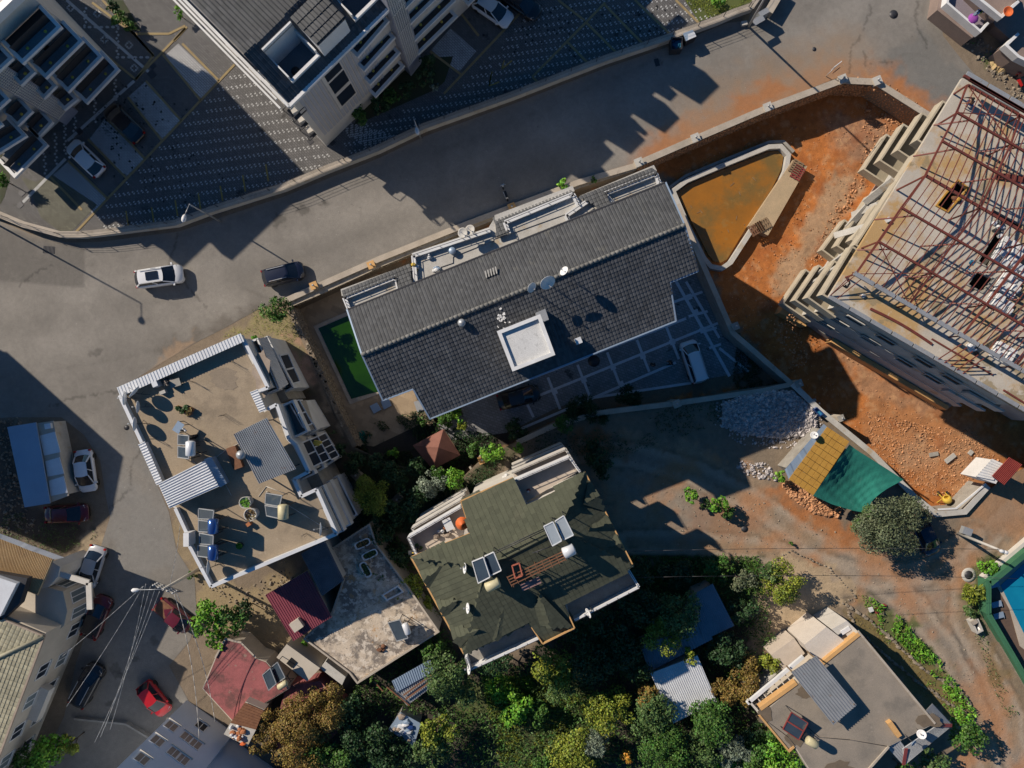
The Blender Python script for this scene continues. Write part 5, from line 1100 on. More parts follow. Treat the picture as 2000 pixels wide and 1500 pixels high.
sheet_roof(S_, [(450,1412),(478,1372),(515,1388),(500,1425)], 4.0, 8, M['rustbrown'], 'roof_sheet'); MB().prism(pl([(437,1434),(450,1412),(500,1425),(483,1458)], 3.9), 3.8, 3.9).build('roof_deck', M['conc_l'], S_)
clutter(465,1435,3.9,16,8,['terra','white','rustbrown','metal_w','orangep'],33,.25,.6,.5,label='pots and junk crowded on the rusty hut roof',cat='clutter')
# pink lower roof under the autumn tree
MB().prism(pl([(560,1340),(625,1330),(690,1400),(640,1450),(570,1480),(520,1460),(535,1420)], 2.2), 0, 2.2).build('low_roof', M['pink'], None, 'faded pink flat roof mostly hidden under the autumn leaved tree', 'low building')
# ---------- cream building (bottom left) ----------
T = thing('cream_apartment_building', 'cream rendered building at the bottom left with ribbed roofs and white framed windows', 'building', P(60,1300)); T6 = T
z6 = 6.6
bp = [P(x, y, 0) for x, y in [(176,1190),(60,1470),(20,1570),(-150,1560),(-150,1150),(60,1140)]]
MB().prism(bp, 0, z6).build('wall', M['cream'], T)
ob = [P(x, y, 0) for x, y in [(112,1112),(178,1130),(186,1165),(180,1192),(60,1300),(-150,1250),(-150,1090),(70,1095)]]
MB().prism(ob, 0, 4.4).build('lower_wing', M['cream'], T)
rb6 = [(-60,1183),(0,1207),(87,1242),(20,1425),(-10,1500),(-120,1480)]
zt6 = 7.0; hp = P(-20,1290,8.6); cor = P(87,1242,zt6)
def p6(poly, rows): 
    n = (poly[1]-poly[0]).cross(poly[2]-poly[0]).normalized(); n = n if n.z > 0 else -n
    return n
A_, B_, C_, D_ = P(-120,1158,zt6), cor, P(-10,1500,zt6), P(-120,1300,9.0)
hx = P(-60,1310,7.5)
tiles('roof_tiles', A_, B_-A_, hx-A_ if (hx-A_).z < 0 else A_-hx, [A_, B_, hx, P(-140,1290,7.5)], .42, .34, mat('pale_olive_tile', (.36,.33,.23), (.29,.27,.19), .8, rough=.8, island=.2), T, lift=.06)
tiles('roof_tiles', B_, C_-B_, B_-hx, [B_, C_, P(-120,1600,7.5), hx], .42, .34, bpy.data.materials['pale_olive_tile'], T, lift=.06)
mb = MB(); mb.tube(B_ + Vector((0,0,.1)), hx + Vector((0,0,.1)), .16, 8); mb.build('ridge_tile', bpy.data.materials['pale_olive_tile'], T)
mb = MB(); mb.beam(A_, B_, .15, .2); mb.beam(B_, C_, .15, .2); mb.build('gutter', M['brown'], T)
sheet_roof(T, [(-30,1040),(106,1091),(75,1163),(-30,1120)], [5.6,5.6,5.6,5.6], 44, mat('straw_ribbed_sheet', (.58,.43,.24), (.48,.34,.19), .8, rough=.8, stain=[(1,.6,.1,(.25,.17,.09),.6)]), 'lean_to_roof', .09)
sheet_roof(T, [(-30,1031),(126,1089),(107,1093),(-30,1041)], [6.1,6.1,6.0,6.0], 2, M['metal'], 'lean_to_roof', .04)
MB().prism(pl([(78,1150),(104,1096),(120,1106),(116,1125),(98,1145)], 4.6), 0, 4.8).build('porch', M['offwhite'], T)
MB().slab(pl([(-20,1122),(32,1140),(0,1204),(-20,1210)], 7.6), .6).build('rooftop_box', M['metal_w'], T); MB().prism(pl([(-30,1116),(52,1130),(36,1180),(4,1210),(-30,1230)], 7.2), 6.4, 7.1).build('rooftop_curb', M['metal_dk'], T)
wA = Wall(P(60,1470), P(176,1190), 0, z6)
for k in range(5):
    for z in (.9, 3.7):
        if not (k == 4 and z > 3): window(T, wA, 1.6 + k*3.0, z, 1.5, 1.5, 'glass_l' if (k+int(z)) % 2 else 'glass')
MB().prism([wA.pt(5.4, 0, 0), wA.pt(8.6, 0, 0), wA.pt(8.6, 0, .9), wA.pt(5.4, 0, .9)], 2.7, 3.6).build('balcony', M['offwhite'], T)
for a, b in (((176,1190),(112,1112)),): pass
wN = Wall(P(180,1192), P(186,1165), 0, 4.4); wM = Wall(P(186,1165), P(178,1130), 0, 4.4); wO = Wall(P(178,1130), P(112,1112), 0, 4.4)
for w_, ts in ((wM, (.9,)), (wN, (.7,)), (wO, (.8, 2.1, 3.3))):
    for t in ts: window(T, w_, t, 1.2, 1.15, 2.3, 'glass_l')
mb = MB(); 
for a, b in (((110,1118),(174,1138)),((174,1138),(176,1190)),): mb.beam(P(*a, 4.5), P(*b, 4.5), .5, .2)
mb.build('parapet', M['offwhite'], T)
path_wall([P(x, y, 0) for x, y in ((150,1400),(250,1410),(300,1440),(330,1468))], .18, 0, .5).build('garden_wall', M['conc'], None, 'low pale garden wall at the bottom of the street', 'wall', kind='thing')
# ---------- tall pale building (bottom) ----------
W7 = Wall(P(365,1367), P(585,1520), 0, 14)
T = thing('pale_blue_apartment_building', 'tall pale blue grey building at the bottom edge with rows of small windows', 'building', P(365,1367)); u7 = W7.u; n7 = W7.n
if n7.dot(Vector((1, 1, 0))) < 0: W7 = Wall(P(585,1520), P(365,1367), 0, 14); u7 = W7.u; n7 = W7.n
a7 = P(365,1367); b7 = P(585,1520); dn7 = -n7
mid = a7.lerp(b7, .42)
M['palewall'] = mat('pale_blue_render', (.62,.68,.76), (.56,.62,.70), .5, fine=.05)
MB().prism([a7, mid, mid+dn7*12, a7+dn7*12], 0, 14).build('wall', M['palewall'], T); MB().prism([mid-n7*.6, b7-n7*.6, b7+dn7*12, mid+dn7*12], 0, 12.5).build('wall', M['palewall'], T)
for (x, y) in ((335,1418),(393,1418),(365,1440),(382,1453),(308,1447),(340,1470),(357,1483),(278,1482)):
    t, z = W7.sz(x, y); window(T, W7, t, z-.6, 1.15, 1.25, 'glass' if x in (393,) else 'brown', mull=1)
# low steps and white kerb near it
# ---------- transformer kiosk ----------
T = thing('service_kiosk', 'narrow kiosk with pale blue roof and three white hatch covers beside the left street', 'kiosk', P(75,905)); zk = 2.4
MB().prism(pl([(18,836),(100,824),(130,966),(50,986)], 2.2), 0, 2.1).build('wall', M['conc_l'], T)
MB().slab([P(14,834,2.7), P(70,825,2.7), P(98,983,2.7), P(48,991,2.7)], .12).build('roof', M['metal_b'], T)
MB().slab([P(70,827,2.3), P(104,822,2.3), P(134,968,2.3), P(97,982,2.3)], .12).build('roof', M['cream'], T)
for q in ([(77,851),(107,843),(118,883),(86,890)], [(88,901),(116,893),(125,925),(93,931)], [(95,939),(124,930),(132,962),(99,969)]): MB().slab(pl(q, 2.4), .08).build('hatch_cover', M['metal_w'], T)
MB().box(P(97,832,2.3), .6, .5, .3, R(10)).build('vent_box', M['metal_w'], T)
# ---------- lower right house ----------
T = thing('flat_roof_house', 'single house with grey flat roof, corrugated skirts and ochre parapets at the bottom right', 'house', P(1650,1370)); z12 = 4.6
o12 = [(1676,1233),(1826,1413),(1736,1458),(1690,1510),(1585,1512),(1551,1458),(1541,1467),(1483,1397),(1545,1345),(1610,1288),(1655,1255)]
M['greyroof'] = mat('weathered_grey_roof', (.30,.255,.205), (.23,.20,.165), .45, rough=.95, bump=.2, stain=[(.4,.52,.14,(.18,.16,.135),.8),(1.4,.64,.05,(.36,.31,.26),.5)], fine=.14)
MB().prism(pl(o12, z12), 0, z12).build('wall', M['cream'], T); MB().prism([p_.lerp(P(1660,1380,z12), .015) for p_ in pl(o12, z12)], z12, z12+.03).build('roof_deck', M['greyroof'], T)
path_wall(pl([(1676,1233),(1826,1413)], z12+.1), .18, z12, z12+.16).build('parapet', M['kerb'], T); path_wall(pl([(1736,1458),(1690,1510)], z12+.1), .18, z12, z12+.16).build('parapet', M['kerb'], T)
path_wall(pl([(1551,1458),(1541,1467),(1483,1397)], z12+.1), .18, z12, z12+.16).build('parapet', M['orange'], T)
path_wall(pl([(1485,1385),(1556,1334)], z12+.1), .34, z12-.6, z12+.12).build('parapet', M['orange'], T); path_wall(pl([(1605,1297),(1680,1237)], z12+.1), .34, z12-.6, z12+.12).build('parapet', M['orange'], T)
MB().prism(pl([(1572,1260),(1615,1225),(1654,1255),(1640,1268),(1607,1293),(1580,1275)], 4.4), 0, 4.3).build('entrance_roof', mat('pale_membrane', (.60,.54,.47), (.54,.48,.42), .8), T)
MB().prism(pl([(1625,1230),(1655,1213),(1676,1233),(1652,1253)], 4.2), 0, 4.1).build('stair_hood', M['offwhite'], T); MB().box(P(1645,1241,4.1), .6, .5, .08, R(30)).build('roof_light', M['glass'], T); MB().box(P(1651,1231,4.1), .9, .4, .1, R(32)).build('vent', M['white'], T)
MB().prism(pl([(1507,1280),(1552,1247),(1573,1277),(1530,1310)], 2.6), 0, 2.5).build('porch', M['tilecream'], T)
path_wall(pl([(1460,1375),(1570,1283)], 4.2), .3, 3.9, 4.2).build('beam', M['white'], T); path_wall(pl([(1468,1358),(1562,1275)], 2.0), .15, 0, 2.0).build('garden_wall', M['conc_l'], T)
mb = MB()
for k in range(7): mb.beam(P(1468+k*11, 1372-k*9, 4.0), P(1486+k*11, 1394-k*9, 4.0), .09, .09)
mb.beam(P(1460,1366,4.1), P(1490,1400,4.1), .2); mb.build('pergola_beam', M['offwhite'], T)
MB().prism(pl([(1462,1372),(1545,1305),(1560,1330),(1484,1392)], 1.2), 0, 1.0).build('patio', M['wood'], T)
sheet_roof(T, [(1627,1416),(1673,1377),(1594,1281),(1545,1313)][::-1][:1] + [(1594,1281),(1673,1377),(1627,1416)], [6.4,6.4,6.2,6.2], 11, M['metal'], 'roof_canopy', .08)
mb = MB()
for x, y in ((1550,1315),(1592,1286),(1668,1376),(1628,1410)): p_ = P(x, y, 6.3); mb.beam((p_.x, p_.y, z12), p_, .1)
mb.build('canopy_post', M['wood'], T)
sheet_roof(T, [(1808,1388),(1821,1374),(1860,1416),(1826,1418)], [4.6,4.6,3.9,4.4], 10, M['metal'], 'skirt_roof', .07)
sheet_roof(T, [(1824,1420),(1859,1417),(1767,1494),(1762,1462)], [4.5,3.9,3.9,4.5], 16, M['metal'], 'skirt_roof', .07); sheet_roof(T, [(1755,1442),(1735,1462),(1765,1495),(1770,1462)], [4.5,4.0,3.9,4.5], 6, M['metal'], 'skirt_roof', .07)
MB().beam(P(1826,1417,4.62), P(1859,1417,4.0), .3, .06).build('ridge_flashing', M['red'], T); MB().beam(P(1770,1462,4.62), P(1765,1494,4.0), .3, .06).build('ridge_flashing', M['red'], T)
heater([[(1529,1424),(1546,1391),(1578,1412),(1560,1445)]], (1586,1450), (.85,-.5,0), 1.0, .38, z12, 5.2, 6.0, 'solar water heater with red frame and yellow tank on the grey flat roof', 'creamtank', frame='red')
MB().beam(P(1537,1408,5.65), P(1569,1428,5.65), .12, .1).build('collector_bar', M['red'], [o for o in C.objects if o.name.startswith('solar_water_heater')][-1])
MB().box(P(1742,1420,z12), .45, 1.6, .5, R(35)).build('roof_hatch', M['orange'], T)
dish(1800,1434,5.4, R(150), R(55), .4, 'white dish on the corrugated skirt of the grey flat roof', .9); dish(1782,1449,5.4, R(-40), R(50), .34, 'grey dish beside the white one on the corrugated skirt', .9, 'metal_b')
# ---------- upper right house ----------
T = thing('corner_terrace_house', 'brown plastered house with white railed terraces at the upper right corner', 'house', P(1950,10)); M['mauve'] = mat('brown_plaster', (.27,.20,.17), (.22,.165,.14), .8)
MB().prism(pl([(1900,-60),(1945,50),(1980,80),(2000,72),(2120,150),(2200,-60)], 1.2), 0, 1.1).build('wall', M['mauve'], T)
MB().prism(pl([(1848,-40),(1839,12),(1908,67),(1926,52),(1940,20),(1990,-60)], 2.4), 0, 1.7).build('wall', M['mauve'], T)
tf = pl([(1852,4),(1917,60),(1932,43),(1937,18),(1890,-50),(1860,-50)], 2.7); MB().prism(tf, 1.7, 1.8).build('terrace_floor', mat('mauve_tile', (.26,.22,.25), (.21,.18,.20), 1), T); path_wall([tf[-1], tf[0], tf[1], tf[2]], .2, 1.7, 2.6).build('parapet', M['white'], T)
MB().prism(pl([(1905,-20),(1957,30),(1990,0),(1975,-60)], 3.6), 0, 3.3).build('wall', M['mauve'], T); path_wall(pl([(1905,-10),(1957,32),(1990,2)], 4.0), .25, 3.3, 4.0).build('parapet', M['white'], T)
tf = pl([(1966,88),(1990,110),(2030,130),(2050,60),(1990,65)], 2.8); MB().prism(tf, 0, 2.0).build('wall', M['mauve'], T); path_wall([tf[4], tf[0], tf[1], tf[2]], .25, 2.0, 2.8).build('parapet', M['white'], T)
B = thing('basin', 'round orange plastic basin on the terrace wall of the brown house', 'basin', P(1966,25,4.1)); MB().lathe(P(1966,25,4.0), [(.2,0),(.44,.22),(.48,.26),(.42,.24),(.2,.06),(0,.05)], 18).build('bowl', M['orangep'], B)
L_ = thing('drying_rack', 'clothes drying rack hung with blue and purple washing on the upper right terrace', 'drying rack', P(1915,28,1.8))
mb = MB()
for k in range(7): mb.beam(P(1900+k*5, 30-k*1.5, 2.8), P(1912+k*5, 20-k*1.5, 2.8), .05)
mb.build('rail', M['metal_w'], L_)
for k, m in enumerate(('metal_b','bluetank','lf_green','bluetank','metal_w')): MB().beam(P(1902+k*6, 29-k*1.8, 2.82), P(1913+k*6, 19-k*1.8, 2.82), .22, .06).build('garment', M[m], L_)
MB().lathe(P(1901,36,2.6), [(.5,0),(.4,.15),(.1,.2),(0,.2)], 9).build('garment', mat('purple_cloth', (.32,.07,.36), (.26,.05,.30), 2), L_)
# ---------- sheds and shelters ----------
S_ = thing('shade_shelter', 'improvised shelter with ochre board roof and teal shade cloth beside the site wall', 'shelter', P(1610,930))
MB().prism(pl([(1540,915),(1608,838),(1655,868),(1590,958)], 2.8), 0, 2.4).build('wall', M['conc'], S_)
sheet_roof(S_, [(1533,917),(1609,828),(1617,835),(1541,937)], 3.0, 3, M['metal_b'], 'roof_sheet')
rq = pl([(1615,833),(1659,862),(1588,968),(1540,936)], 3.15); rp = random.Random(2)
for i in range(5):
    for j in range(9):
        f = lambda a, b: (rq[0].lerp(rq[1], a/5)).lerp(rq[3].lerp(rq[2], a/5), b/9); q = [f(i+.03, j+.03), f(i+.97, j+.03), f(i+.97, j+.97), f(i+.03, j+.97)]; dz_ = rp.uniform(0, .05)
        MB().slab([v + Vector((0, 0, dz_)) for v in q], .05).build('board', M['ochre'], S_)
n = 26; V = []; F = []
top = [(1659,868),(1672,878),(1715,905),(1765,937)]; bot = [(1588,968),(1625,985),(1665,997),(1692,1002)]
def cat(p, t): k = min(int(t*(len(p)-1)), len(p)-2); f = t*(len(p)-1)-k; return (p[k][0]*(1-f)+p[k+1][0]*f, p[k][1]*(1-f)+p[k+1][1]*f)
for i in range(n+1):
    for j in range(n+1):
        a = cat(top, i/n); b = cat(bot, i/n); t = j/n; x = a[0]*(1-t)+b[0]*t; y = a[1]*(1-t)+b[1]*t
        if i/n > .6: x -= (i/n-.6)*2.5*math.sin(math.pi*t)*16
        z = 3.3 - .9*math.sin(math.pi*i/n)*math.sin(math.pi*t) - .5*(i/n) + .35*abs(i/n - t*.6 - .2) + .07*math.sin(i*1.9+j*.7)*math.sin(math.pi*t) + .05*math.sin(j*1.3-i*.5) ; V.append(P(x, y, z))
F = [(i*(n+1)+j, (i+1)*(n+1)+j, (i+1)*(n+1)+j+1, i*(n+1)+j+1) for i in range(n) for j in range(n)]
MB().add(V, F, True).build('shade_cloth', M['teal'], S_)
dish(1590,851,3.6, R(120), R(60), .36, 'white dish on the grey edge of the ochre board roof', .7)
S_ = thing('site_cabin', 'small white site cabin with dark red ribbed canopy beside the excavated lot', 'cabin', P(1940,922)); MB().prism(pl([(1908,932),(1940,898),(1966,912),(1945,945)], 2.5), 0, 2.5).build('wall', M['white'], S_)
sheet_roof(S_, [(1906,931),(1938,896),(1966,909),(1940,938)], 2.6, 8, M['white'], 'roof_sheet'); sheet_roof(S_, [(1937,930),(1971,893),(1997,908),(1962,948)][0:1]+[(1962,948),(1997,908),(1971,893)], [2.9,2.9,3.1,3.1], 10, M['red'], 'canopy', .08)
S_ = thing('corrugated_shed', 'long shed with dull corrugated roof hidden among the garden trees', 'shed', P(1370,1190)); MB().prism(pl([(1360,1160),(1392,1145),(1432,1222),(1350,1250),(1270,1300),(1255,1262),(1330,1230)], 2.4), 0, 2.3).build('wall', M['conc'], S_)
dkc = mat('dull_corrugated', (.26,.28,.33), (.20,.22,.26), .8, rough=.6)
sheet_roof(S_, [(1345,1165),(1392,1140),(1434,1222),(1375,1250)], 2.8, 16, dkc); sheet_roof(S_, [(1250,1262),(1320,1235),(1340,1275),(1268,1312)], 2.5, 16, dkc); sheet_roof(S_, [(1320,1235),(1372,1205),(1392,1248),(1340,1275)], 2.7, 10, dkc)
S_ = thing('white_ribbed_shed', 'shed with clean white ribbed roof at the middle of the orchard', 'shed', P(1335,1345)); MB().prism(pl([(1276,1320),(1358,1287),(1394,1366),(1315,1405)], 2.8), 0, 2.7).build('wall', M['offwhite'], S_); sheet_roof(S_, [(1270,1315),(1362,1280),(1400,1370),(1315,1413)], [3.2,3.2,2.9,2.9], 24, M['metal_w'], 'roof_sheet', .05)
S_ = thing('patched_tin_shed', 'tumbledown shed with patched grey tin roof below the stained terrace', 'shed', P(815,1330)); MB().prism(pl([(772,1335),(838,1300),(848,1330),(798,1370)], 2), 0, 1.9).build('wall', M['conc'], S_)
sheet_roof(S_, [(765,1330),(840,1288),(846,1312),(775,1352)], 2.5, 18, M['metal_b']); sheet_roof(S_, [(768,1348),(845,1310),(852,1335),(795,1378)], 2.3, 18, M['metal'])
mb = MB()
for a, b in (((788,1358),(846,1316)),((792,1366),(845,1328)),((756,1342),(800,1378)),((730,1330),(748,1350))): mb.beam(P(*a, 2.6), P(*b, 2.6), .12, .1)
mb.build('loose_beam', M['rustbrown'], S_)
S_ = thing('junk_covered_shack', 'little shack with blue tarpaulin and junk on its roof among the trees', 'shack', P(790,1425)); MB().prism(pl([(760,1425),(782,1393),(820,1415),(808,1455)], 2), 0, 1.9).build('wall', M['conc'], S_); MB().slab(pl([(758,1425),(782,1391),(822,1413),(808,1458)], 2.1), .06).build('tarpaulin', M['metal_b'], S_)
clutter(788,1422,2.15,18,9,['white','bluetank','metal_w','brown','metal_b'],41,.3,.8,.3,label='white and blue junk piled on the little shack roof',cat='junk')
# ---------- swimming pool yard ----------
T = thing('green_fenced_pool', 'blue swimming pool behind a green mesh fence at the lower right edge', 'swimming pool', P(1980,1190)); zp = .0
MB().prism(pl([(1932,1132),(2005,1062),(2150,950),(2150,1450),(1985,1300),(1932,1200)], .02), -.05, .03).build('deck', mat('dark_decking', (.13,.085,.06), (.10,.065,.048), 1.5), T)
wq_ = pl([(1954,1143),(2000,1100),(2150,960),(2150,1330),(2005,1248)], .1)
MB().prism(pl([(1944,1140),(2000,1086),(2150,940),(2150,1390),(1992,1262),(1972,1190)], .08), .03, .1).build('coping', M['kerb'], T)
MB().prism(wq_, .1, .13).build('water', M['pool_b'], T)
path_wall(pl([(2040,1385),(1985,1290),(1931,1200),(1930,1133)], 1.5), .06, 0, 1.55).build('fence_mesh', M['greenf'], T); path_wall(pl([(1930,1133),(2010,1065),(2100,990)], 1.2), .35, 0, .6).build('wall', M['offwhite'], T); path_wall(pl([(1936,1137),(2010,1075)], 1.5), .06, .6, 1.5).build('fence_mesh', M['greenf'], T)
MB().beam(P(2036,1383,1.5), P(1985,1292,1.5), .5, .04).beam(P(1985,1292,1.5), P(1931,1200,1.5), .5, .04).beam(P(1931,1200,1.5), P(1931,1134,1.5), .5, .04).beam(P(1935,1140,1.5), P(2010,1077,1.5), .5, .04).build('fence_screen', M['greenf'], T)
path_wall(pl([(2036,1395),(1980,1300),(1924,1200),(1924,1130)], .3), .25, 0, .25).build('wall_footing', M['stone'], T)
for i, (x, y) in enumerate(((1946,1180),(1950,1202),(1941,1142))):
    L_ = thing('sun_lounger', ['grey sun lounger in the fence shade, second from the top','pale sun lounger nearest the viewer side of the green fence','short grey lounger in the top corner of the pool deck'][i], 'sun lounger', P(x, y, .03), 0, 'loungers beside the pool'); MB().box(P(x, y, .25), 1.0, .55, .08, R(15)).build('mattress', M['metal_b'], L_)
    for k in (-.4, .4): MB().box(P(x, y, .03) + Vector((k, 0, 0)), .05, .4, .22, R(15)).build('leg', M['metal_w'], L_)
T = thing('concrete_bin', 'open square concrete bin with white sack beside the dirt road', 'bin', P(1909,1222)); path_wall(pl([(1900,1216),(1911,1211),(1920,1232),(1910,1237)], .9), .14, 0, .85, True).build('wall', M['conc_l'], T); MB().slab(pl([(1896,1215),(1907,1209),(1911,1216),(1901,1222)], .95), .1).build('lid', M['kerb'], T); MB().lathe(P(1911,1226,.2), [(.3,0),(.34,.2),(.15,.42),(0,.45)], 8).build('sack', M['white'], T)
# ================= BUILDING UNDER CONSTRUCTION =================
zs = 11.2
T = thing('unfinished_building', 'unfinished concrete building with stacked balcony slabs and open flat roof slab on the red site', 'building', P(1800, 500, ZL)); TC = T
roofp = [(1885,150),(1880,152),(1640,545),(1619,579),(2000,805),(2160,900),(2160,300),(2000,214)]
holes = [[(1845,380),(1870,352),(1890,368),(1850,414),(1828,402)], [(1944,452),(1964,463),(1930,524),(1908,511)], [(1907,529),(1940,545),(1918,572),(1888,556)], [(1950,552),(1980,568),(1944,610),(1922,596)], [(1938,408),(1998,440),(1992,452),(1934,420)]]
M['slab'] = mat('raw_roof_slab', (.52,.475,.41), (.43,.39,.33), .45, rough=.95, bump=.15, stain=[(.20,.47,.10,(.44,.27,.10),.9),(.35,.56,.03,(.27,.21,.12),.8),(1.6,.62,.06,(.60,.56,.50),.5)], fine=.08)
loops = [[P(x, y, zs) for x, y in roofp]] + [[P(x, y, zs) for x, y in h] for h in holes]
tri = geometry.tessellate_polygon([[Vector((p.x, p.y, 0)) for p in l] for l in loops]); flatv = [p for l in loops for p in l]
mb = MB(); mb.add(flatv, [t for t in tri]); mb.add([p - Vector((0, 0, .35)) for p in flatv], [tuple(reversed(t)) for t in tri])
for l in loops:
    n = len(l)
    for i in range(n): a, b = l[i], l[(i+1) % n]; mb.quad(a, b, b - Vector((0,0,.35)), a - Vector((0,0,.35)))
mb.build('roof_slab', M['slab'], T)
body = pl([(1932,186),(1700,555),(1681,588),(2022,788),(2050,742),(2200,830),(2200,330)], zs)
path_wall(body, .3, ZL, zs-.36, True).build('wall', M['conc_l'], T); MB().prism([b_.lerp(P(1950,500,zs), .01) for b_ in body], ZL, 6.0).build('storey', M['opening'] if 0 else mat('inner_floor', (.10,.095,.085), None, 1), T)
for i, h in enumerate(holes):
    l = pl(h, zs); 
    if i < 3: path_wall([l[k] for k in range(len(l))], .12, zs, zs+.12, True).build('opening_kerb', M['ochre' if i == 0 else 'conc'], T)
M['conc_y'] = mat('raw_concrete', (.47,.41,.31), (.38,.33,.25), .9, rough=.95, bump=.2, stain=[(.9,.58,.1,(.30,.26,.19),.6)])
M['conc_f'] = mat('damp_concrete_floor', (.33,.28,.20), (.26,.23,.17), .6, rough=.95, stain=[(.4,.55,.1,(.22,.20,.14),.6)])
def cbal(A, B, z, depth, sides=(1, 1), hw=1.0):
    a, b = P(*A, z), P(*B, z); u_ = (b-a).normalized(); ni = Vector((u_.y, -u_.x, 0)); 
    if ni.dot(P(1800,480,0)-a) < 0: ni = -ni
    o = MB().prism([a, b, b+ni*depth, a+ni*depth], z-hw-.2, z-hw).build('balcony', M['conc_f'], T)
    pts = ([a+ni*depth] if sides[0] else []) + [a, b] + ([b+ni*depth] if sides[1] else [])
    path_wall(pts, .15, z-hw-.22, z).build('balcony_parapet', M['conc_y'], o)
for A, B, z, d in (((1688,330),(1732,263),.6,2.6),((1720,313),(1765,243),3.5,2.6),((1755,293),(1802,221),6.4,2.6),((1793,273),(1842,198),9.3,2.4)): cbal(A, B, z, d)
for A, B, z, d in (((1607,488),(1650,430),.6,3.0),((1636,480),(1700,382),3.5,3.0),((1665,468),(1730,372),6.4,2.6),((1672,478),(1790,300),9.3,1.2)): cbal(A, B, z, d)
for A, B, z, d in (((1530,592),(1574,527),.6,3.2),((1554,586),(1600,519),3.5,3.2),((1579,581),(1630,510),6.4,3.0),((1608,575),(1665,482),9.3,1.6)): cbal(A, B, z, d)
mb = MB()
for a, b, za, zb_ in (((1655,445),(1740,352),2.5,8.0),((1630,460),(1700,440),4.5,7.0),((1690,395),(1745,350),5.5,8.6),((1600,535),(1675,480),3.0,8.8),((1665,420),(1715,400),3.0,6.5),((1580,560),(1640,520),2.0,7.5)): mb.beam(P(*a, za), P(*b, zb_), .55, .25)
mb.build('ramp_beam', M['conc_l'], T)
WF = Wall(P(1681,591,zs), P(2018,789,zs), ZL, zs)
if WF.n.dot(Vector((-1,-1,0))) < 0: WF = Wall(P(2018,789,zs), P(1681,591,zs), ZL, zs)
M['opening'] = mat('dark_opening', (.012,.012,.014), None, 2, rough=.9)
for (x, y) in ((1613,631),(1641,626),(1672,623),(1701,662),(1733,661),(1770,705),(1807,705),(1825,737),(1861,738)):
    t, z = WF.sz(x, y); f = MB(); w = 1.7; h_ = .8
    z = z - .45
    for a, b, c, d in ((t-w/2, t+w/2, z-.1, z), (t-w/2, t+w/2, z+h_, z+h_+.08), (t-w/2-.08, t-w/2, z-.1, z+h_+.08), (t+w/2, t+w/2+.08, z-.1, z+h_+.08)): WF.panel(f, a, b, c, d, .24, .1)
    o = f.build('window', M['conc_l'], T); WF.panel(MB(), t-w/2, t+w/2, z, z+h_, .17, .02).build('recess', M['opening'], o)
mb = MB()
for z in (1.2, 4.1, 7.0, 9.9): WF.panel(mb, .2, WF.L-.2, z, z+.1, .2, .06)
mb.build('floor_band', M['conc_l'], T)
# mono plaster wash blocks on the shaded wall
path_wall(pl([(1527,603),(1578,630)], -1.0), .9, ZL, -1.0).build('terrace_edge', M['orange'], T)
path_wall(pl([(1625,664),(1852,797)], -1.2), .45, ZL, -1.2).build('terrace_edge', M['orange'], T)
MB().prism(pl([(1535,600),(1640,600),(1860,790),(1852,797),(1625,664),(1578,630)], -1.6), ZL, -1.5).build('plinth', M['conc'], T)
for A, B, z in (((1823,752),(1878,793),.4),((1853,762),(1925,802),3.3),((1893,766),(1962,803),6.2)):
    a, b = P(*A, z), P(*B, z); o = MB().prism([a, b, b + Vector((1.2, 1.8, 0)), a + Vector((1.2, 1.8, 0))], z-1.2, z-1).build('balcony', M['conc'], T); path_wall([a, b], .18, z-1.2, z).build('balcony_parapet', M['conc_l'], o)
# roof steelwork
E = [(1890,166),(1870,220),(1841,276),(1808,343),(1761,406),(1716,472),(1672,535)]; Ez = [13.0,13.9,14.7,15.3,14.7,13.9,13.0]
e_pts = [P(x, y, z) for (x, y), z in zip(E, Ez)]; dv = (P(2000,725,13.0) - P(1672,535,13.0)).normalized(); dv.z = 0; dv.normalize(); Lr = 25.0
F = thing('steel_roof_frame', 'red oxide steel roof frame with purlins and rafters standing over the raw slab', 'roof frame', P(1780,400,zs))
for k, q in enumerate(e_pts): MB().beam(q, q + dv*Lr, .16 if k not in (3,) else .2, .16).build('purlin', M['rust'], F)
nr = 44
for i in range(nr):
    s = i*.575; 
    if s > Lr: break
    for a, b in ((0, 3), (6, 3)):
        MB().beam(e_pts[a] + dv*s + Vector((0,0,.12)), e_pts[b] + dv*s + Vector((0,0,.12)), .05, .07).build('rafter', M['rust'], F)
for i in range(0, 6):
    s = i*4.9
    for k in range(6):
        MB().beam(e_pts[k] + dv*s - Vector((0,0,.1)), e_pts[k+1] + dv*s - Vector((0,0,.1)), .12, .14).build('truss_chord', M['rust'], F)
    for k in range(7):
        q = e_pts[k] + dv*s
        if k in (0, 1, 3, 5, 6): MB().beam((q.x, q.y, zs), q, .11).build('post', M['rust'], F)
for k in (1, 2, 4, 5):
    for i in range(6):
        s = i*4.3 + 1.2; q = e_pts[k] + dv*s; MB().beam(q, Vector((q.x, q.y, zs+.8)) - dv*1.6 + Vector((-.4,-.5,0)), .1).build('brace', M['rust'], F)
for (a, b) in (((0,0),(1,4.9)),((1,0),(0,4.9)),((5,0),(6,4.9)),((6,0),(5,4.9))): MB().beam(e_pts[a[0]] + dv*a[1], e_pts[b[0]] + dv*b[1], .06).build('brace', M['rust'], F)
for i in range(2): MB().beam(P(1665,532-i*12,zs+1.2) if i == 0 else P(1622,577,zs+.2), (P(1672,535,13.0) if i == 0 else P(1668,532,12.9)), .06).build('brace', M['rust'], F)
for x0 in (1622, 1634): MB().beam(P(x0,577+(x0-1622)*.6,zs+.1), P(x0+52,535+(x0-1622)*.6,13.0), .06).build('brace', M['rust'], F)
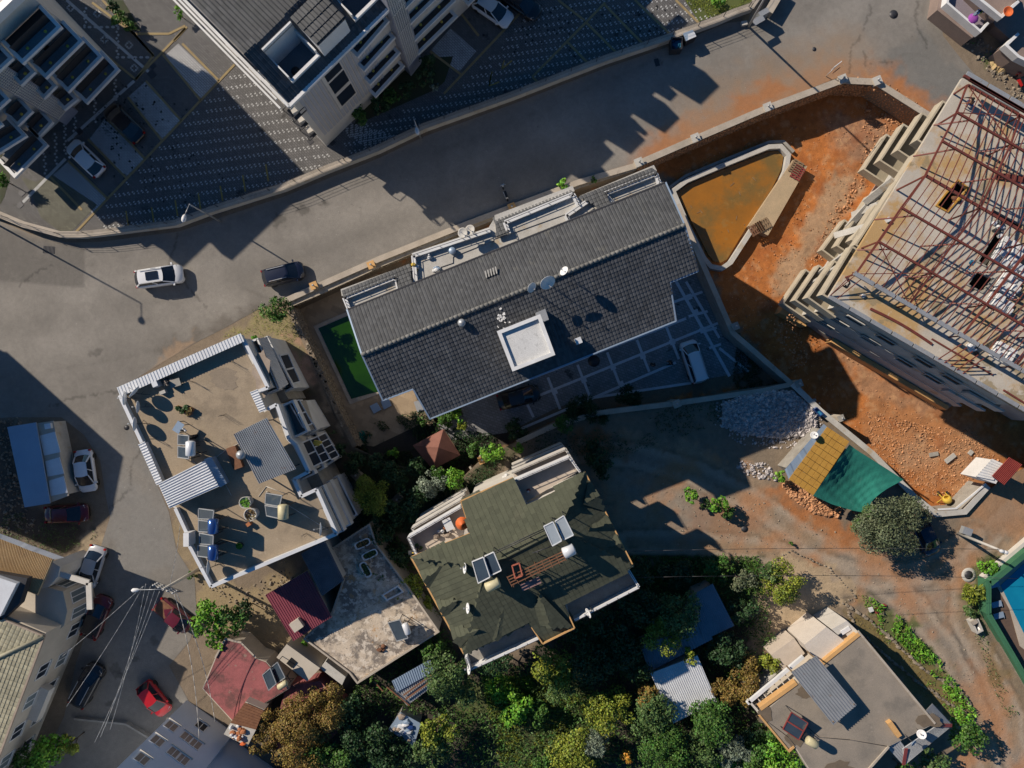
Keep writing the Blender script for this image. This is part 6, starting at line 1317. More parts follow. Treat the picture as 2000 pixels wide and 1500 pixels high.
for i in range(5): MB().beam(P(1832+i*12,702+i*7,zs+.15), P(1878+i*11,672+i*7,zs+1.6), .07).build('brace', M['rust'], F)
def gutter(a, b, nm='gutter', w=.34):
    a, b = Vector(a), Vector(b); n = int((b-a).length/1.9); o = None
    for i in range(n): MB().beam(a.lerp(b, i/n), a.lerp(b, (i+.94)/n), w, .14).build(nm, M['metal'], F)
gutter(P(1668,533,13.1), P(1668,533,13.1) + dv*Lr); gutter(P(1619,579,zs+.12), P(1619,579,zs+.12) + dv*28); gutter(P(1888,143,13.1), P(1888,143,13.1) + dv*12); gutter(P(1900,163,12.6), P(1900,163,12.6) + dv*4.5)
MB().beam(P(1882,148,13.2), P(1882,148,13.2) + dv*12, .2).build('purlin', M['rust'], F); MB().beam(P(1893,155,13.2), P(1893,155,13.2) + dv*12, .2).build('purlin', M['rust'], F)
# loose things on the slab
arc = [P(1700+120*t, 603+69*t - 4*math.sin(math.pi*t), zs+.08) for t in [i/10 for i in range(11)]]
m = MB()
for a, b in zip(arc, arc[1:]): m.beam(a, b, .2, .12)
tag(m.build('steel_bar', M['rust']), 'long bent red steel bar lying on the raw slab', 'steel bar')
tag(MB().beam(P(1820,662,zs+.08), P(1938,732,zs+.08), .12, .12).build('steel_bar', M['rust']), 'straight red steel bar lying on the slab beyond the bent bar', 'steel bar')
tag(MB().beam(P(1960,762,zs+.08), P(2005,790,zs+.08), .14, .12).build('steel_bar', M['rust']), 'short red steel bar at the right edge of the slab', 'steel bar')
tag(MB().beam(P(1945,343,zs+.1), P(2010,352,zs+.1), .5, .16).build('steel_bar', M['rust']), 'thick red beam stacked under the rafters at the frame edge', 'steel bar')
bl = MB()
def block_stack(cx, cy, rz, nx, ny, label, sz=(.5,.3)):
    T_ = thing('block_stack', label, 'block stack', P(cx, cy, zs), 0, 'stacks of pale aerated blocks on the slab'); r = random.Random(int(cx)); me = None
    for k in range(2):
        for i in range(nx):
            for j in range(ny):
                if k == 1 and r.random() < .35: continue
                c = P(cx, cy, zs) + Vector(((i-nx/2)*sz[0]*1.12*math.cos(rz) - (j-ny/2)*sz[1]*1.15*math.sin(rz), (i-nx/2)*sz[0]*1.12*math.sin(rz) + (j-ny/2)*sz[1]*1.15*math.cos(rz), k*.3))
                if me is None:
                    o = MB().box(c, sz[0], sz[1], .28, rz + r.uniform(-.05,.05)).build('block', M['white'], T_); me = o.data; c0 = c
                else:
                    o2 = bpy.data.objects.new('block', me); C.objects.link(o2); o2.parent = T_; o2.location = c - c0
    return T_
block_stack(1965,490,R(60),4,6,'stack of white blocks beside the long black opening'); block_stack(1972,540,R(60),5,5,'stack of white blocks lower down under the rafters'); block_stack(1962,690,R(-30),3,4,'small stack of white blocks near the lower gutter'); block_stack(1950,585,R(60),2,6,'narrow stack of white blocks between the two openings')
def stroke(pts, m, w=.12, z=zs+.03, nm='painted_mark', label=None):
    mb = MB()
    for a, b in zip(pts, pts[1:]): mb.beam(P(*a, z), P(*b, z), w, .01)
    return mb.build(nm, M[m], TC)
stroke([(1645,557),(1653,562),(1657,557)], 'black'); stroke([(1652,556),(1650,561)], 'black'); stroke([(1657,547),(1660,553),(1656,557)], 'black'); stroke([(1654,548),(1657,547)], 'black')
M['bluep'] = mat('blue_spray_paint', (.03,.22,.38), None, 3)
stroke([(1898,508),(1904,511),(1899,518),(1893,514),(1898,508)], 'bluep'); stroke([(1898,508),(1899,518)], 'bluep', .08); stroke([(1904,511),(1893,514)], 'bluep', .08); stroke([(1891,519),(1889,524),(1895,527)], 'bluep')
MB().box(P(1732,430,zs), .3, .35, .3, R(30)).build('slab_box', M['white'], None, 'tiny white box near the slab edge above the mid balconies', 'box')
clutter(1900,678,zs,8,5,['white','metal_dk','rustbrown','white'],51,.3,.7,.5,label='white sacks and scrap heaped beside the lower roof gutter',cat='sacks')
clutter(1684,578,zs,3,1.5,['white','metal'],52,.3,.5,.4,label='white bucket and bits near the slab corner',cat='bucket')
clutter(1950,445,zs,8,6,['white','metal_w','metal_dk'],53,.3,.6,.4,label='pale rubble sacks beside the upper dark opening of the slab',cat='sacks')
clutter(1870,390,zs,6,4,['metal_dk','ochre','rustbrown'],54,.3,.6,.3,label='loose bars and boards round the ochre edged opening',cat='scrap')
# ================= POND AND SITE =================
T = thing('site_basin', 'concrete rimmed basin full of orange muddy water beside the tiled building', 'basin', P(1430,410,ZL))
wp_ = [(1322,376),(1345,360),(1420,328),(1500,296),(1520,295),(1530,306),(1526,330),(1508,368),(1460,440),(1420,506),(1408,513),(1394,510),(1384,498),(1352,435)]
MB().prism(pl(wp_, -2.25), ZL-.1, -2.25).build('water', M['pond'], T)
rim = [(1315,372),(1342,352),(1420,319),(1502,286),(1526,285),(1541,302),(1536,332),(1518,373),(1470,447),(1428,512),(1411,524),(1389,520),(1375,503),(1344,440)]
path_wall(pl(rim, -1.7), .45, ZL-.1, -1.75, True).build('rim', M['conc_l'], T)
path_wall(pl([(1308,366),(1340,343),(1420,310),(1503,277),(1531,276),(1551,296)], -2.0), .3, ZL-.1, -2.05).build('outer_kerb', M['conc'], T)
MB().prism(pl([(1549,312),(1577,325),(1500,460),(1462,441)], -1.6), ZL-.1, -1.6).build('machine_slab', mat('tan_concrete', (.46,.34,.21), (.38,.29,.18), .8, stain=[(.9,.6,.08,(.28,.22,.15),.6)]), T)
def pallet(x, y, rz, m, label):
    T_ = thing('pallet', label, 'pallet', P(x, y, -1.6), rz, 'wooden pallets beside the basin'); c = P(x, y, -1.6)
    for i in range(6): MB().box(c + Vector((math.cos(rz)*(i-2.5)*.24, math.sin(rz)*(i-2.5)*.24, .12)), .14, 1.1, .04, rz).build('slat', M[m], T_)
    for j in (-.45, 0, .45): MB().box(c + Vector((-math.sin(rz)*j, math.cos(rz)*j, 0)), 1.4, .1, .12, rz).build('bearer', M['wood'], T_)
pallet(1554,327,R(60),'wood','wooden pallet on the upper end of the tan slab'); pallet(1557,338,R(60),'red','reddish pallet on the upper end of the tan slab'); pallet(1490,440,R(30),'wood','wooden pallet at the lower end of the tan slab'); pallet(1477,447,R(30),'rustbrown','reddish pallet at the lower end of the tan slab')
rp = random.Random(12); mb = MB()
for i in range(14): q = P(rp.uniform(1350,1500), rp.uniform(350,500), -2.23); mb.beam(q, q + Vector((rp.uniform(-.4,.4), rp.uniform(-.4,.4), 0)), .05, .03) if PIP(PX(q)[0], PX(q)[1], wp_) else None
mb.build('floating_scrap', M['wood'], T, kind='stuff')
# ================= STONES =================
def rocks(name, poly, n, smin, smax, z, m, heap=0.0, seed=1, parent=None, **kw):
    r = np.random.RandomState(seed); xs = [p[0] for p in poly]; ys = [p[1] for p in poly]; X = r.uniform(min(xs), max(xs), n*3); Y = r.uniform(min(ys), max(ys), n*3); k = pip(X, Y, poly); X = X[k][:n]; Y = Y[k][:n]; n = len(X)
    d = np.clip(sdf(X, Y, poly), 0, 60)/60; kk = (H-z)/FPX; cx = (X-1000)*kk; cy = (750-Y)*kk; cz = z + heap*np.sqrt(d)*r.uniform(.6, 1.05, n); s = r.uniform(smin, smax, n)**1.0*r.choice([1, 1, 1, 1.5], n)
    base = np.array([(1,0,0),(.3,.95,0),(-.8,.6,0),(-.8,-.6,0),(.3,-.95,0),(.35,.1,.8),(-.3,-.15,.85)]); q = np.array([(0,1,5),(1,2,5),(2,6,5),(2,3,6),(3,4,6),(4,5,6),(4,0,5)])
    a = r.uniform(0, 6.28, n); ca, sa = np.cos(a), np.sin(a); B = base[None]*(1 + r.uniform(-.25, .25, (n, 7, 3)))*s[:, None, None]*.5; B[:, :, 1] *= r.uniform(.55, 1, n)[:, None]
    x = B[:, :, 0]*ca[:, None] - B[:, :, 1]*sa[:, None]; y = B[:, :, 0]*sa[:, None] + B[:, :, 1]*ca[:, None]
    t1 = r.uniform(-.4, .4, n); zz_ = B[:, :, 2] + x*t1[:, None]
    V = np.stack([x + cx[:, None], y + cy[:, None], zz_ + cz[:, None]], 2).reshape(-1, 3); F = (np.arange(n)[:, None, None]*7 + q[None]).reshape(-1, 3)
    kw.setdefault('kind', 'stuff'); return npmesh(name, V, F, m, parent, **kw)
hp = [(1410,790),(1440,775),(1500,765),(1545,763),(1590,800),(1595,830),(1570,850),(1510,855),(1450,848),(1412,828)]
MB().prism(pl(hp, .1), -.1, .15).build('rubble_base', M['rubble'], None, kind='stuff')
rocks('rubble', hp, 3200, .12, .46, .1, M['rubble'], .55, 3)
rocks('rubble', [(1400,780),(1600,780),(1610,850),(1560,880),(1450,870),(1395,830)], 700, .08, .3, 0, M['rubble'], .05, 33)
rocks('rubble', [(1440,900),(1500,905),(1520,940),(1480,935),(1440,920)], 120, .12, .35, 0, M['rubble'], .1, 4)
rocks('rubble', [(1530,940),(1545,940),(1590,970),(1640,990),(1640,1010),(1600,1005),(1560,985),(1535,960)], 420, .18, .5, 0, M['stone_r'], .35, 5)
rocks('gravel', [(1320,330),(1700,190),(1830,260),(1620,560),(1860,820),(1960,920),(1840,990),(1600,790),(1440,650)], 2600, .04, .14, ZL, M['stone_r'], 0, 6)
rocks('gravel', [(1690,800),(1800,830),(1900,840),(1950,900),(1870,985),(1780,950),(1700,880)], 1700, .04, .20, ZL, M['stone_r'], 0, 7)
rocks('gravel', [(1690,200),(1790,240),(1700,340),(1650,420),(1600,520),(1560,560),(1620,420),(1680,330)], 900, .06, .3, ZL, M['stone_r'], 0, 8)
rocks('gravel', [(1180,840),(1560,1000),(1830,1100),(2000,1400),(1990,1500),(1880,1500),(1700,1200),(1560,1105),(1240,1080)], 900, .04, .16, 0, M['stone'], 0, 9)
rocks('gravel', [(1840,40),(1900,110),(1990,200),(2010,190),(1960,110),(1900,60)], 260, .08, .35, 0, M['stone'], .1, 10)
rocks('stone', [(1935,118),(1965,125),(1968,140),(1940,140)], 26, .4, .9, 0, mat('ochre_boulder', (.50,.36,.18), (.42,.30,.15), 1, island=.2), .2, 11)
rocks('gravel', [(1500,640),(1550,610),(1580,700),(1560,730)], 0+220, .05, .18, 0, M['stone_r'], 0, 12)
rocks('gravel', [(1300,300),(1350,265),(1500,205),(1640,152),(1720,150),(1810,215),(1800,225),(1700,172),(1640,168),(1500,215)], 700, .05, .28, 0, M['stone_r'], .05, 13)
rocks('gravel', [(0,820),(40,815),(55,990),(80,1040),(0,1040)], 500, .05, .3, 0, M['stone'], .1, 14)
rocks('gravel', [(380,1130),(480,1150),(560,1110),(600,1150),(560,1200),(480,1200)], 250, .05, .25, 0, M['stone'], .1, 15)
def edge_stones(pts, n, s, m, seed, z=0, label='', cat='stone edging', name='stone_edging'):
    r = random.Random(seed); mb = MB(); L = [ (P(*b)-P(*a)).length for a, b in zip(pts, pts[1:])]; tot = sum(L)
    for i in range(n):
        d = tot*i/n; k = 0
        while d > L[k] and k < len(L)-1: d -= L[k]; k += 1
        q = P(*pts[k], z).lerp(P(*pts[k+1], z), d/L[k]) + Vector((r.uniform(-.08,.08), r.uniform(-.08,.08), 0)); w = s*r.uniform(.6, 1.3)
        vs = []; a0 = r.uniform(0, 6)
        for t in range(6): an = a0 + t*math.pi/3; vs.append(q + Vector((math.cos(an)*w/2, math.sin(an)*w/2*r.uniform(.7,1), 0)))
        mb.add(vs + [v.lerp(q, .3) + Vector((0,0,w*.6)) for v in vs], [tuple(range(6, 12))] + [(t, (t+1) % 6, 6+(t+1) % 6, 6+t) for t in range(6)])
    return tag(mb.build(name, M[m], None), label, cat, kind='stuff')
edge_stones([(1655,1183),(1700,1212),(1760,1266),(1800,1305),(1850,1335),(1885,1358),(1895,1385)], 70, .38, 'stone', 1, label='')
edge_stones([(1655,1190),(1670,1225),(1730,1280),(1790,1330),(1860,1378),(1890,1392)], 60, .34, 'stone', 2)
edge_stones([(1480,1110),(1545,1075),(1620,1110),(1672,1165),(1640,1182)], 40, .22, 'stone', 3)
edge_stones([(700,1030),(735,1060),(800,1145)], 20, .3, 'stone', 5)
# ================= GREEN POOL =================
T = thing('green_pool', 'swimming pool of murky green water beside the tiled building', 'swimming pool', P(690,700,ZL))
gp = [(622,641),(690,612),(760,700),(800,748),(686,779)]
MB().prism(pl([(612,637),(688,604),(780,700),(812,745),(683,790)], -2.4), ZL, -2.4).build('coping', M['kerb'], T)
MB().prism(pl(gp, -2.36), ZL, -2.36).build('water', M['pool_g'], T)
mb = MB(); mb.tube(P(700,776,-1.6), P(694,782,-1.6), .03).tube(P(700,776,-2.4), P(700,776,-1.6), .03).tube(P(694,782,-2.4), P(694,782,-1.6), .03); mb.build('ladder', M['metal'], T)
MB().slab(pl([(722,793),(736,786),(745,800),(730,808)], -2.3), .08).build('pump_hatch', M['metal_b'], None, 'grey blue hatch on the travertine court, left of a pair', 'hatch', 'hatches beside the green pool')
MB().slab(pl([(743,783),(760,780),(765,792),(750,800)], -2.3), .08).build('pump_hatch', M['metal_b'], None, 'grey blue hatch on the travertine court, right of a pair', 'hatch', 'hatches beside the green pool')
MB().slab(pl([(808,785),(823,780),(832,798),(815,805)], -2.3), .08).build('pump_hatch', M['metal'], None, 'pale square cover under the lower left eave of the tiled roof', 'hatch')
N_ = thing('garden_net', 'crumpled teal netting at the corner of the travertine court', 'net', P(705,858,ZL)); rp = random.Random(3); mb = MB()
for i in range(140):
    q = P(rp.gauss(703,6), rp.gauss(857,5), ZL + rp.uniform(.05,.35)); d1 = Vector((rp.gauss(0,1), rp.gauss(0,1), rp.gauss(0,.3))).normalized()*.16; d2 = Vector((rp.gauss(0,1), rp.gauss(0,1), rp.gauss(0,.3))).normalized()*.12; mb.add([q-d1, q+d2, q+d1, q-d2], [(0,1,2,3)])
mb.build('netting', M['teal'], N_)
# ================= CARS =================
def paint(name, c, rough=.3): return mat(name, c, tuple(x*.94 for x in c), .5, rough=rough, fine=.0, coat=.6)
M['c_white'] = paint('car_white', (.72,.73,.75)); M['c_silver'] = paint('car_silver', (.42,.43,.46)); M['c_black'] = paint('car_black', (.012,.012,.015)); M['c_navy'] = paint('car_navy', (.012,.016,.035))
M['c_red'] = paint('car_red', (.42,.012,.016)); M['c_dred'] = paint('car_dark_red', (.10,.01,.014)); M['c_maroon'] = paint('car_maroon', (.12,.014,.025))
def car(px, py, deg, col, L, Wd, Hh, kind, label, z=0.0, roofcol=None, rails=False, sun=False):
    k = (H-z-.8)/FPX; T_ = thing('parked_car' if 'driv' not in label else 'car', label, 'car', ((px-1000)*k, (750-py)*k, z), R(deg), 'cars in the streets and courts')
    T_['category'] = {'suv': 'car', 'van': 'van', 'pickup': 'pickup'}.get(kind, 'car'); ca, sa = math.cos(R(deg)), math.sin(R(deg)); O = T_.location.copy()
    G_ = lambda x, y, zz: Vector((O.x + x*ca - y*sa, O.y + x*sa + y*ca, O.z + zz))
    hl = L/2; hw = Wd/2
    prm = dict(hatch=(.30,.06,-.66,-.90,.86), sedan=(.34,.10,-.42,-.70,.82), suv=(.36,.14,-.72,-.93,.98), van=(.40,.20,-.90,-.97,.94), pickup=(.40,.20,-.10,-.18,.92))[kind]
    xa, xb, xc, xd, belt = prm[0]*L, prm[1]*L, prm[2]*hl, prm[3]*hl, prm[4]*(Hh/1.48)*.98; nose = belt*.78
    st = [-1, -.985, -.93, -.82, -.6, -.3, 0, .3, .55, .72, .86, .95, .99, 1]; V = []; prof = 9
    def halfw(s): a = abs(s); return hw*(1 - .30*max(0, (a-.80)/.2)**2.2 - .02*a)
    def top(s):
        x = s*hl
        if x > xa: t = (x-xa)/(hl-xa); return belt*(1 - .06*t) - (belt-nose)*t**2.0
        if x < xd: t = (xd-x)/(xd+hl+1e-6); return belt - .12*t**2
        return belt
    for s in st:
        w = halfw(s); tp = top(s); x = s*hl; low = .26 + (.10 if abs(s) > .95 else 0)
        for yy, zz in ((-w*.88, low), (-w, low+.18), (-w*1.0, tp*.72), (-w*.965, tp-.07), (-w*.84, tp), (0, tp+.035), (w*.84, tp), (w*.965, tp-.07), (w, tp*.72), (w, low+.18), (w*.88, low)): V.append(G_(x, yy, zz))
    m_ = 11; Fc = [(i*m_+j, (i+1)*m_+j, (i+1)*m_+j+1, i*m_+j+1) for i in range(len(st)-1) for j in range(m_-1)] + [((i+1)*m_, i*m_, i*m_+m_-1, (i+1)*m_+m_-1) for i in range(len(st)-1)]
    Fc += [tuple(range(m_)), tuple(range(len(V)-1, len(V)-1-m_, -1))]
    b = MB(); b.add(V, [tuple(reversed(f)) for f in Fc], True); body = b.build('body', M[col], T_)
    if kind == 'pickup': MB().add([G_(-hl*.93, -hw*.8, belt+.01), G_(xd-.1, -hw*.8, belt+.01), G_(xd-.1, hw*.8, belt+.01), G_(-hl*.93, hw*.8, belt+.01), G_(-hl*.93, -hw*.8, belt-.02)], [(0,1,2,3)]).build('load_bed', M['rustbrown'], T_)
    wb, wr = hw*.86, hw*.70; zr_ = Hh; zb_ = belt + .01
    def arc_(x, w, z_, bul, n=6): return [G_(x + bul*(1 - ((i/n*2-1))**2), (i/n*2-1)*w, z_) for i in range(n+1)]
    f0 = arc_(xa-.10, wb, zb_, .16); f1 = arc_(xb, wr, zr_-.05, .10); r0 = arc_(xc, wr*.98, zr_-.06, -.08); r1 = arc_(xd, wb*.94, zb_, -.14); n = 6
    roof = MB(); xs_ = [0, .1, .35, .7, .92, 1]; rv = []
    for t in xs_:
        crown = .045*math.sin(math.pi*min(1, max(0, t)))
        for i in range(n+1): p_ = f1[i].lerp(r0[i], t); e = 1 - ((i/n*2-1))**2; rv.append(p_ + Vector((0, 0, .03 + crown*e)))
    roof.add(rv, [(a*(n+1)+i, a*(n+1)+i+1, (a+1)*(n+1)+i+1, (a+1)*(n+1)+i) for a in range(len(xs_)-1) for i in range(n)], True); roof.build('roof', M[roofcol or col], T_)
    MB().add(f0 + f1, [(i, i+1, n+2+i, n+1+i) for i in range(n)], True).build('windshield', M['glass'], T_)
    MB().add(r1 + r0, [(i, i+1, n+2+i, n+1+i) for i in range(n)], True).build('rear_window', M['glass'] if kind != 'van' else M[col], T_)
    for sd, idx in ((-1, 0), (1, n)):
        q = [f0[idx], f1[idx], r0[idx], r1[idx]]; MB().add(q, [(0,1,2,3)]).build('side_window', M['glass'], T_)
        p_ = MB(); off = G_(0, sd*.015, .012) - G_(0, 0, 0)
        MB().beam(q[0]+off, q[1]+off, .07).build('pillar', M[col], T_); MB().beam(q[3]+off, q[2]+off, .10).build('pillar', M[col], T_); MB().beam(q[0].lerp(q[3], .45)+off, q[1].lerp(q[2], .45)+off, .06).build('pillar', M[col], T_)
        MB().box(G_(xa-.18, sd*(hw+.09), belt-.08), .14, .2, .14, R(deg)).build('wing_mirror', M[col], T_)
        MB().add([G_(hl*.985, sd*hw*.50, nose*.80), G_(hl*.94, sd*hw*.86, nose*.82), G_(hl*.80, sd*hw*.90, top(.80)+.01), G_(hl*.88, sd*hw*.55, top(.88)+.02)], [(0,1,2,3)]).build('headlight', M['lamp_w'], T_)
        MB().box(G_(-hl*.955, sd*hw*.80, belt*.80), .16, .2, .2, R(deg)).build('tail_light', M['lamp_r'], T_)
        if rails: MB().beam(G_(xb-.1, sd*wr*.93, zr_+.07), G_(xc+.2, sd*wr*.93, zr_+.07), .05).build('roof_rail', M['metal'], T_)
    if sun: MB().add([G_(xb-.35, -wr*.62, zr_+.055), G_(xb-.35, wr*.62, zr_+.055), G_(xc+.75, wr*.62, zr_+.06), G_(xc+.75, -wr*.62, zr_+.06)], [(0,1,2,3)]).build('sunroof', M['glass'], T_)
    for sx in (-.62, .62):
        for sy in (-1, 1):
            c0 = G_(sx*hl, sy*(hw-.2), .32); c1 = G_(sx*hl, sy*(hw-.01), .32); w_ = MB(); w_.tube(c0, c1, .32, 14).build('wheel', M['tyre'], T_)
    MB().beam(G_(hl*.99, -hw*.42, nose*.55), G_(hl*.99, hw*.42, nose*.55), .05, .18).build('grille', M['black'], T_)
    return T_
car(165,308,136,'c_white',4.1,1.75,1.48,'hatch','white hatchback in a shaded bay of the paved lot')
car(240,239,136,'c_black',4.4,1.78,1.48,'sedan','black saloon deep in shade beside the pale paving bays')
car(962,18,-34,'c_white',4.2,1.76,1.48,'hatch','white hatchback in a bay at the top edge of the paved lot')
car(1016,3,-34,'c_black',4.3,1.76,1.48,'hatch','black car cut off by the top edge of the photo')
car(311,540,8.5,'c_white',4.55,1.85,1.66,'suv','white crossover driving on the road with dark panoramic roof', rails=True, sun=True)
car(553,535,14,'c_navy',4.0,1.76,1.62,'suv','black boxy car parked at the kerb by the stone wall', rails=True)
car(165,920,-82,'c_white',4.1,1.78,1.45,'sedan','white saloon parked beside the service kiosk')
car(128,1004,3,'c_dred',4.2,1.74,1.45,'sedan','dark red car parked crossways below the service kiosk')
car(178,1108,-108,'c_silver',4.2,1.76,1.45,'sedan','silver saloon parked by the cream building corner')
car(187,1206,68,'c_dred',4.3,1.8,1.5,'hatch','dark red hatchback with black roof under the cream building', roofcol='c_black')
car(169,1338,62,'c_black',4.4,1.84,1.66,'suv','black car with bright roof rails below the cream building', rails=True)
car(300,1366,-52,'c_red',3.7,1.66,1.45,'hatch','bright red small car beside the pale blue building')
car(338,1203,-38,'c_maroon',4.0,1.7,1.5,'pickup','maroon open backed pickup half under the bright tree')
car(1355,706,108,'c_white',4.3,1.8,1.82,'van','white compact van parked in the shaded court', ZL, rails=True)
car(1013,776,15,'c_black',4.3,1.8,1.5,'sedan','black saloon under the eave of the tiled building', ZL)
car(1809,1046,-64,'c_navy',4.1,1.74,1.45,'sedan','dark blue car half hidden under the big olive tree')
# ================= POLES, SIGNS, WIRES =================
def lamp_post(bx, by, hx, hy, h, label, arm=True):
    b = P(bx, by, 0); t_ = P(hx, hy, h); T_ = thing('street_lamp', label, 'street lamp', b, 0, 'street lamps'); top_ = Vector((b.x, b.y, h-.4))
    MB().tube(b, top_, .09, 8, .05).build('pole', M['metal'], T_); MB().tube(top_, t_, .035, 6).build('arm', M['metal'], T_)
    d = (t_-top_).normalized(); MB().lathe(t_ + d*.05, [(.05,-.1),(.14,.0),(.20,.25),(.17,.5),(.05,.62),(0,.64)], 10, (d.x, d.y, .1)).build('lamp_head', M['white'], T_); return T_
lamp_post(431,433,361,420,7.2,'street lamp with white head over the long wall by the painted bays'); lamp_post(822,270,813,250,5.5,'short lamp with white head on the long wall above the shaded road')
def util(bx, by, tx, ty, h, label, r=.17, arms=2, m='wood', rot=0):
    b = P(bx, by, 0); t_ = P(tx, ty, h); T_ = thing('utility_pole', label, 'utility pole', b, 0, 'utility poles along the streets'); MB().tube(b, t_, r, 8, r*.6).build('pole', M[m], T_)
    for k in range(arms):
        c = b.lerp(t_, .985 - k*.05); a = Vector((math.cos(rot), math.sin(rot), 0)); MB().beam(c - a*1.0, c + a*1.0, .1).build('crossarm', M['conc'], T_)
        for i in (-.9, -.4, .4, .9): MB().lathe(c + a*i + Vector((0,0,.05)), [(.05,0),(.07,.08),(.03,.16),(0,.18)], 6).build('insulator', M['white'], T_)
    return T_, t_
T1, top1 = util(388,1112,318,1151,9.0,'cream concrete utility pole with crowded crossarms above the dark street', m='conc_l', arms=3, rot=R(-22))
d = P(270,1152,8.6); MB().tube(top1, d, .03).build('lamp_arm', M['metal'], T1); MB().lathe(d, [(.05,-.1),(.16,.1),(.18,.45),(.05,.6),(0,.62)], 10, (-1,-.1,0)).build('lamp_head', M['white'], T1)
T2, top2 = util(1872,1042,1950,1073,6.6,'pale concrete pole with twin white lamps by the fenced pool', m='conc_l', arms=0)
for i in (0, 1): MB().lathe(top2 + Vector((.1+.35*i, -.1-.1*i, 0)), [(.05,-.05),(.16,.1),(.16,.35),(0,.45)], 10, (1,-.3,0)).build('lamp_head', M['white'], T2)
MB().box(P(1884,1036,1.0), .9, .7, .5, R(-20)).build('transformer_box', M['metal'], T2)
T3, top3 = util(1462,52,1500,-15,11.5,'slim steel pole standing by the wall end at the top of the road', r=.12, arms=1, m='metal', rot=R(30))
T5, top5 = util(-30,425,-170,370,10.5,'steel lamp pole just outside the left edge', r=.1, arms=0, m='metal'); MB().tube(top5, top5 + Vector((-.1,-1.3,.1)), .04).build('arm', M['metal'], T5); MB().lathe(top5 + Vector((-.1,-1.3,.1)), [(.06,-.1),(.22,.2),(.22,.5),(0,.7)], 8, (0,-1,0)).build('lamp_head', M['white'], T5)
E_ = thing('switch_cabinet', 'pale grey street cabinet at the foot of the steel pole', 'cabinet', P(1480,38,0)); MB().box(P(1481,40,0), 1.0, .5, 1.6, R(30)).build('body', M['metal'], E_); MB().box(P(1481,40,1.6), 1.1, .6, .12, R(30)).build('cap', M['metal'], E_); MB().box(P(1481,40,.3) + Vector((.14,-.25,0)), .4, .03, 1.1, R(30)).build('door', M['metal_b'], E_)
MB().box(P(1452,48,0), .55, .4, .35, R(10)).build('stone_block', M['conc_l'], None, 'small pale concrete block left of the steel pole foot', 'block')
G_T = thing('wall_end', 'short ochre topped wall segment at the top edge of the road', 'wall', P(1510,8)); G_T['kind'] = 'thing'; path_wall(pl([(1502,22),(1530,-25)], 1), .8, 0, 1.0).build('wall', M['kerb'], G_T)
def wire(a, b, sag=.5, m='metal', r=.018, label=None, n=14):
    T_ = thing('overhead_cable', label, 'cable', a, 0, 'overhead cables'); pts = [Vector(a).lerp(Vector(b), i/n) - Vector((0,0,4*sag*(i/n)*(1-i/n))) for i in range(n+1)]; mb = MB()
    for p_, q_ in zip(pts, pts[1:]): mb.tube(p_, q_, r, 4)
    mb.build('cable', M[m], T_); return T_
for i, (tx, ty, tz, sx, sy, lab) in enumerate(((215,1425,6,-1.6,.4,'leftmost overhead cable running down the dark street'),(205,1420,6,-1.2,.2,'second overhead cable from the left running down the dark street'),(196,1440,6,-.8,.0,'third overhead cable from the left running down the dark street'),(185,1450,6,-.4,-.2,'fourth overhead cable from the left running down the dark street'))): wire(top1 + Vector((sx, sy, -.3)), P(tx, ty, tz), .4, label=lab)
wire(top1 + Vector((-1.8,.2,-.3)), P(130,1380,5.5), .5, label='cable from the crowded pole to the cream building roof edge'); wire(top1 + Vector((-1.8,.2,-.2)), P(118,1285,6), .5, label='cable from the crowded pole to the cream building window bay')
wire(top1 + Vector((.8,-.4,-.3)), P(389,1445,4.5), .9, 'offwhite', .03, 'thick pale cable from the crowded pole to the pale blue wall'); wire(top1 + Vector((1.0,-.4,-.3)), P(420,1410,4.0), .9, 'offwhite', .03, 'thick pale cable from the crowded pole to the rusty hut'); wire(top1 + Vector((.6,.4,0)), P(354,1000,10.2), .3, label='cable from the crowded pole up to the sandy flat roof')
wire(P(1180,1078,11.0), top2, .8, 'metal_dk', .02, 'long dark cable crossing the dirt road to the pale pole'); wire(P(1240,1128,10.5), P(1990,1130,6.0), .8, 'metal_dk', .02, 'lower dark cable crossing the dirt road near the sandy yard')
SG = thing('road_sign', 'road sign post with white and dark plates beside the site wall pillar', 'road sign', P(1613,149)); b = P(1613,149); MB().tube(b, b + Vector((0,0,2.6)), .04, 8).build('post', M['metal_w'], SG)
MB().beam(b + Vector((-.35,-.25,2.3)), b + Vector((.35,.3,2.3)), .06, .7).build('sign_plate', M['white'], SG); MB().beam(b + Vector((.02,-.35,1.6)), b + Vector((.6,.1,1.6)), .06, .35).build('sign_plate', M['rust'], SG)
# bins and skips
D_ = thing('rubbish_skip', 'open blue rubbish skip standing against the long white wall', 'skip', P(1322,84)); dp = pl([(1312,73),(1333,73),(1332,95),(1312,96)], 1.2)
path_wall(dp, .08, .1, 1.2, True).build('body', M['metal_dk'], D_); MB().prism(dp, .1, .5).build('floor', M['black'], D_); rocks('waste', [(1314,76),(1331,76),(1331,92),(1314,92)], 30, .25, .5, .6, M['bluep'], .1, 21, D_)
D_ = thing('rubbish_skip', 'closed skip with pale blue and white lid beside the open one', 'skip', P(1345,72)); MB().prism(pl([(1335,65),(1352,58),(1360,72),(1341,82)], 1.1), .1, 1.1).build('body', M['metal_dk'], D_); MB().slab([P(1334,65,1.2), P(1353,58,1.2), P(1360,71,1.3), P(1340,80,1.3)], .06).build('lid', M['metal_b'], D_); MB().slab([P(1344,66,1.34), P(1356,62,1.34), P(1360,71,1.34), P(1344,78,1.34)], .04).build('lid_panel', M['metal_w'], D_)
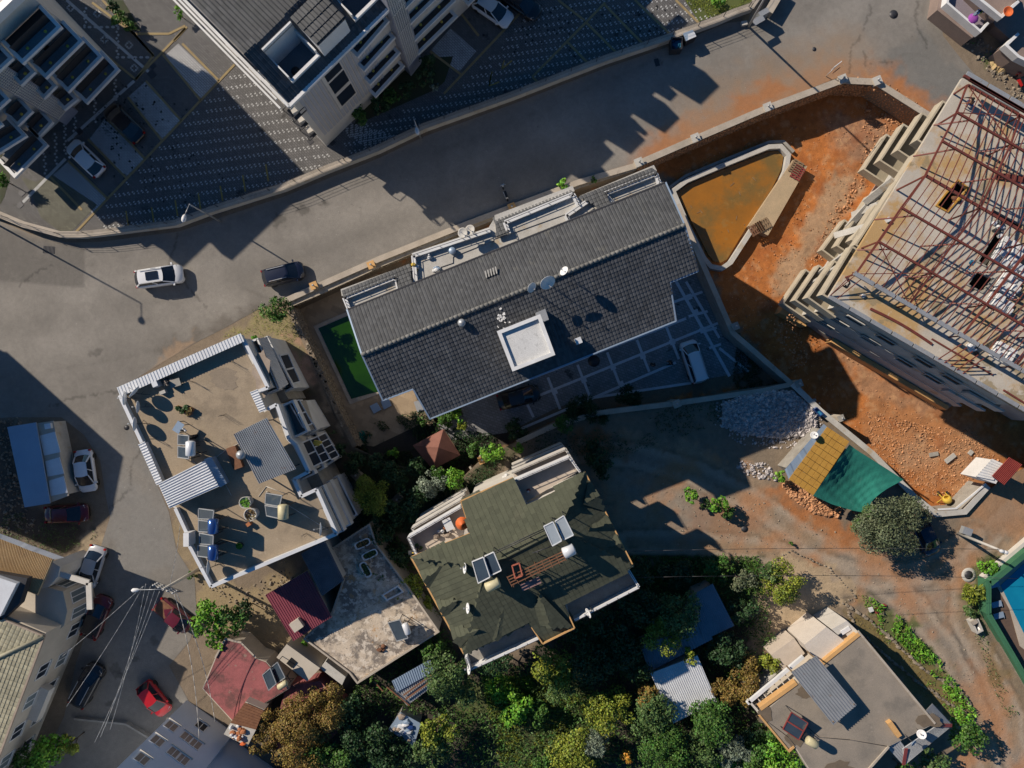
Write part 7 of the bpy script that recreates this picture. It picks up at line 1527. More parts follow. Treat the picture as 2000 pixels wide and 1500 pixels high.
def motorbike(x, y, deg, col, label, z=0):
    T_ = thing('motor_scooter', label, 'motorbike', P(x, y, z), 0, 'motorbikes parked outdoors'); O = P(x, y, z); ca, sa = math.cos(R(deg)), math.sin(R(deg)); g_ = lambda a, b, c: Vector((O.x + a*ca - b*sa, O.y + a*sa + b*ca, O.z + c))
    for s in (-.62, .62): MB().lathe(g_(s, -.05, .28), [(.2,0),(.28,.0),(.28,.1),(.2,.1),(.2,0)], 16, (-sa, ca, 0)).build('wheel', M['tyre'], T_)
    MB().add([g_(-.7,-.12,.45), g_(-.7,.12,.45), g_(.1,.16,.35), g_(.1,-.16,.35), g_(-.65,-.1,.75), g_(-.65,.1,.75), g_(.0,.1,.78), g_(.0,-.1,.78)], [(3,2,1,0),(4,5,6,7),(0,1,5,4),(1,2,6,5),(2,3,7,6),(3,0,4,7)]).build('body', M[col], T_)
    MB().box(g_(-.3,0,.78), .62, .24, .1, R(deg)).build('seat', M['black'], T_); MB().beam(g_(.55,-.3,1.0), g_(.55,.3,1.0), .04).build('handlebar', M['metal'], T_)
    MB().beam(g_(.62,0,.35), g_(.5,0,1.0), .12).build('fork', M[col], T_); MB().slab([g_(.7,-.2,.9), g_(.7,.2,.9), g_(.55,.14,1.1), g_(.55,-.14,1.1)], .05).build('front_shield', M[col], T_); return T_
motorbike(986,378,110,'c_white','white motor scooter parked by the pavement pillar in the road shade'); motorbike(1984,160,115,'c_red','red motorbike parked by the verge under the brown house'); motorbike(62,1118,20,'c_silver','pale motorbike beside the silver saloon')
# machine, tools on the site
MX = thing('concrete_mixer', 'small yellow concrete mixer beside the bend of the site wall', 'concrete mixer', P(1838,972,ZL)); c = P(1838,972,ZL); MB().lathe(c + Vector((0,0,1.0)), [(.12,-.5),(.42,-.2),(.45,.1),(.25,.45),(.22,.45),(.38,.05),(0,-.3)], 14, (-.5,.5,.6)).build('drum', M['yellow'], MX)
f = MB(); 
for s in (-.4, .4): f.beam(c + Vector((s,-.5,0)), c + Vector((s,.1,1.0)), .07); f.beam(c + Vector((s,.5,0)), c + Vector((s,.1,1.0)), .07)
f.beam(c + Vector((-.4,.1,1.0)), c + Vector((.4,.1,1.0)), .07); f.build('frame', M['yellow'], MX); MB().box(c + Vector((.6,-.5,.3)), .5, .45, .5, .4).build('motor', M['black'], MX)
for s in (-.45, .45): MB().lathe(c + Vector((s,.5,.2)), [(.1,0),(.2,0),(.2,.08),(.1,.08)], 12, (1,0,0)).build('wheel', M['tyre'], MX)
for i, (a, b) in enumerate((((1690,905),(1790,985)),((1700,905),(1810,990)),((1720,915),(1815,975)))): tag(MB().tube(P(*a, ZL+.5), P(*b, ZL+.6), .04, 6).build('steel_rod', M['rust'] if i != 1 else M['conc_l']), ['red steel rod leaning along the site wall beside the shade cloth','pale rod leaning along the site wall beside the shade cloth','shorter red rod nearest the yellow mixer'][i], 'rod')
LD = thing('wooden_ladder', 'pale wooden ladder frame lying near the site cabin', 'ladder', P(1900,953,ZL)); f = MB(); f.beam(P(1888,960,-1.6), P(1905,947,-1.6), .08).beam(P(1896,970,-1.6), P(1914,954,-1.6), .08); f.build('rail', M['wood'], LD)
for t in (0, .33, .66, 1): MB().beam(P(1888+17*t,960-13*t,-1.6), P(1896+18*t,970-16*t,-1.6), .06).build('rung', M['wood'], LD)
wp2 = pl([(1833,995),(1868,993),(1900,967),(1926,945)], .55)
path_wall(wp2, .15, .42, .55).build('white_pipe_run', M['white'], None, 'white plastic pipe lying along the lower site wall', 'pipe')
MB().box(P(1567,806,.3), .9, .6, .3, R(-35)).build('blue_crate', M['bluep'], None, 'bright blue crate on the site wall above the rubble heap', 'crate') if 0 else None
B_ = thing('plastic_crate', 'bright blue plastic crate on the site wall beside the rubble heap', 'crate', P(1599,803,.42)); path_wall(pl([(1590,800),(1596,796),(1609,808),(1602,813)], .8), .06, .42, .8, True).build('side', M['bluetank'], B_); MB().prism(pl([(1590,800),(1596,796),(1609,808),(1602,813)], .5), .43, .5).build('base', M['bluep'], B_)
def slabchip(x, y, z, sx, sy, m, rz, nm, lab, cat, h=.12): return MB().box(P(x, y, z), sx, sy, h, rz).build(nm, M[m], None, lab, cat)
slabchip(1855,895,ZL+.1,1.2,.45,'conc_l',R(38),'concrete_slab','pale broken slab lying on the red soil left of the cabin','concrete slab'); slabchip(1823,887,ZL+.1,.9,.4,'conc',R(10),'concrete_slab','grey broken slab lying on the red soil near the ridge','concrete slab'); slabchip(1895,884,ZL+.1,.5,.4,'conc_l',R(50),'concrete_slab','small broken slab nearest the white cabin','concrete slab')
# red clothes, white bits on the verge
slabchip(1714,1191,.1,.7,.55,'red',R(30),'red_cloth','red cloth dropped on the green verge, left one','cloth',.06); slabchip(1726,1185,.1,.6,.35,'red',R(60),'red_cloth','red cloth dropped on the green verge, right one','cloth',.06); slabchip(1700,1190,.1,.4,.4,'white',R(20),'white_sack','white sack on the verge beside the red cloth','sack',.2)
for i, (x, y, r_, lab) in enumerate(((1454,1033,.32,'round iron manhole cover in the dirt lane below the tree shrubs'),(1892,1123,.42,'round manhole with pale concrete collar near the pool fence'),(1745,28,.42,'round manhole cover in the upper road'),(1590,96,.2,'small round cover in the road near the sign'),(247,835,.25,'small round cover in the street beside the sandy roofed building'),(1160,705,.6,'round cover in a pale square frame in the parking court'))):
    zz_ = ZL+.05 if i == 5 else .012; T_ = thing('manhole_cover', lab, 'manhole cover', P(x, y, zz_), 0, 'manhole covers'); MB().lathe(P(x, y, zz_), [(r_,0),(r_,.03),(0,.035)], 18).build('lid', M['metal_dk'], T_)
    if i in (1,): MB().lathe(P(x, y, zz_), [(r_*1.7,0),(r_*1.7,.02),(r_*1.02,.022)], 18).build('collar', M['conc_l'], T_)
T_ = thing('drain_grate', 'slotted storm drain grate at the foot of the long white wall', 'drain', P(95,488,.01)); f = MB()
for i in range(9): f.box(P(85+i*2.6,487+i*.2,.012), .06, .7, .03, R(-5))
f.build('grate_bar', M['metal_dk'], T_, kind='stuff'); slabchip(1283,122,.01,.45,.75,'metal_dk',R(15),'drain_grate','dark rectangular grate in the shaded road','drain',.02)
# ================= PEOPLE =================
def person(x, y, z, face, pose, shirt, trousers, hair, label):
    T_ = thing('person', label, 'person', P(x, y, z), 0); O = P(x, y, z); ca, sa = math.cos(face), math.sin(face); g_ = lambda a, b, c: Vector((O.x + a*ca - b*sa, O.y + a*sa + b*ca, O.z + c))
    cr = pose == 'crouch'; hipz = .42 if cr else .92; sh = (.30 if cr else .02, hipz + (.42 if cr else .50)); st_ = .26 if pose == 'walk' else .05
    J = {'pel': (0,0,hipz), 'chest': (sh[0]*.7,0,hipz+.3), 'neck': (sh[0],0,sh[1]+.04), 'head': (sh[0]+.06,0,sh[1]+.2), 'crown': (sh[0]+.07,0,sh[1]+.3)}
    for s, nm in ((1,'l'),(-1,'r')):
        f_ = s*st_; J['sh'+nm] = (sh[0],s*.19,sh[1]-.03); J['el'+nm] = (sh[0]+(.28 if cr else -f_*.6),s*.25,sh[1]-.3); J['ha'+nm] = (sh[0]+(.48 if cr else .1-f_*.9),s*.22,sh[1]-(.5 if cr else .55))
        J['hip'+nm] = (0,s*.1,hipz-.05); J['kn'+nm] = ((.42 if cr else .05+f_*.6),s*.13,.48 if not cr else .42); J['an'+nm] = ((.12 if cr else f_),s*.12,.08); J['to'+nm] = ((.32 if cr else f_+.17),s*.13,.04)
    rad = dict(pel=.15,chest=.16,neck=.06,head=.105,crown=.07,sh=.075,el=.05,ha=.045,hip=.10,kn=.065,an=.045,to=.04)
    def skin(keys, edges, m, nm, sc=1.0):
        me = bpy.data.meshes.new(nm); me.from_pydata([tuple(g_(*J[k]) - O) for k in keys], [(keys.index(a), keys.index(b)) for a, b in edges], []); o = bpy.data.objects.new(nm, me); C.objects.link(o); o.parent = T_
        md = o.modifiers.new('skin', 'SKIN'); 
        for i, k in enumerate(keys): r_ = rad.get(k, rad.get(k[:-1], .06))*sc; me.skin_vertices[0].data[i].radius = (r_, r_)
        me.skin_vertices[0].data[0].use_root = True; o.modifiers.new('sub', 'SUBSURF').levels = 1; o.modifiers['sub'].render_levels = 1; me.materials.append(m); return o
    me_keys = list(J); ed = [('pel','chest'),('chest','neck'),('neck','head'),('head','crown')]
    for s in 'lr': ed += [('chest','sh'+s),('sh'+s,'el'+s),('el'+s,'ha'+s),('pel','hip'+s),('hip'+s,'kn'+s),('kn'+s,'an'+s),('an'+s,'to'+s)]
    skin(me_keys, ed, mat('skin', (.38,.22,.14), None, 3), 'body')
    skin(['pel','chest','shl','shr','ell','elr'], [('pel','chest'),('chest','shl'),('chest','shr'),('shl','ell'),('shr','elr')], M[shirt], 'shirt', 1.16)
    skin(['pel','hipl','hipr','knl','knr','anl','anr'], [('pel','hipl'),('pel','hipr'),('hipl','knl'),('hipr','knr'),('knl','anl'),('knr','anr')], M[trousers], 'trousers', 1.15)
    hc = g_(sh[0]+.04, 0, sh[1]+.2); MB().lathe(hc, [(.118,.0),(.12,.06),(.09,.13),(0,.16)], 12).build('hair', M[hair], T_); return T_
person(1271,713,ZL,R(60),'stand','black','c_navy','black','person in dark clothes standing on the shaded court, farther from the van'); person(1306,709,ZL,R(200),'walk','black','black','black','person in dark clothes on the shaded court, nearer the white van')
person(1892,206,zs,R(160),'crouch','rustbrown','bluetank','black','worker in blue trousers crouching on the raw roof slab')
# ================= VEGETATION =================
def leafmat(name, a, b, isl=.5, hue=.025): 
    m = mat(name, a, b, .9, rough=.55, island=isl, hue=hue, fine=0, spec=.3); return m
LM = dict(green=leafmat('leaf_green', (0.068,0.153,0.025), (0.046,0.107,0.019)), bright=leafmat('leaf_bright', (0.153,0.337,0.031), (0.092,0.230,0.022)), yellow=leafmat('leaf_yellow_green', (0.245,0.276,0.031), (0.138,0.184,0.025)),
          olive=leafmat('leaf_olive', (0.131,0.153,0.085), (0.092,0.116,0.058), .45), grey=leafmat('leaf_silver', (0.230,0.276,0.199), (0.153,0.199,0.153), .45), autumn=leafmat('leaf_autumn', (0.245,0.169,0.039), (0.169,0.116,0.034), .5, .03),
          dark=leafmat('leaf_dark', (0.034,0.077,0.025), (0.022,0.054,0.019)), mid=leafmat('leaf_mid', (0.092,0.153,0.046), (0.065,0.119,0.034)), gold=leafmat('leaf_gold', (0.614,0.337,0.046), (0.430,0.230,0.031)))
def tree(px, py, rpx, h, kind, label, cat='tree', name='tree', z=0.0, dens=1.0, leaf=.2, flat=.7, seed=None, sub=None, trunk=True, spiky=False, group='trees and bushes of the neighbourhood'):
    r = np.random.RandomState(seed if seed is not None else int(px*7+py*13) % 100000); zc = z + h*.62; k = (H-zc)/FPX; cx, cy = (px-1000)*k, (750-py)*k; Rm = rpx*k
    T_ = thing(name, label, cat, (cx, cy, z), 0, group); nc = max(6, int(9*Rm**.9 + 4)); vr = max(.35, h*.42)
    th = r.uniform(0, 2*math.pi, nc); rr = np.sqrt(r.uniform(0, 1, nc))*.78; up = r.uniform(-.35, 1, nc); cc = np.stack([np.cos(th)*rr*Rm, np.sin(th)*rr*Rm, up*vr*np.sqrt(np.clip(1-rr**2, .1, 1))], 1); cr = Rm*r.uniform(.20, .42, nc)*(1.2 - .4*rr)
    n = int(480*Rm*Rm*dens/ (leaf/.2)**2); w = cr**2; ci = r.choice(nc, n, p=w/w.sum()); d = r.normal(size=(n, 3)); d[:, 2] = np.abs(d[:, 2])*.9 - .25; d /= np.linalg.norm(d, axis=1)[:, None]; rad = cr[ci]*r.uniform(.55, 1.12, n)
    p = cc[ci] + d*rad[:, None]*np.array([1, 1, flat]); p += np.array([cx, cy, zc]); p[:, 2] = np.maximum(p[:, 2], z+.12)
    nrm = d + r.normal(size=(n, 3))*.55 + np.array([0, 0, .35]); nrm /= np.linalg.norm(nrm, axis=1)[:, None]
    a = np.cross(nrm, r.normal(size=(n, 3))); a /= np.linalg.norm(a, axis=1)[:, None]
    if spiky: a = d + r.normal(size=(n, 3))*.25; a /= np.linalg.norm(a, axis=1)[:, None]
    b = np.cross(nrm, a); b /= (np.linalg.norm(b, axis=1)[:, None] + 1e-9); s = leaf*r.uniform(.6, 1.3, n)[:, None]; wd = .42 if not spiky else .16; s = s*(1 if not spiky else 1.8)
    V = np.stack([p - a*s*.6, p + b*s*wd + nrm*s*.06, p + a*s*.6, p - b*s*wd + nrm*s*.06], 1).reshape(-1, 3); F = np.arange(n*4).reshape(-1, 4)
    npmesh('crown', V, F, LM[kind], T_, kind='stuff') if False else npmesh('crown', V, F, LM[kind], T_)
    if trunk:
        mb = MB(); base = Vector((cx, cy, z)); t0 = Vector((cx + r.uniform(-.2,.2), cy + r.uniform(-.2,.2), z + h*.4)); rt = max(.05, Rm*.06); mb.tube(base, t0, rt, 8, rt*.7)
        for i in r.choice(nc, min(nc, 7), replace=False): mb.tube(t0, Vector(cc[i]) + Vector((cx, cy, zc)), rt*.5, 5, rt*.12)
        mb.build('trunk', M['trunk'], T_)
    return T_
B = 'bush'; 
L = [
 (690,905,24,2.2,'dark','dark shrub at the foot of the stone wall end',B,{}), (735,905,22,2.0,'dark','dark shrub in the shaded garden near the teal net',B,{}), (815,910,22,2.4,'dark','dark shrub left of the gazebo',B,{}), (800,1000,22,2.6,'mid','shaded green shrub above the balcony flowers',B,{}), (662,880,16,1.6,'dark','low dark shrub behind the stepped balconies',B,{}),
 (541,602,29,2.6,'green','round green bush at the top corner of the stone wall',B,{}),
 (769,886,13,1.4,'bright','small bright green shrub alone in the dark garden',B,{'z':ZL,'leaf':.26}),
 (728,968,44,4.5,'yellow','rounded yellow green tree beside the white stepped balconies','tree',{'leaf':.14}),
 (812,962,36,3.8,'dark','dark shaded tree right of the yellow green one','tree',{}), (778,925,32,3.0,'dark','low dark tree in the middle of the shaded garden','tree',{}),
 (846,944,30,4.2,'grey','silvery olive tree just left of the gazebo bushes','tree',{'leaf':.14}), (882,935,26,3.4,'bright','bright green bush touching the gazebo corner',B,{}), (858,918,17,3.4,'green','green bush tucked under the gazebo roof edge',B,{}),
 (962,882,25,2.6,'bright','spreading bright green shrub right of the ochre pillar',B,{}), (928,880,17,2.0,'green','leafy green shrub between gazebo and pillar',B,{}), (1014,876,13,2.6,'bright','narrow bright shrub hanging over the brown yard',B,{}),
 (872,822,22,1.2,'green','low green hedge under the corner eave of the tiled roof',B,{'z':ZL}), (895,812,16,1.0,'bright','low bright hedge beside the square pavement cover',B,{'z':ZL}), (903,832,12,1.2,'yellow','low yellow green hedge end beside the path',B,{'z':ZL}), (823,823,12,1.2,'green','small green shrub by the travertine edge',B,{'z':ZL}),
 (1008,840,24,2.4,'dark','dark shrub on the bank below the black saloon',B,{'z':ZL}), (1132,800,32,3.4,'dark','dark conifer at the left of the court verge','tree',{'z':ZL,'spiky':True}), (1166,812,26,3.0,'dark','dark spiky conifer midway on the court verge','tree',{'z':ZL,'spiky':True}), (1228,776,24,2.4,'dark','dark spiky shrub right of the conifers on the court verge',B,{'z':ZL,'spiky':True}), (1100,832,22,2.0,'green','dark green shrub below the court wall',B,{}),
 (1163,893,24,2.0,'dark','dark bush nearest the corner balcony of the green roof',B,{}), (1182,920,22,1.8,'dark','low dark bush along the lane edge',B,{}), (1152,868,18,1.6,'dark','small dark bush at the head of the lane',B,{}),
 (1348,966,17,2.0,'bright','bright green shrub on the bank, left of the pair',B,{'leaf':.25}), (1400,985,19,2.2,'bright','bright green shrub on the bank, middle one',B,{'leaf':.24}), (1420,1000,16,1.6,'green','green shrub on the bank, right one',B,{}), (1378,985,12,1.3,'mid','low shrub between the two bright bank shrubs',B,{}),
 (1725,1030,64,5.2,'olive','large round olive tree beside the dirt road','tree',{'leaf':.15,'dens':1.35}), (1770,1005,38,4.8,'olive','upper part olive tree overlapping the shade cloth corner','tree',{'leaf':.15,'dens':1.2}), (1690,1010,34,4.0,'mid','greener tree at the left of the large olive','tree',{'leaf':.15}),
 (1525,1138,46,4.4,'yellow','yellow green round tree on the sandy yard','tree',{'leaf':.16}), (1500,1118,26,3.6,'mid','dark green tree behind the sandy yard tree','tree',{}),
 (408,1212,40,4.6,'bright','bright large leaved tree over the maroon pickup','tree',{'leaf':.30}), (455,1205,34,4.2,'green','large leaved tree right half above the pink roof','tree',{'leaf':.28}), (425,1245,24,3.6,'bright','lower bright tree beside the pink roof','tree',{'leaf':.3}), (480,1190,20,3.0,'dark','small dark bush right of the bright tree',B,{}),
 (600,1405,64,5.5,'autumn','large autumn brown tree over the pink low roof','tree',{'leaf':.14,'dens':1.1}), (545,1400,42,4.6,'autumn','brown gold tree touching the pale blue building','tree',{'leaf':.14}), (640,1370,44,5.0,'autumn','brown leaved tree nearest the stained terrace','tree',{'leaf':.14}), (590,1465,50,5.0,'autumn','golden brown tree at the bottom edge','tree',{'leaf':.14}), (520,1440,30,4,'autumn','small rusty leaved tree beside the rusty hut','tree',{'leaf':.14}),
 (800,1150,32,3.6,'yellow','yellow green lemon tree beside the green roof edge','tree',{'leaf':.18}), (752,1115,30,3.2,'green','dark leafy tree over the lowest bathtub','tree',{}), (775,1085,28,3,'dark','dark tree beside the bathtub terrace','tree',{}), (830,1178,18,2.6,'yellow','small yellow green shrub at the terrace edge',B,{}), (740,1030,34,3.5,'dark','dark tree above the bathtubs','tree',{}), (770,1000,32,3.5,'dark','dark tree between olive and green roof','tree',{}),
 (876,1310,42,6.2,'mid','tall grey green tree below the corner of the green roof','tree',{'leaf':.18}), (900,1345,26,5,'mid','lower grey green tree under the round dish','tree',{}), (851,1270,22,4,'green','green tree between terrace and green roof','tree',{}),
 (858,1420,32,4.4,'yellow','yellow green tree right of the junk shack','tree',{}), (843,1470,32,4.6,'mid','grey green tree below the junk shack','tree',{}), (700,1395,40,4,'dark','dark tree below the stained terrace','tree',{}), (715,1450,46,4.5,'dark','dark tree at the bottom left of the orchard','tree',{}), (650,1485,40,4.5,'green','dark green tree at the bottom edge beside the autumn tree','tree',{}), (770,1480,38,4,'dark','dark tree at the bottom edge below the shack','tree',{}),
 (965,1285,36,4.2,'dark','dark tree under the lower balcony of the green roof','tree',{}), (1075,1300,38,5,'yellow','yellow green tree below the green roof tip','tree',{}), (1095,1335,30,4.4,'mid','soft grey green tree beside the fallen beam','tree',{'leaf':.14}), (1010,1375,30,3,'bright','bright vine covered shrub in the orchard',B,{'leaf':.26}), (1045,1385,24,2.8,'green','dark leaved shrub right of the vine shrub',B,{'leaf':.26}), (975,1345,24,2.6,'bright','bright grassy shrub in the orchard clearing',B,{'leaf':.22}), (1000,1400,20,2.2,'bright','small shrub below the vine shrub',B,{}),
 (1185,1385,44,4.6,'yellow','large yellow leaved tree in the orchard','tree',{'leaf':.19}), (1115,1470,46,4.2,'yellow','yellow green tree at the bottom edge of the clearing','tree',{'leaf':.18}), (1158,1450,27,3.8,'grey','silver leaved tree between the yellow trees','tree',{'leaf':.13,'spiky':True}), (1225,1480,13,3,'gold','small golden orange tree at the bottom edge','tree',{}), (1060,1490,24,3,'green','green shrub at the bottom edge of the clearing',B,{}),
 (1270,1390,44,5.4,'mid','grey green tree left of the white ribbed shed','tree',{'leaf':.18}), (1262,1360,26,4.6,'autumn','brownish tree at the shed corner','tree',{}), (1295,1460,46,5.2,'green','green tree at the bottom below the ribbed shed','tree',{'leaf':.18}), (1385,1400,42,5.4,'green','dense green tree right of the white ribbed shed','tree',{'leaf':.18}), (1375,1455,34,4.6,'mid','grey green tree below the dense green one','tree',{}), (1435,1470,30,4,'grey','silver grey tree near the bottom edge','tree',{'leaf':.13,'spiky':True}), (1340,1490,30,4,'green','green tree cut by the bottom edge','tree',{}), (1410,1500,26,3.4,'bright','bright shrub at the bottom edge',B,{}),
 (1440,1335,38,3.6,'autumn','brown olive bush cluster beside the corrugated patio','tree',{'leaf':.15}), (1405,1345,26,3.2,'autumn','brown bush touching the ribbed shed','tree',{'leaf':.15}), (1460,1300,24,3,'autumn','brown bush below the sandy yard','tree',{'leaf':.15}), (1505,1295,22,2.8,'yellow','yellow green bush beside the porch',B,{}),
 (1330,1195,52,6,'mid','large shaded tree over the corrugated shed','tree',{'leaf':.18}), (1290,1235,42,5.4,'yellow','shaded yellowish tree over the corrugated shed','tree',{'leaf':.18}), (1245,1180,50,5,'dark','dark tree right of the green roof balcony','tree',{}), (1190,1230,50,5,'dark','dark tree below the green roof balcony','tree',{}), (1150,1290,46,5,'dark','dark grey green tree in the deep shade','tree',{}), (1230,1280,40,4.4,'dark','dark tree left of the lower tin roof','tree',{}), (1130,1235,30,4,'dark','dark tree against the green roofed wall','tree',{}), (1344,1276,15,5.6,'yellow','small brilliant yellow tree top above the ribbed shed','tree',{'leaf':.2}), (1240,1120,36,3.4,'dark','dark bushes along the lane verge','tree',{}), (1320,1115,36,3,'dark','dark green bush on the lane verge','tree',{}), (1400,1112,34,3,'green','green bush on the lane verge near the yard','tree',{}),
 (1448,1130,26,4.6,'olive','pale branched tree at the edge of the shade','tree',{'leaf':.16,'dens':.6}), (1450,1185,30,3.6,'dark','dark tree at the corner of the sandy yard','tree',{}), (1420,1270,34,3.4,'dark','dark tree behind the corrugated shed','tree',{}),
 (1885,1440,34,3.6,'green','round green tree beside the dirt road bottom','tree',{'leaf':.22}), (1880,1405,24,2.8,'bright','bright bush below the long terrace bed',B,{}), (1762,1500,26,2.6,'green','green bush at the bottom edge below the skirt roof',B,{}), (1820,1485,30,2.2,'mid','low weeds bush below the grey flat roof',B,{}), (1500,1430,22,3,'green','green tree left of the grey flat roof','tree',{}), (1520,1475,40,4.4,'bright','bright green tree at the lower left of the grey flat roof','tree',{'leaf':.22}), (1475,1480,34,4,'green','green tree below the silver grey tree','tree',{}), (1470,1430,22,3,'dark','dark bush beside the ochre parapet',B,{}),
 (95,1462,40,4.2,'bright','bright green tree beside the cream building','tree',{'leaf':.22}), (60,1485,36,3.6,'green','green tree at the bottom left corner','tree',{}), (140,1450,24,3.2,'yellow','yellow green tree near the garden wall','tree',{}),
 (1900,1160,23,1.6,'yellow','spiky yellow green shrub by the green fence corner',B,{'spiky':True}), (1928,1106,20,1.2,'bright','low bright shrub above the spiky one',B,{}), (1895,1192,16,1.0,'mid','low grey shrub below the spiky one',B,{}),
 (1521,927,14,1.8,'bright','small bright bush beside the ochre board roof',B,{}), (1100,362,12,.9,'bright','bright green tuft on the pavement by the tiled roof',B,{}), (1160,352,7,.8,'green','tiny green plant in the pavement planter',B,{}),
 (236,36,18,1.6,'green','clipped dark shrub in the planting bed by the footway, upper',B,{}), (252,50,14,1.4,'green','clipped dark shrub in the planting bed by the footway, lower',B,{}), (222,12,14,1.4,'dark','clipped shrub at the top edge of the planting bed',B,{}), (352,27,11,1.6,'bright','small bright shrub beside the white steps',B,{}), (3,352,16,2.4,'bright','bright green palm tuft at the left edge','palm',{'spiky':True}),
 (705,225,20,1.6,'green','green shrub in the bed below the picture window',B,{}), (740,205,20,1.6,'dark','dark shrub in the bed below the lowest balcony',B,{}), (765,190,18,1.6,'green','green shrub midway along the shaded bed',B,{}), (795,175,18,1.8,'dark','dark shrub toward the right of the shaded bed',B,{}), (830,150,20,2.0,'dark','dark shrub beneath the lattice tower foot',B,{}), (835,120,18,2.0,'dark','dark shrub beside the pale shaded bay',B,{}), (848,170,10,1.0,'grey','little pale plant at the right tip of the bed',B,{}),
 (1402,5,14,1.2,'bright','bright bush at the top edge of the lawn',B,{}), (1835,12,11,.7,'bright','grass tuft at the verge by the brown house',B,{}), (1545,1060,5,.5,'green','tiny weed at the lane edge',B,{}),
 (378,1125,12,.8,'green','weeds at the foot of the crowded utility pole',B,{}), (590,1258,12,1.2,'bright','small bright bush below the maroon roof',B,{}), (640,1190,8,4.0,'autumn','dry creeper on the maroon roof edge','creeper',{'trunk':False}), (612,1210,10,4.4,'autumn','dry creeper beside the chimney of the maroon roof','creeper',{'trunk':False}), (1000,990+270,1,.4,'dark','small weed hidden under the balcony',B,{}),
 (498,660,6,.6,'bright','potted fern on the narrow side balcony of the sandy building',B,{'z':7,'trunk':False}),
]
for t in L[:-2] + [L[-1]]:
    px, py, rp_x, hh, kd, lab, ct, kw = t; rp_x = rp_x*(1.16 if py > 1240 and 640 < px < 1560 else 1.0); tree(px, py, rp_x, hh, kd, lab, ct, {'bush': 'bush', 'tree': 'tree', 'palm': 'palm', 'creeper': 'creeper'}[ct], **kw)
# grass and weeds nobody could count
def tufts(name, poly, n, kind, s=.16, z=0.0, seed=1, hgt=.25):
    r = np.random.RandomState(seed); xs = [p[0] for p in poly]; ys = [p[1] for p in poly]; X = r.uniform(min(xs), max(xs), n*2); Y = r.uniform(min(ys), max(ys), n*2); k = pip(X, Y, poly) & (fbm(X, Y, .03, seed) > .42); X = X[k][:n]; Y = Y[k][:n]; n = len(X); kk = (H-z)/FPX
    p = np.stack([(X-1000)*kk, (750-Y)*kk, z + r.uniform(.02, hgt, n)], 1); a = r.normal(size=(n, 3)); a[:, 2] = np.abs(a[:, 2])*.6; a /= np.linalg.norm(a, axis=1)[:, None]; b = np.cross(a, r.normal(size=(n, 3))); b /= np.linalg.norm(b, axis=1)[:, None]; q = s*r.uniform(.5, 1.3, n)[:, None]
    V = np.stack([p - a*q*.5, p + b*q*.2, p + a*q*.8, p - b*q*.2], 1).reshape(-1, 3); return npmesh(name, V, np.arange(n*4).reshape(-1, 4), LM[kind], None, kind='stuff')
GD_ = [(700,1000),(800,1060),(900,1290),(1010,1300),(1180,1190),(1250,1090),(1480,1090),(1500,1200),(1520,1300),(1480,1390),(1560,1500),(680,1510),(690,1340),(740,1300),(700,1080)]
tufts('undergrowth', GD_, 26000, 'mid', .24, seed=5, hgt=.8); tufts('undergrowth', GD_, 16000, 'green', .28, seed=6, hgt=1.3)
tufts('grass', [(940,1330),(1130,1290),(1190,1440),(1120,1510),(980,1510)], 9000, 'yellow', .18, seed=7); tufts('grass', [(940,1320),(1040,1320),(1060,1400),(960,1400)], 4500, 'bright', .2, seed=8)
tufts('grass', [(1680,1160),(1760,1210),(1830,1290),(1890,1380),(1860,1400),(1800,1330),(1700,1220)], 5500, 'bright', .16, seed=9); tufts('undergrowth', [(1690,1160),(1745,1195),(1830,1285),(1900,1385),(1885,1395),(1810,1310),(1720,1220)], 5000, 'bright', .3, seed=29, hgt=.6); tufts('undergrowth', [(600,790),(700,880),(900,935),(1000,870),(940,960),(800,1040),(700,1040),(690,960),(640,900)], 7000, 'dark', .24, seed=30, hgt=.6); tufts('grass', [(1665,1200),(1740,1250),(1860,1345),(1885,1390),(1800,1365),(1710,1280)], 2200, 'autumn', .12, seed=10)
tufts('grass', [(690,872),(720,830),(820,800),(900,840),(1000,850),(945,892),(900,935),(760,915)], 9000, 'dark', .2, ZL, 11, .3); tufts('grass', [(1190,840),(1080,835),(1000,870),(1190,900),(1540,780),(1540,765),(1310,795)], 3500, 'dark', .2, 0, 12, .3)
tufts('grass', [(1905,1090),(1960,1080),(1930,1130),(1930,1280),(1990,1400),(1960,1400),(1905,1250),(1890,1160)], 1600, 'mid', .16, seed=13); tufts('grass', [(500,600),(575,610),(610,700),(580,720),(500,650),(430,660)], 1500, 'yellow', .12, seed=14, hgt=.12)
tufts('grass', [(1430,740),(1440,650),(1480,690),(1545,750),(1500,762),(1440,762)], 2500, 'dark', .2, ZL, 15, .3); tufts('grass', [(1825,10),(1850,30),(1960,130),(1990,180),(1930,130),(1850,60)], 900, 'bright', .16, seed=16); tufts('grass', [(1325,-20),(1365,40),(1478,5),(1480,-40)], 3000, 'yellow', .12, seed=17, hgt=.1)
tufts('grass', [(1190,1085),(1480,1085),(1500,1130),(1230,1140)], 4000, 'green', .2, seed=18)
tufts('grass', [(10,1000),(180,1010),(190,1050),(100,1090),(0,1040)], 1200, 'mid', .16, seed=19); tufts('undergrowth', [(560,1350),(700,1350),(720,1500),(540,1500)], 2500, 'dark', .22, 0, 20, .4)

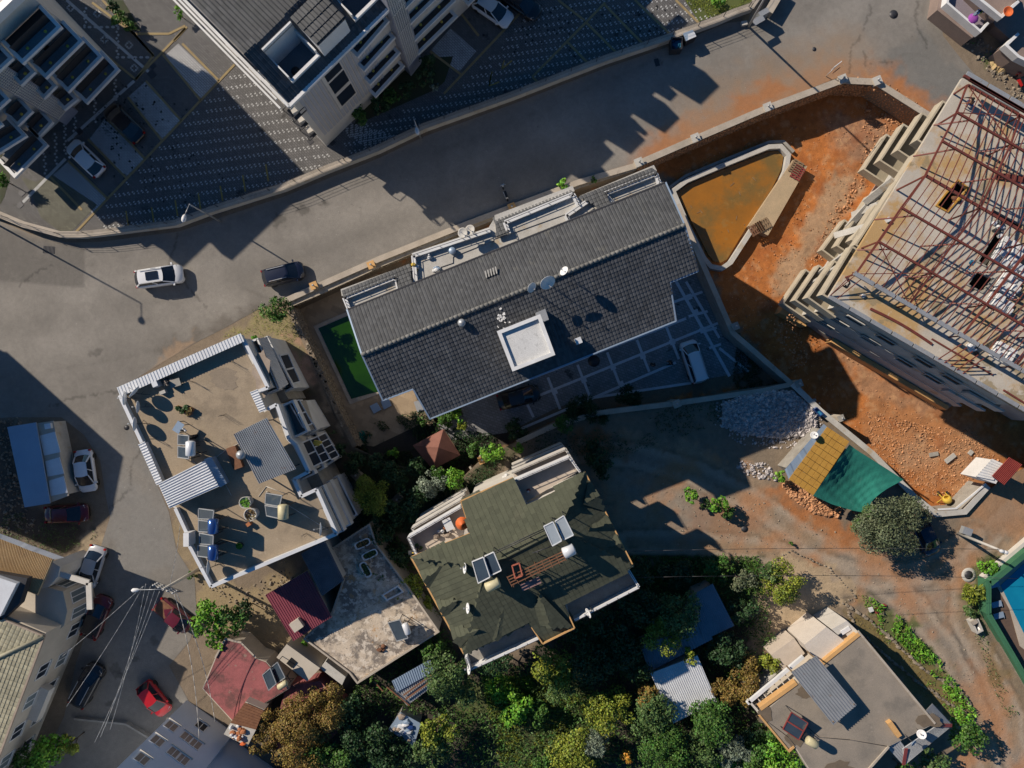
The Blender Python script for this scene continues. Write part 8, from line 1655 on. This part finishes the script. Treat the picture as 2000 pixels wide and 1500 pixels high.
# ================= SMALL WEAR AND LITTER =================
rw = random.Random(77)
mb = MB()
for i in range(420):
    k = rw.random()
    if k < .45: x, y = rw.gauss(250, 45), rw.gauss(230, 45)
    elif k < .7: x, y = rw.gauss(1060, 60), rw.gauss(45, 30)
    elif k < .85: x, y = rw.gauss(330, 70), rw.gauss(330, 50)
    else: x, y = rw.gauss(1250, 40), rw.gauss(50, 25)
    if not PIP(x, y, LOT): continue
    q = P(x, y, .036); n = 6; a0 = rw.uniform(0, 6); s = rw.uniform(.03, .16); mb.add([q + Vector((math.cos(a0+t*math.pi/3)*s*rw.uniform(.5,1.2), math.sin(a0+t*math.pi/3)*s*rw.uniform(.5,1.2), 0)) for t in range(n)], [tuple(range(n))])
mb.build('oil_spot', mat('old_oil', (.02,.019,.018), None, 3, rough=.7), lot, kind='stuff')
for (x, y, s) in ((60,330,0),(70,322,1)):
    pass
mb = MB()
for i in range(260):
    x, y = rw.uniform(0, 1800), rw.uniform(60, 1450)
    if PIP(x, y, ROAD): q = P(x, y, .012); s = rw.uniform(.02, .06); mb.box(q, s, s*rw.uniform(.5, 1), .012, rw.uniform(0, 3))
mb.build('road_litter', M['conc_l'], None, kind='stuff')
# puddle stains and hose lines on roofs
for ps, z, m, nm, par in (([(1560,1405),(1600,1440),(1660,1445),(1735,1458)], 4.66, 'metal_dk', 'roof_hose', 'flat_roof_house'), ([(1500,1410),(1540,1440),(1552,1455)], 4.66, 'metal_dk', 'roof_hose', 'flat_roof_house')):
    b_ = MB()
    for a, b in zip(ps, ps[1:]): b_.tube(P(*a, z), P(*b, z), .03, 5)
    b_.build(nm, M[m], bpy.data.objects[par])
for (x, y, rx, ry, seed) in ((1575,1352,1.0,.7,1),(1640,1500,1.2,.8,2),(1815,1408,1.3,.7,3),(1555,1440,1.0,1.0,4),(1492,1398,.7,1.0,5)):
    q = P(x, y, 4.645 + seed*.006); r_ = random.Random(seed); n = 16
    MB().slab([(q.x + math.cos(2*math.pi*i/n)*rx*r_.uniform(.6,1.2), q.y + math.sin(2*math.pi*i/n)*ry*r_.uniform(.6,1.2), q.z) for i in range(n)], .004).build('damp_patch', mat('damp_roof_patch', (.17,.13,.09), (.13,.10,.07), 1.5, rough=.8), bpy.data.objects['flat_roof_house'])
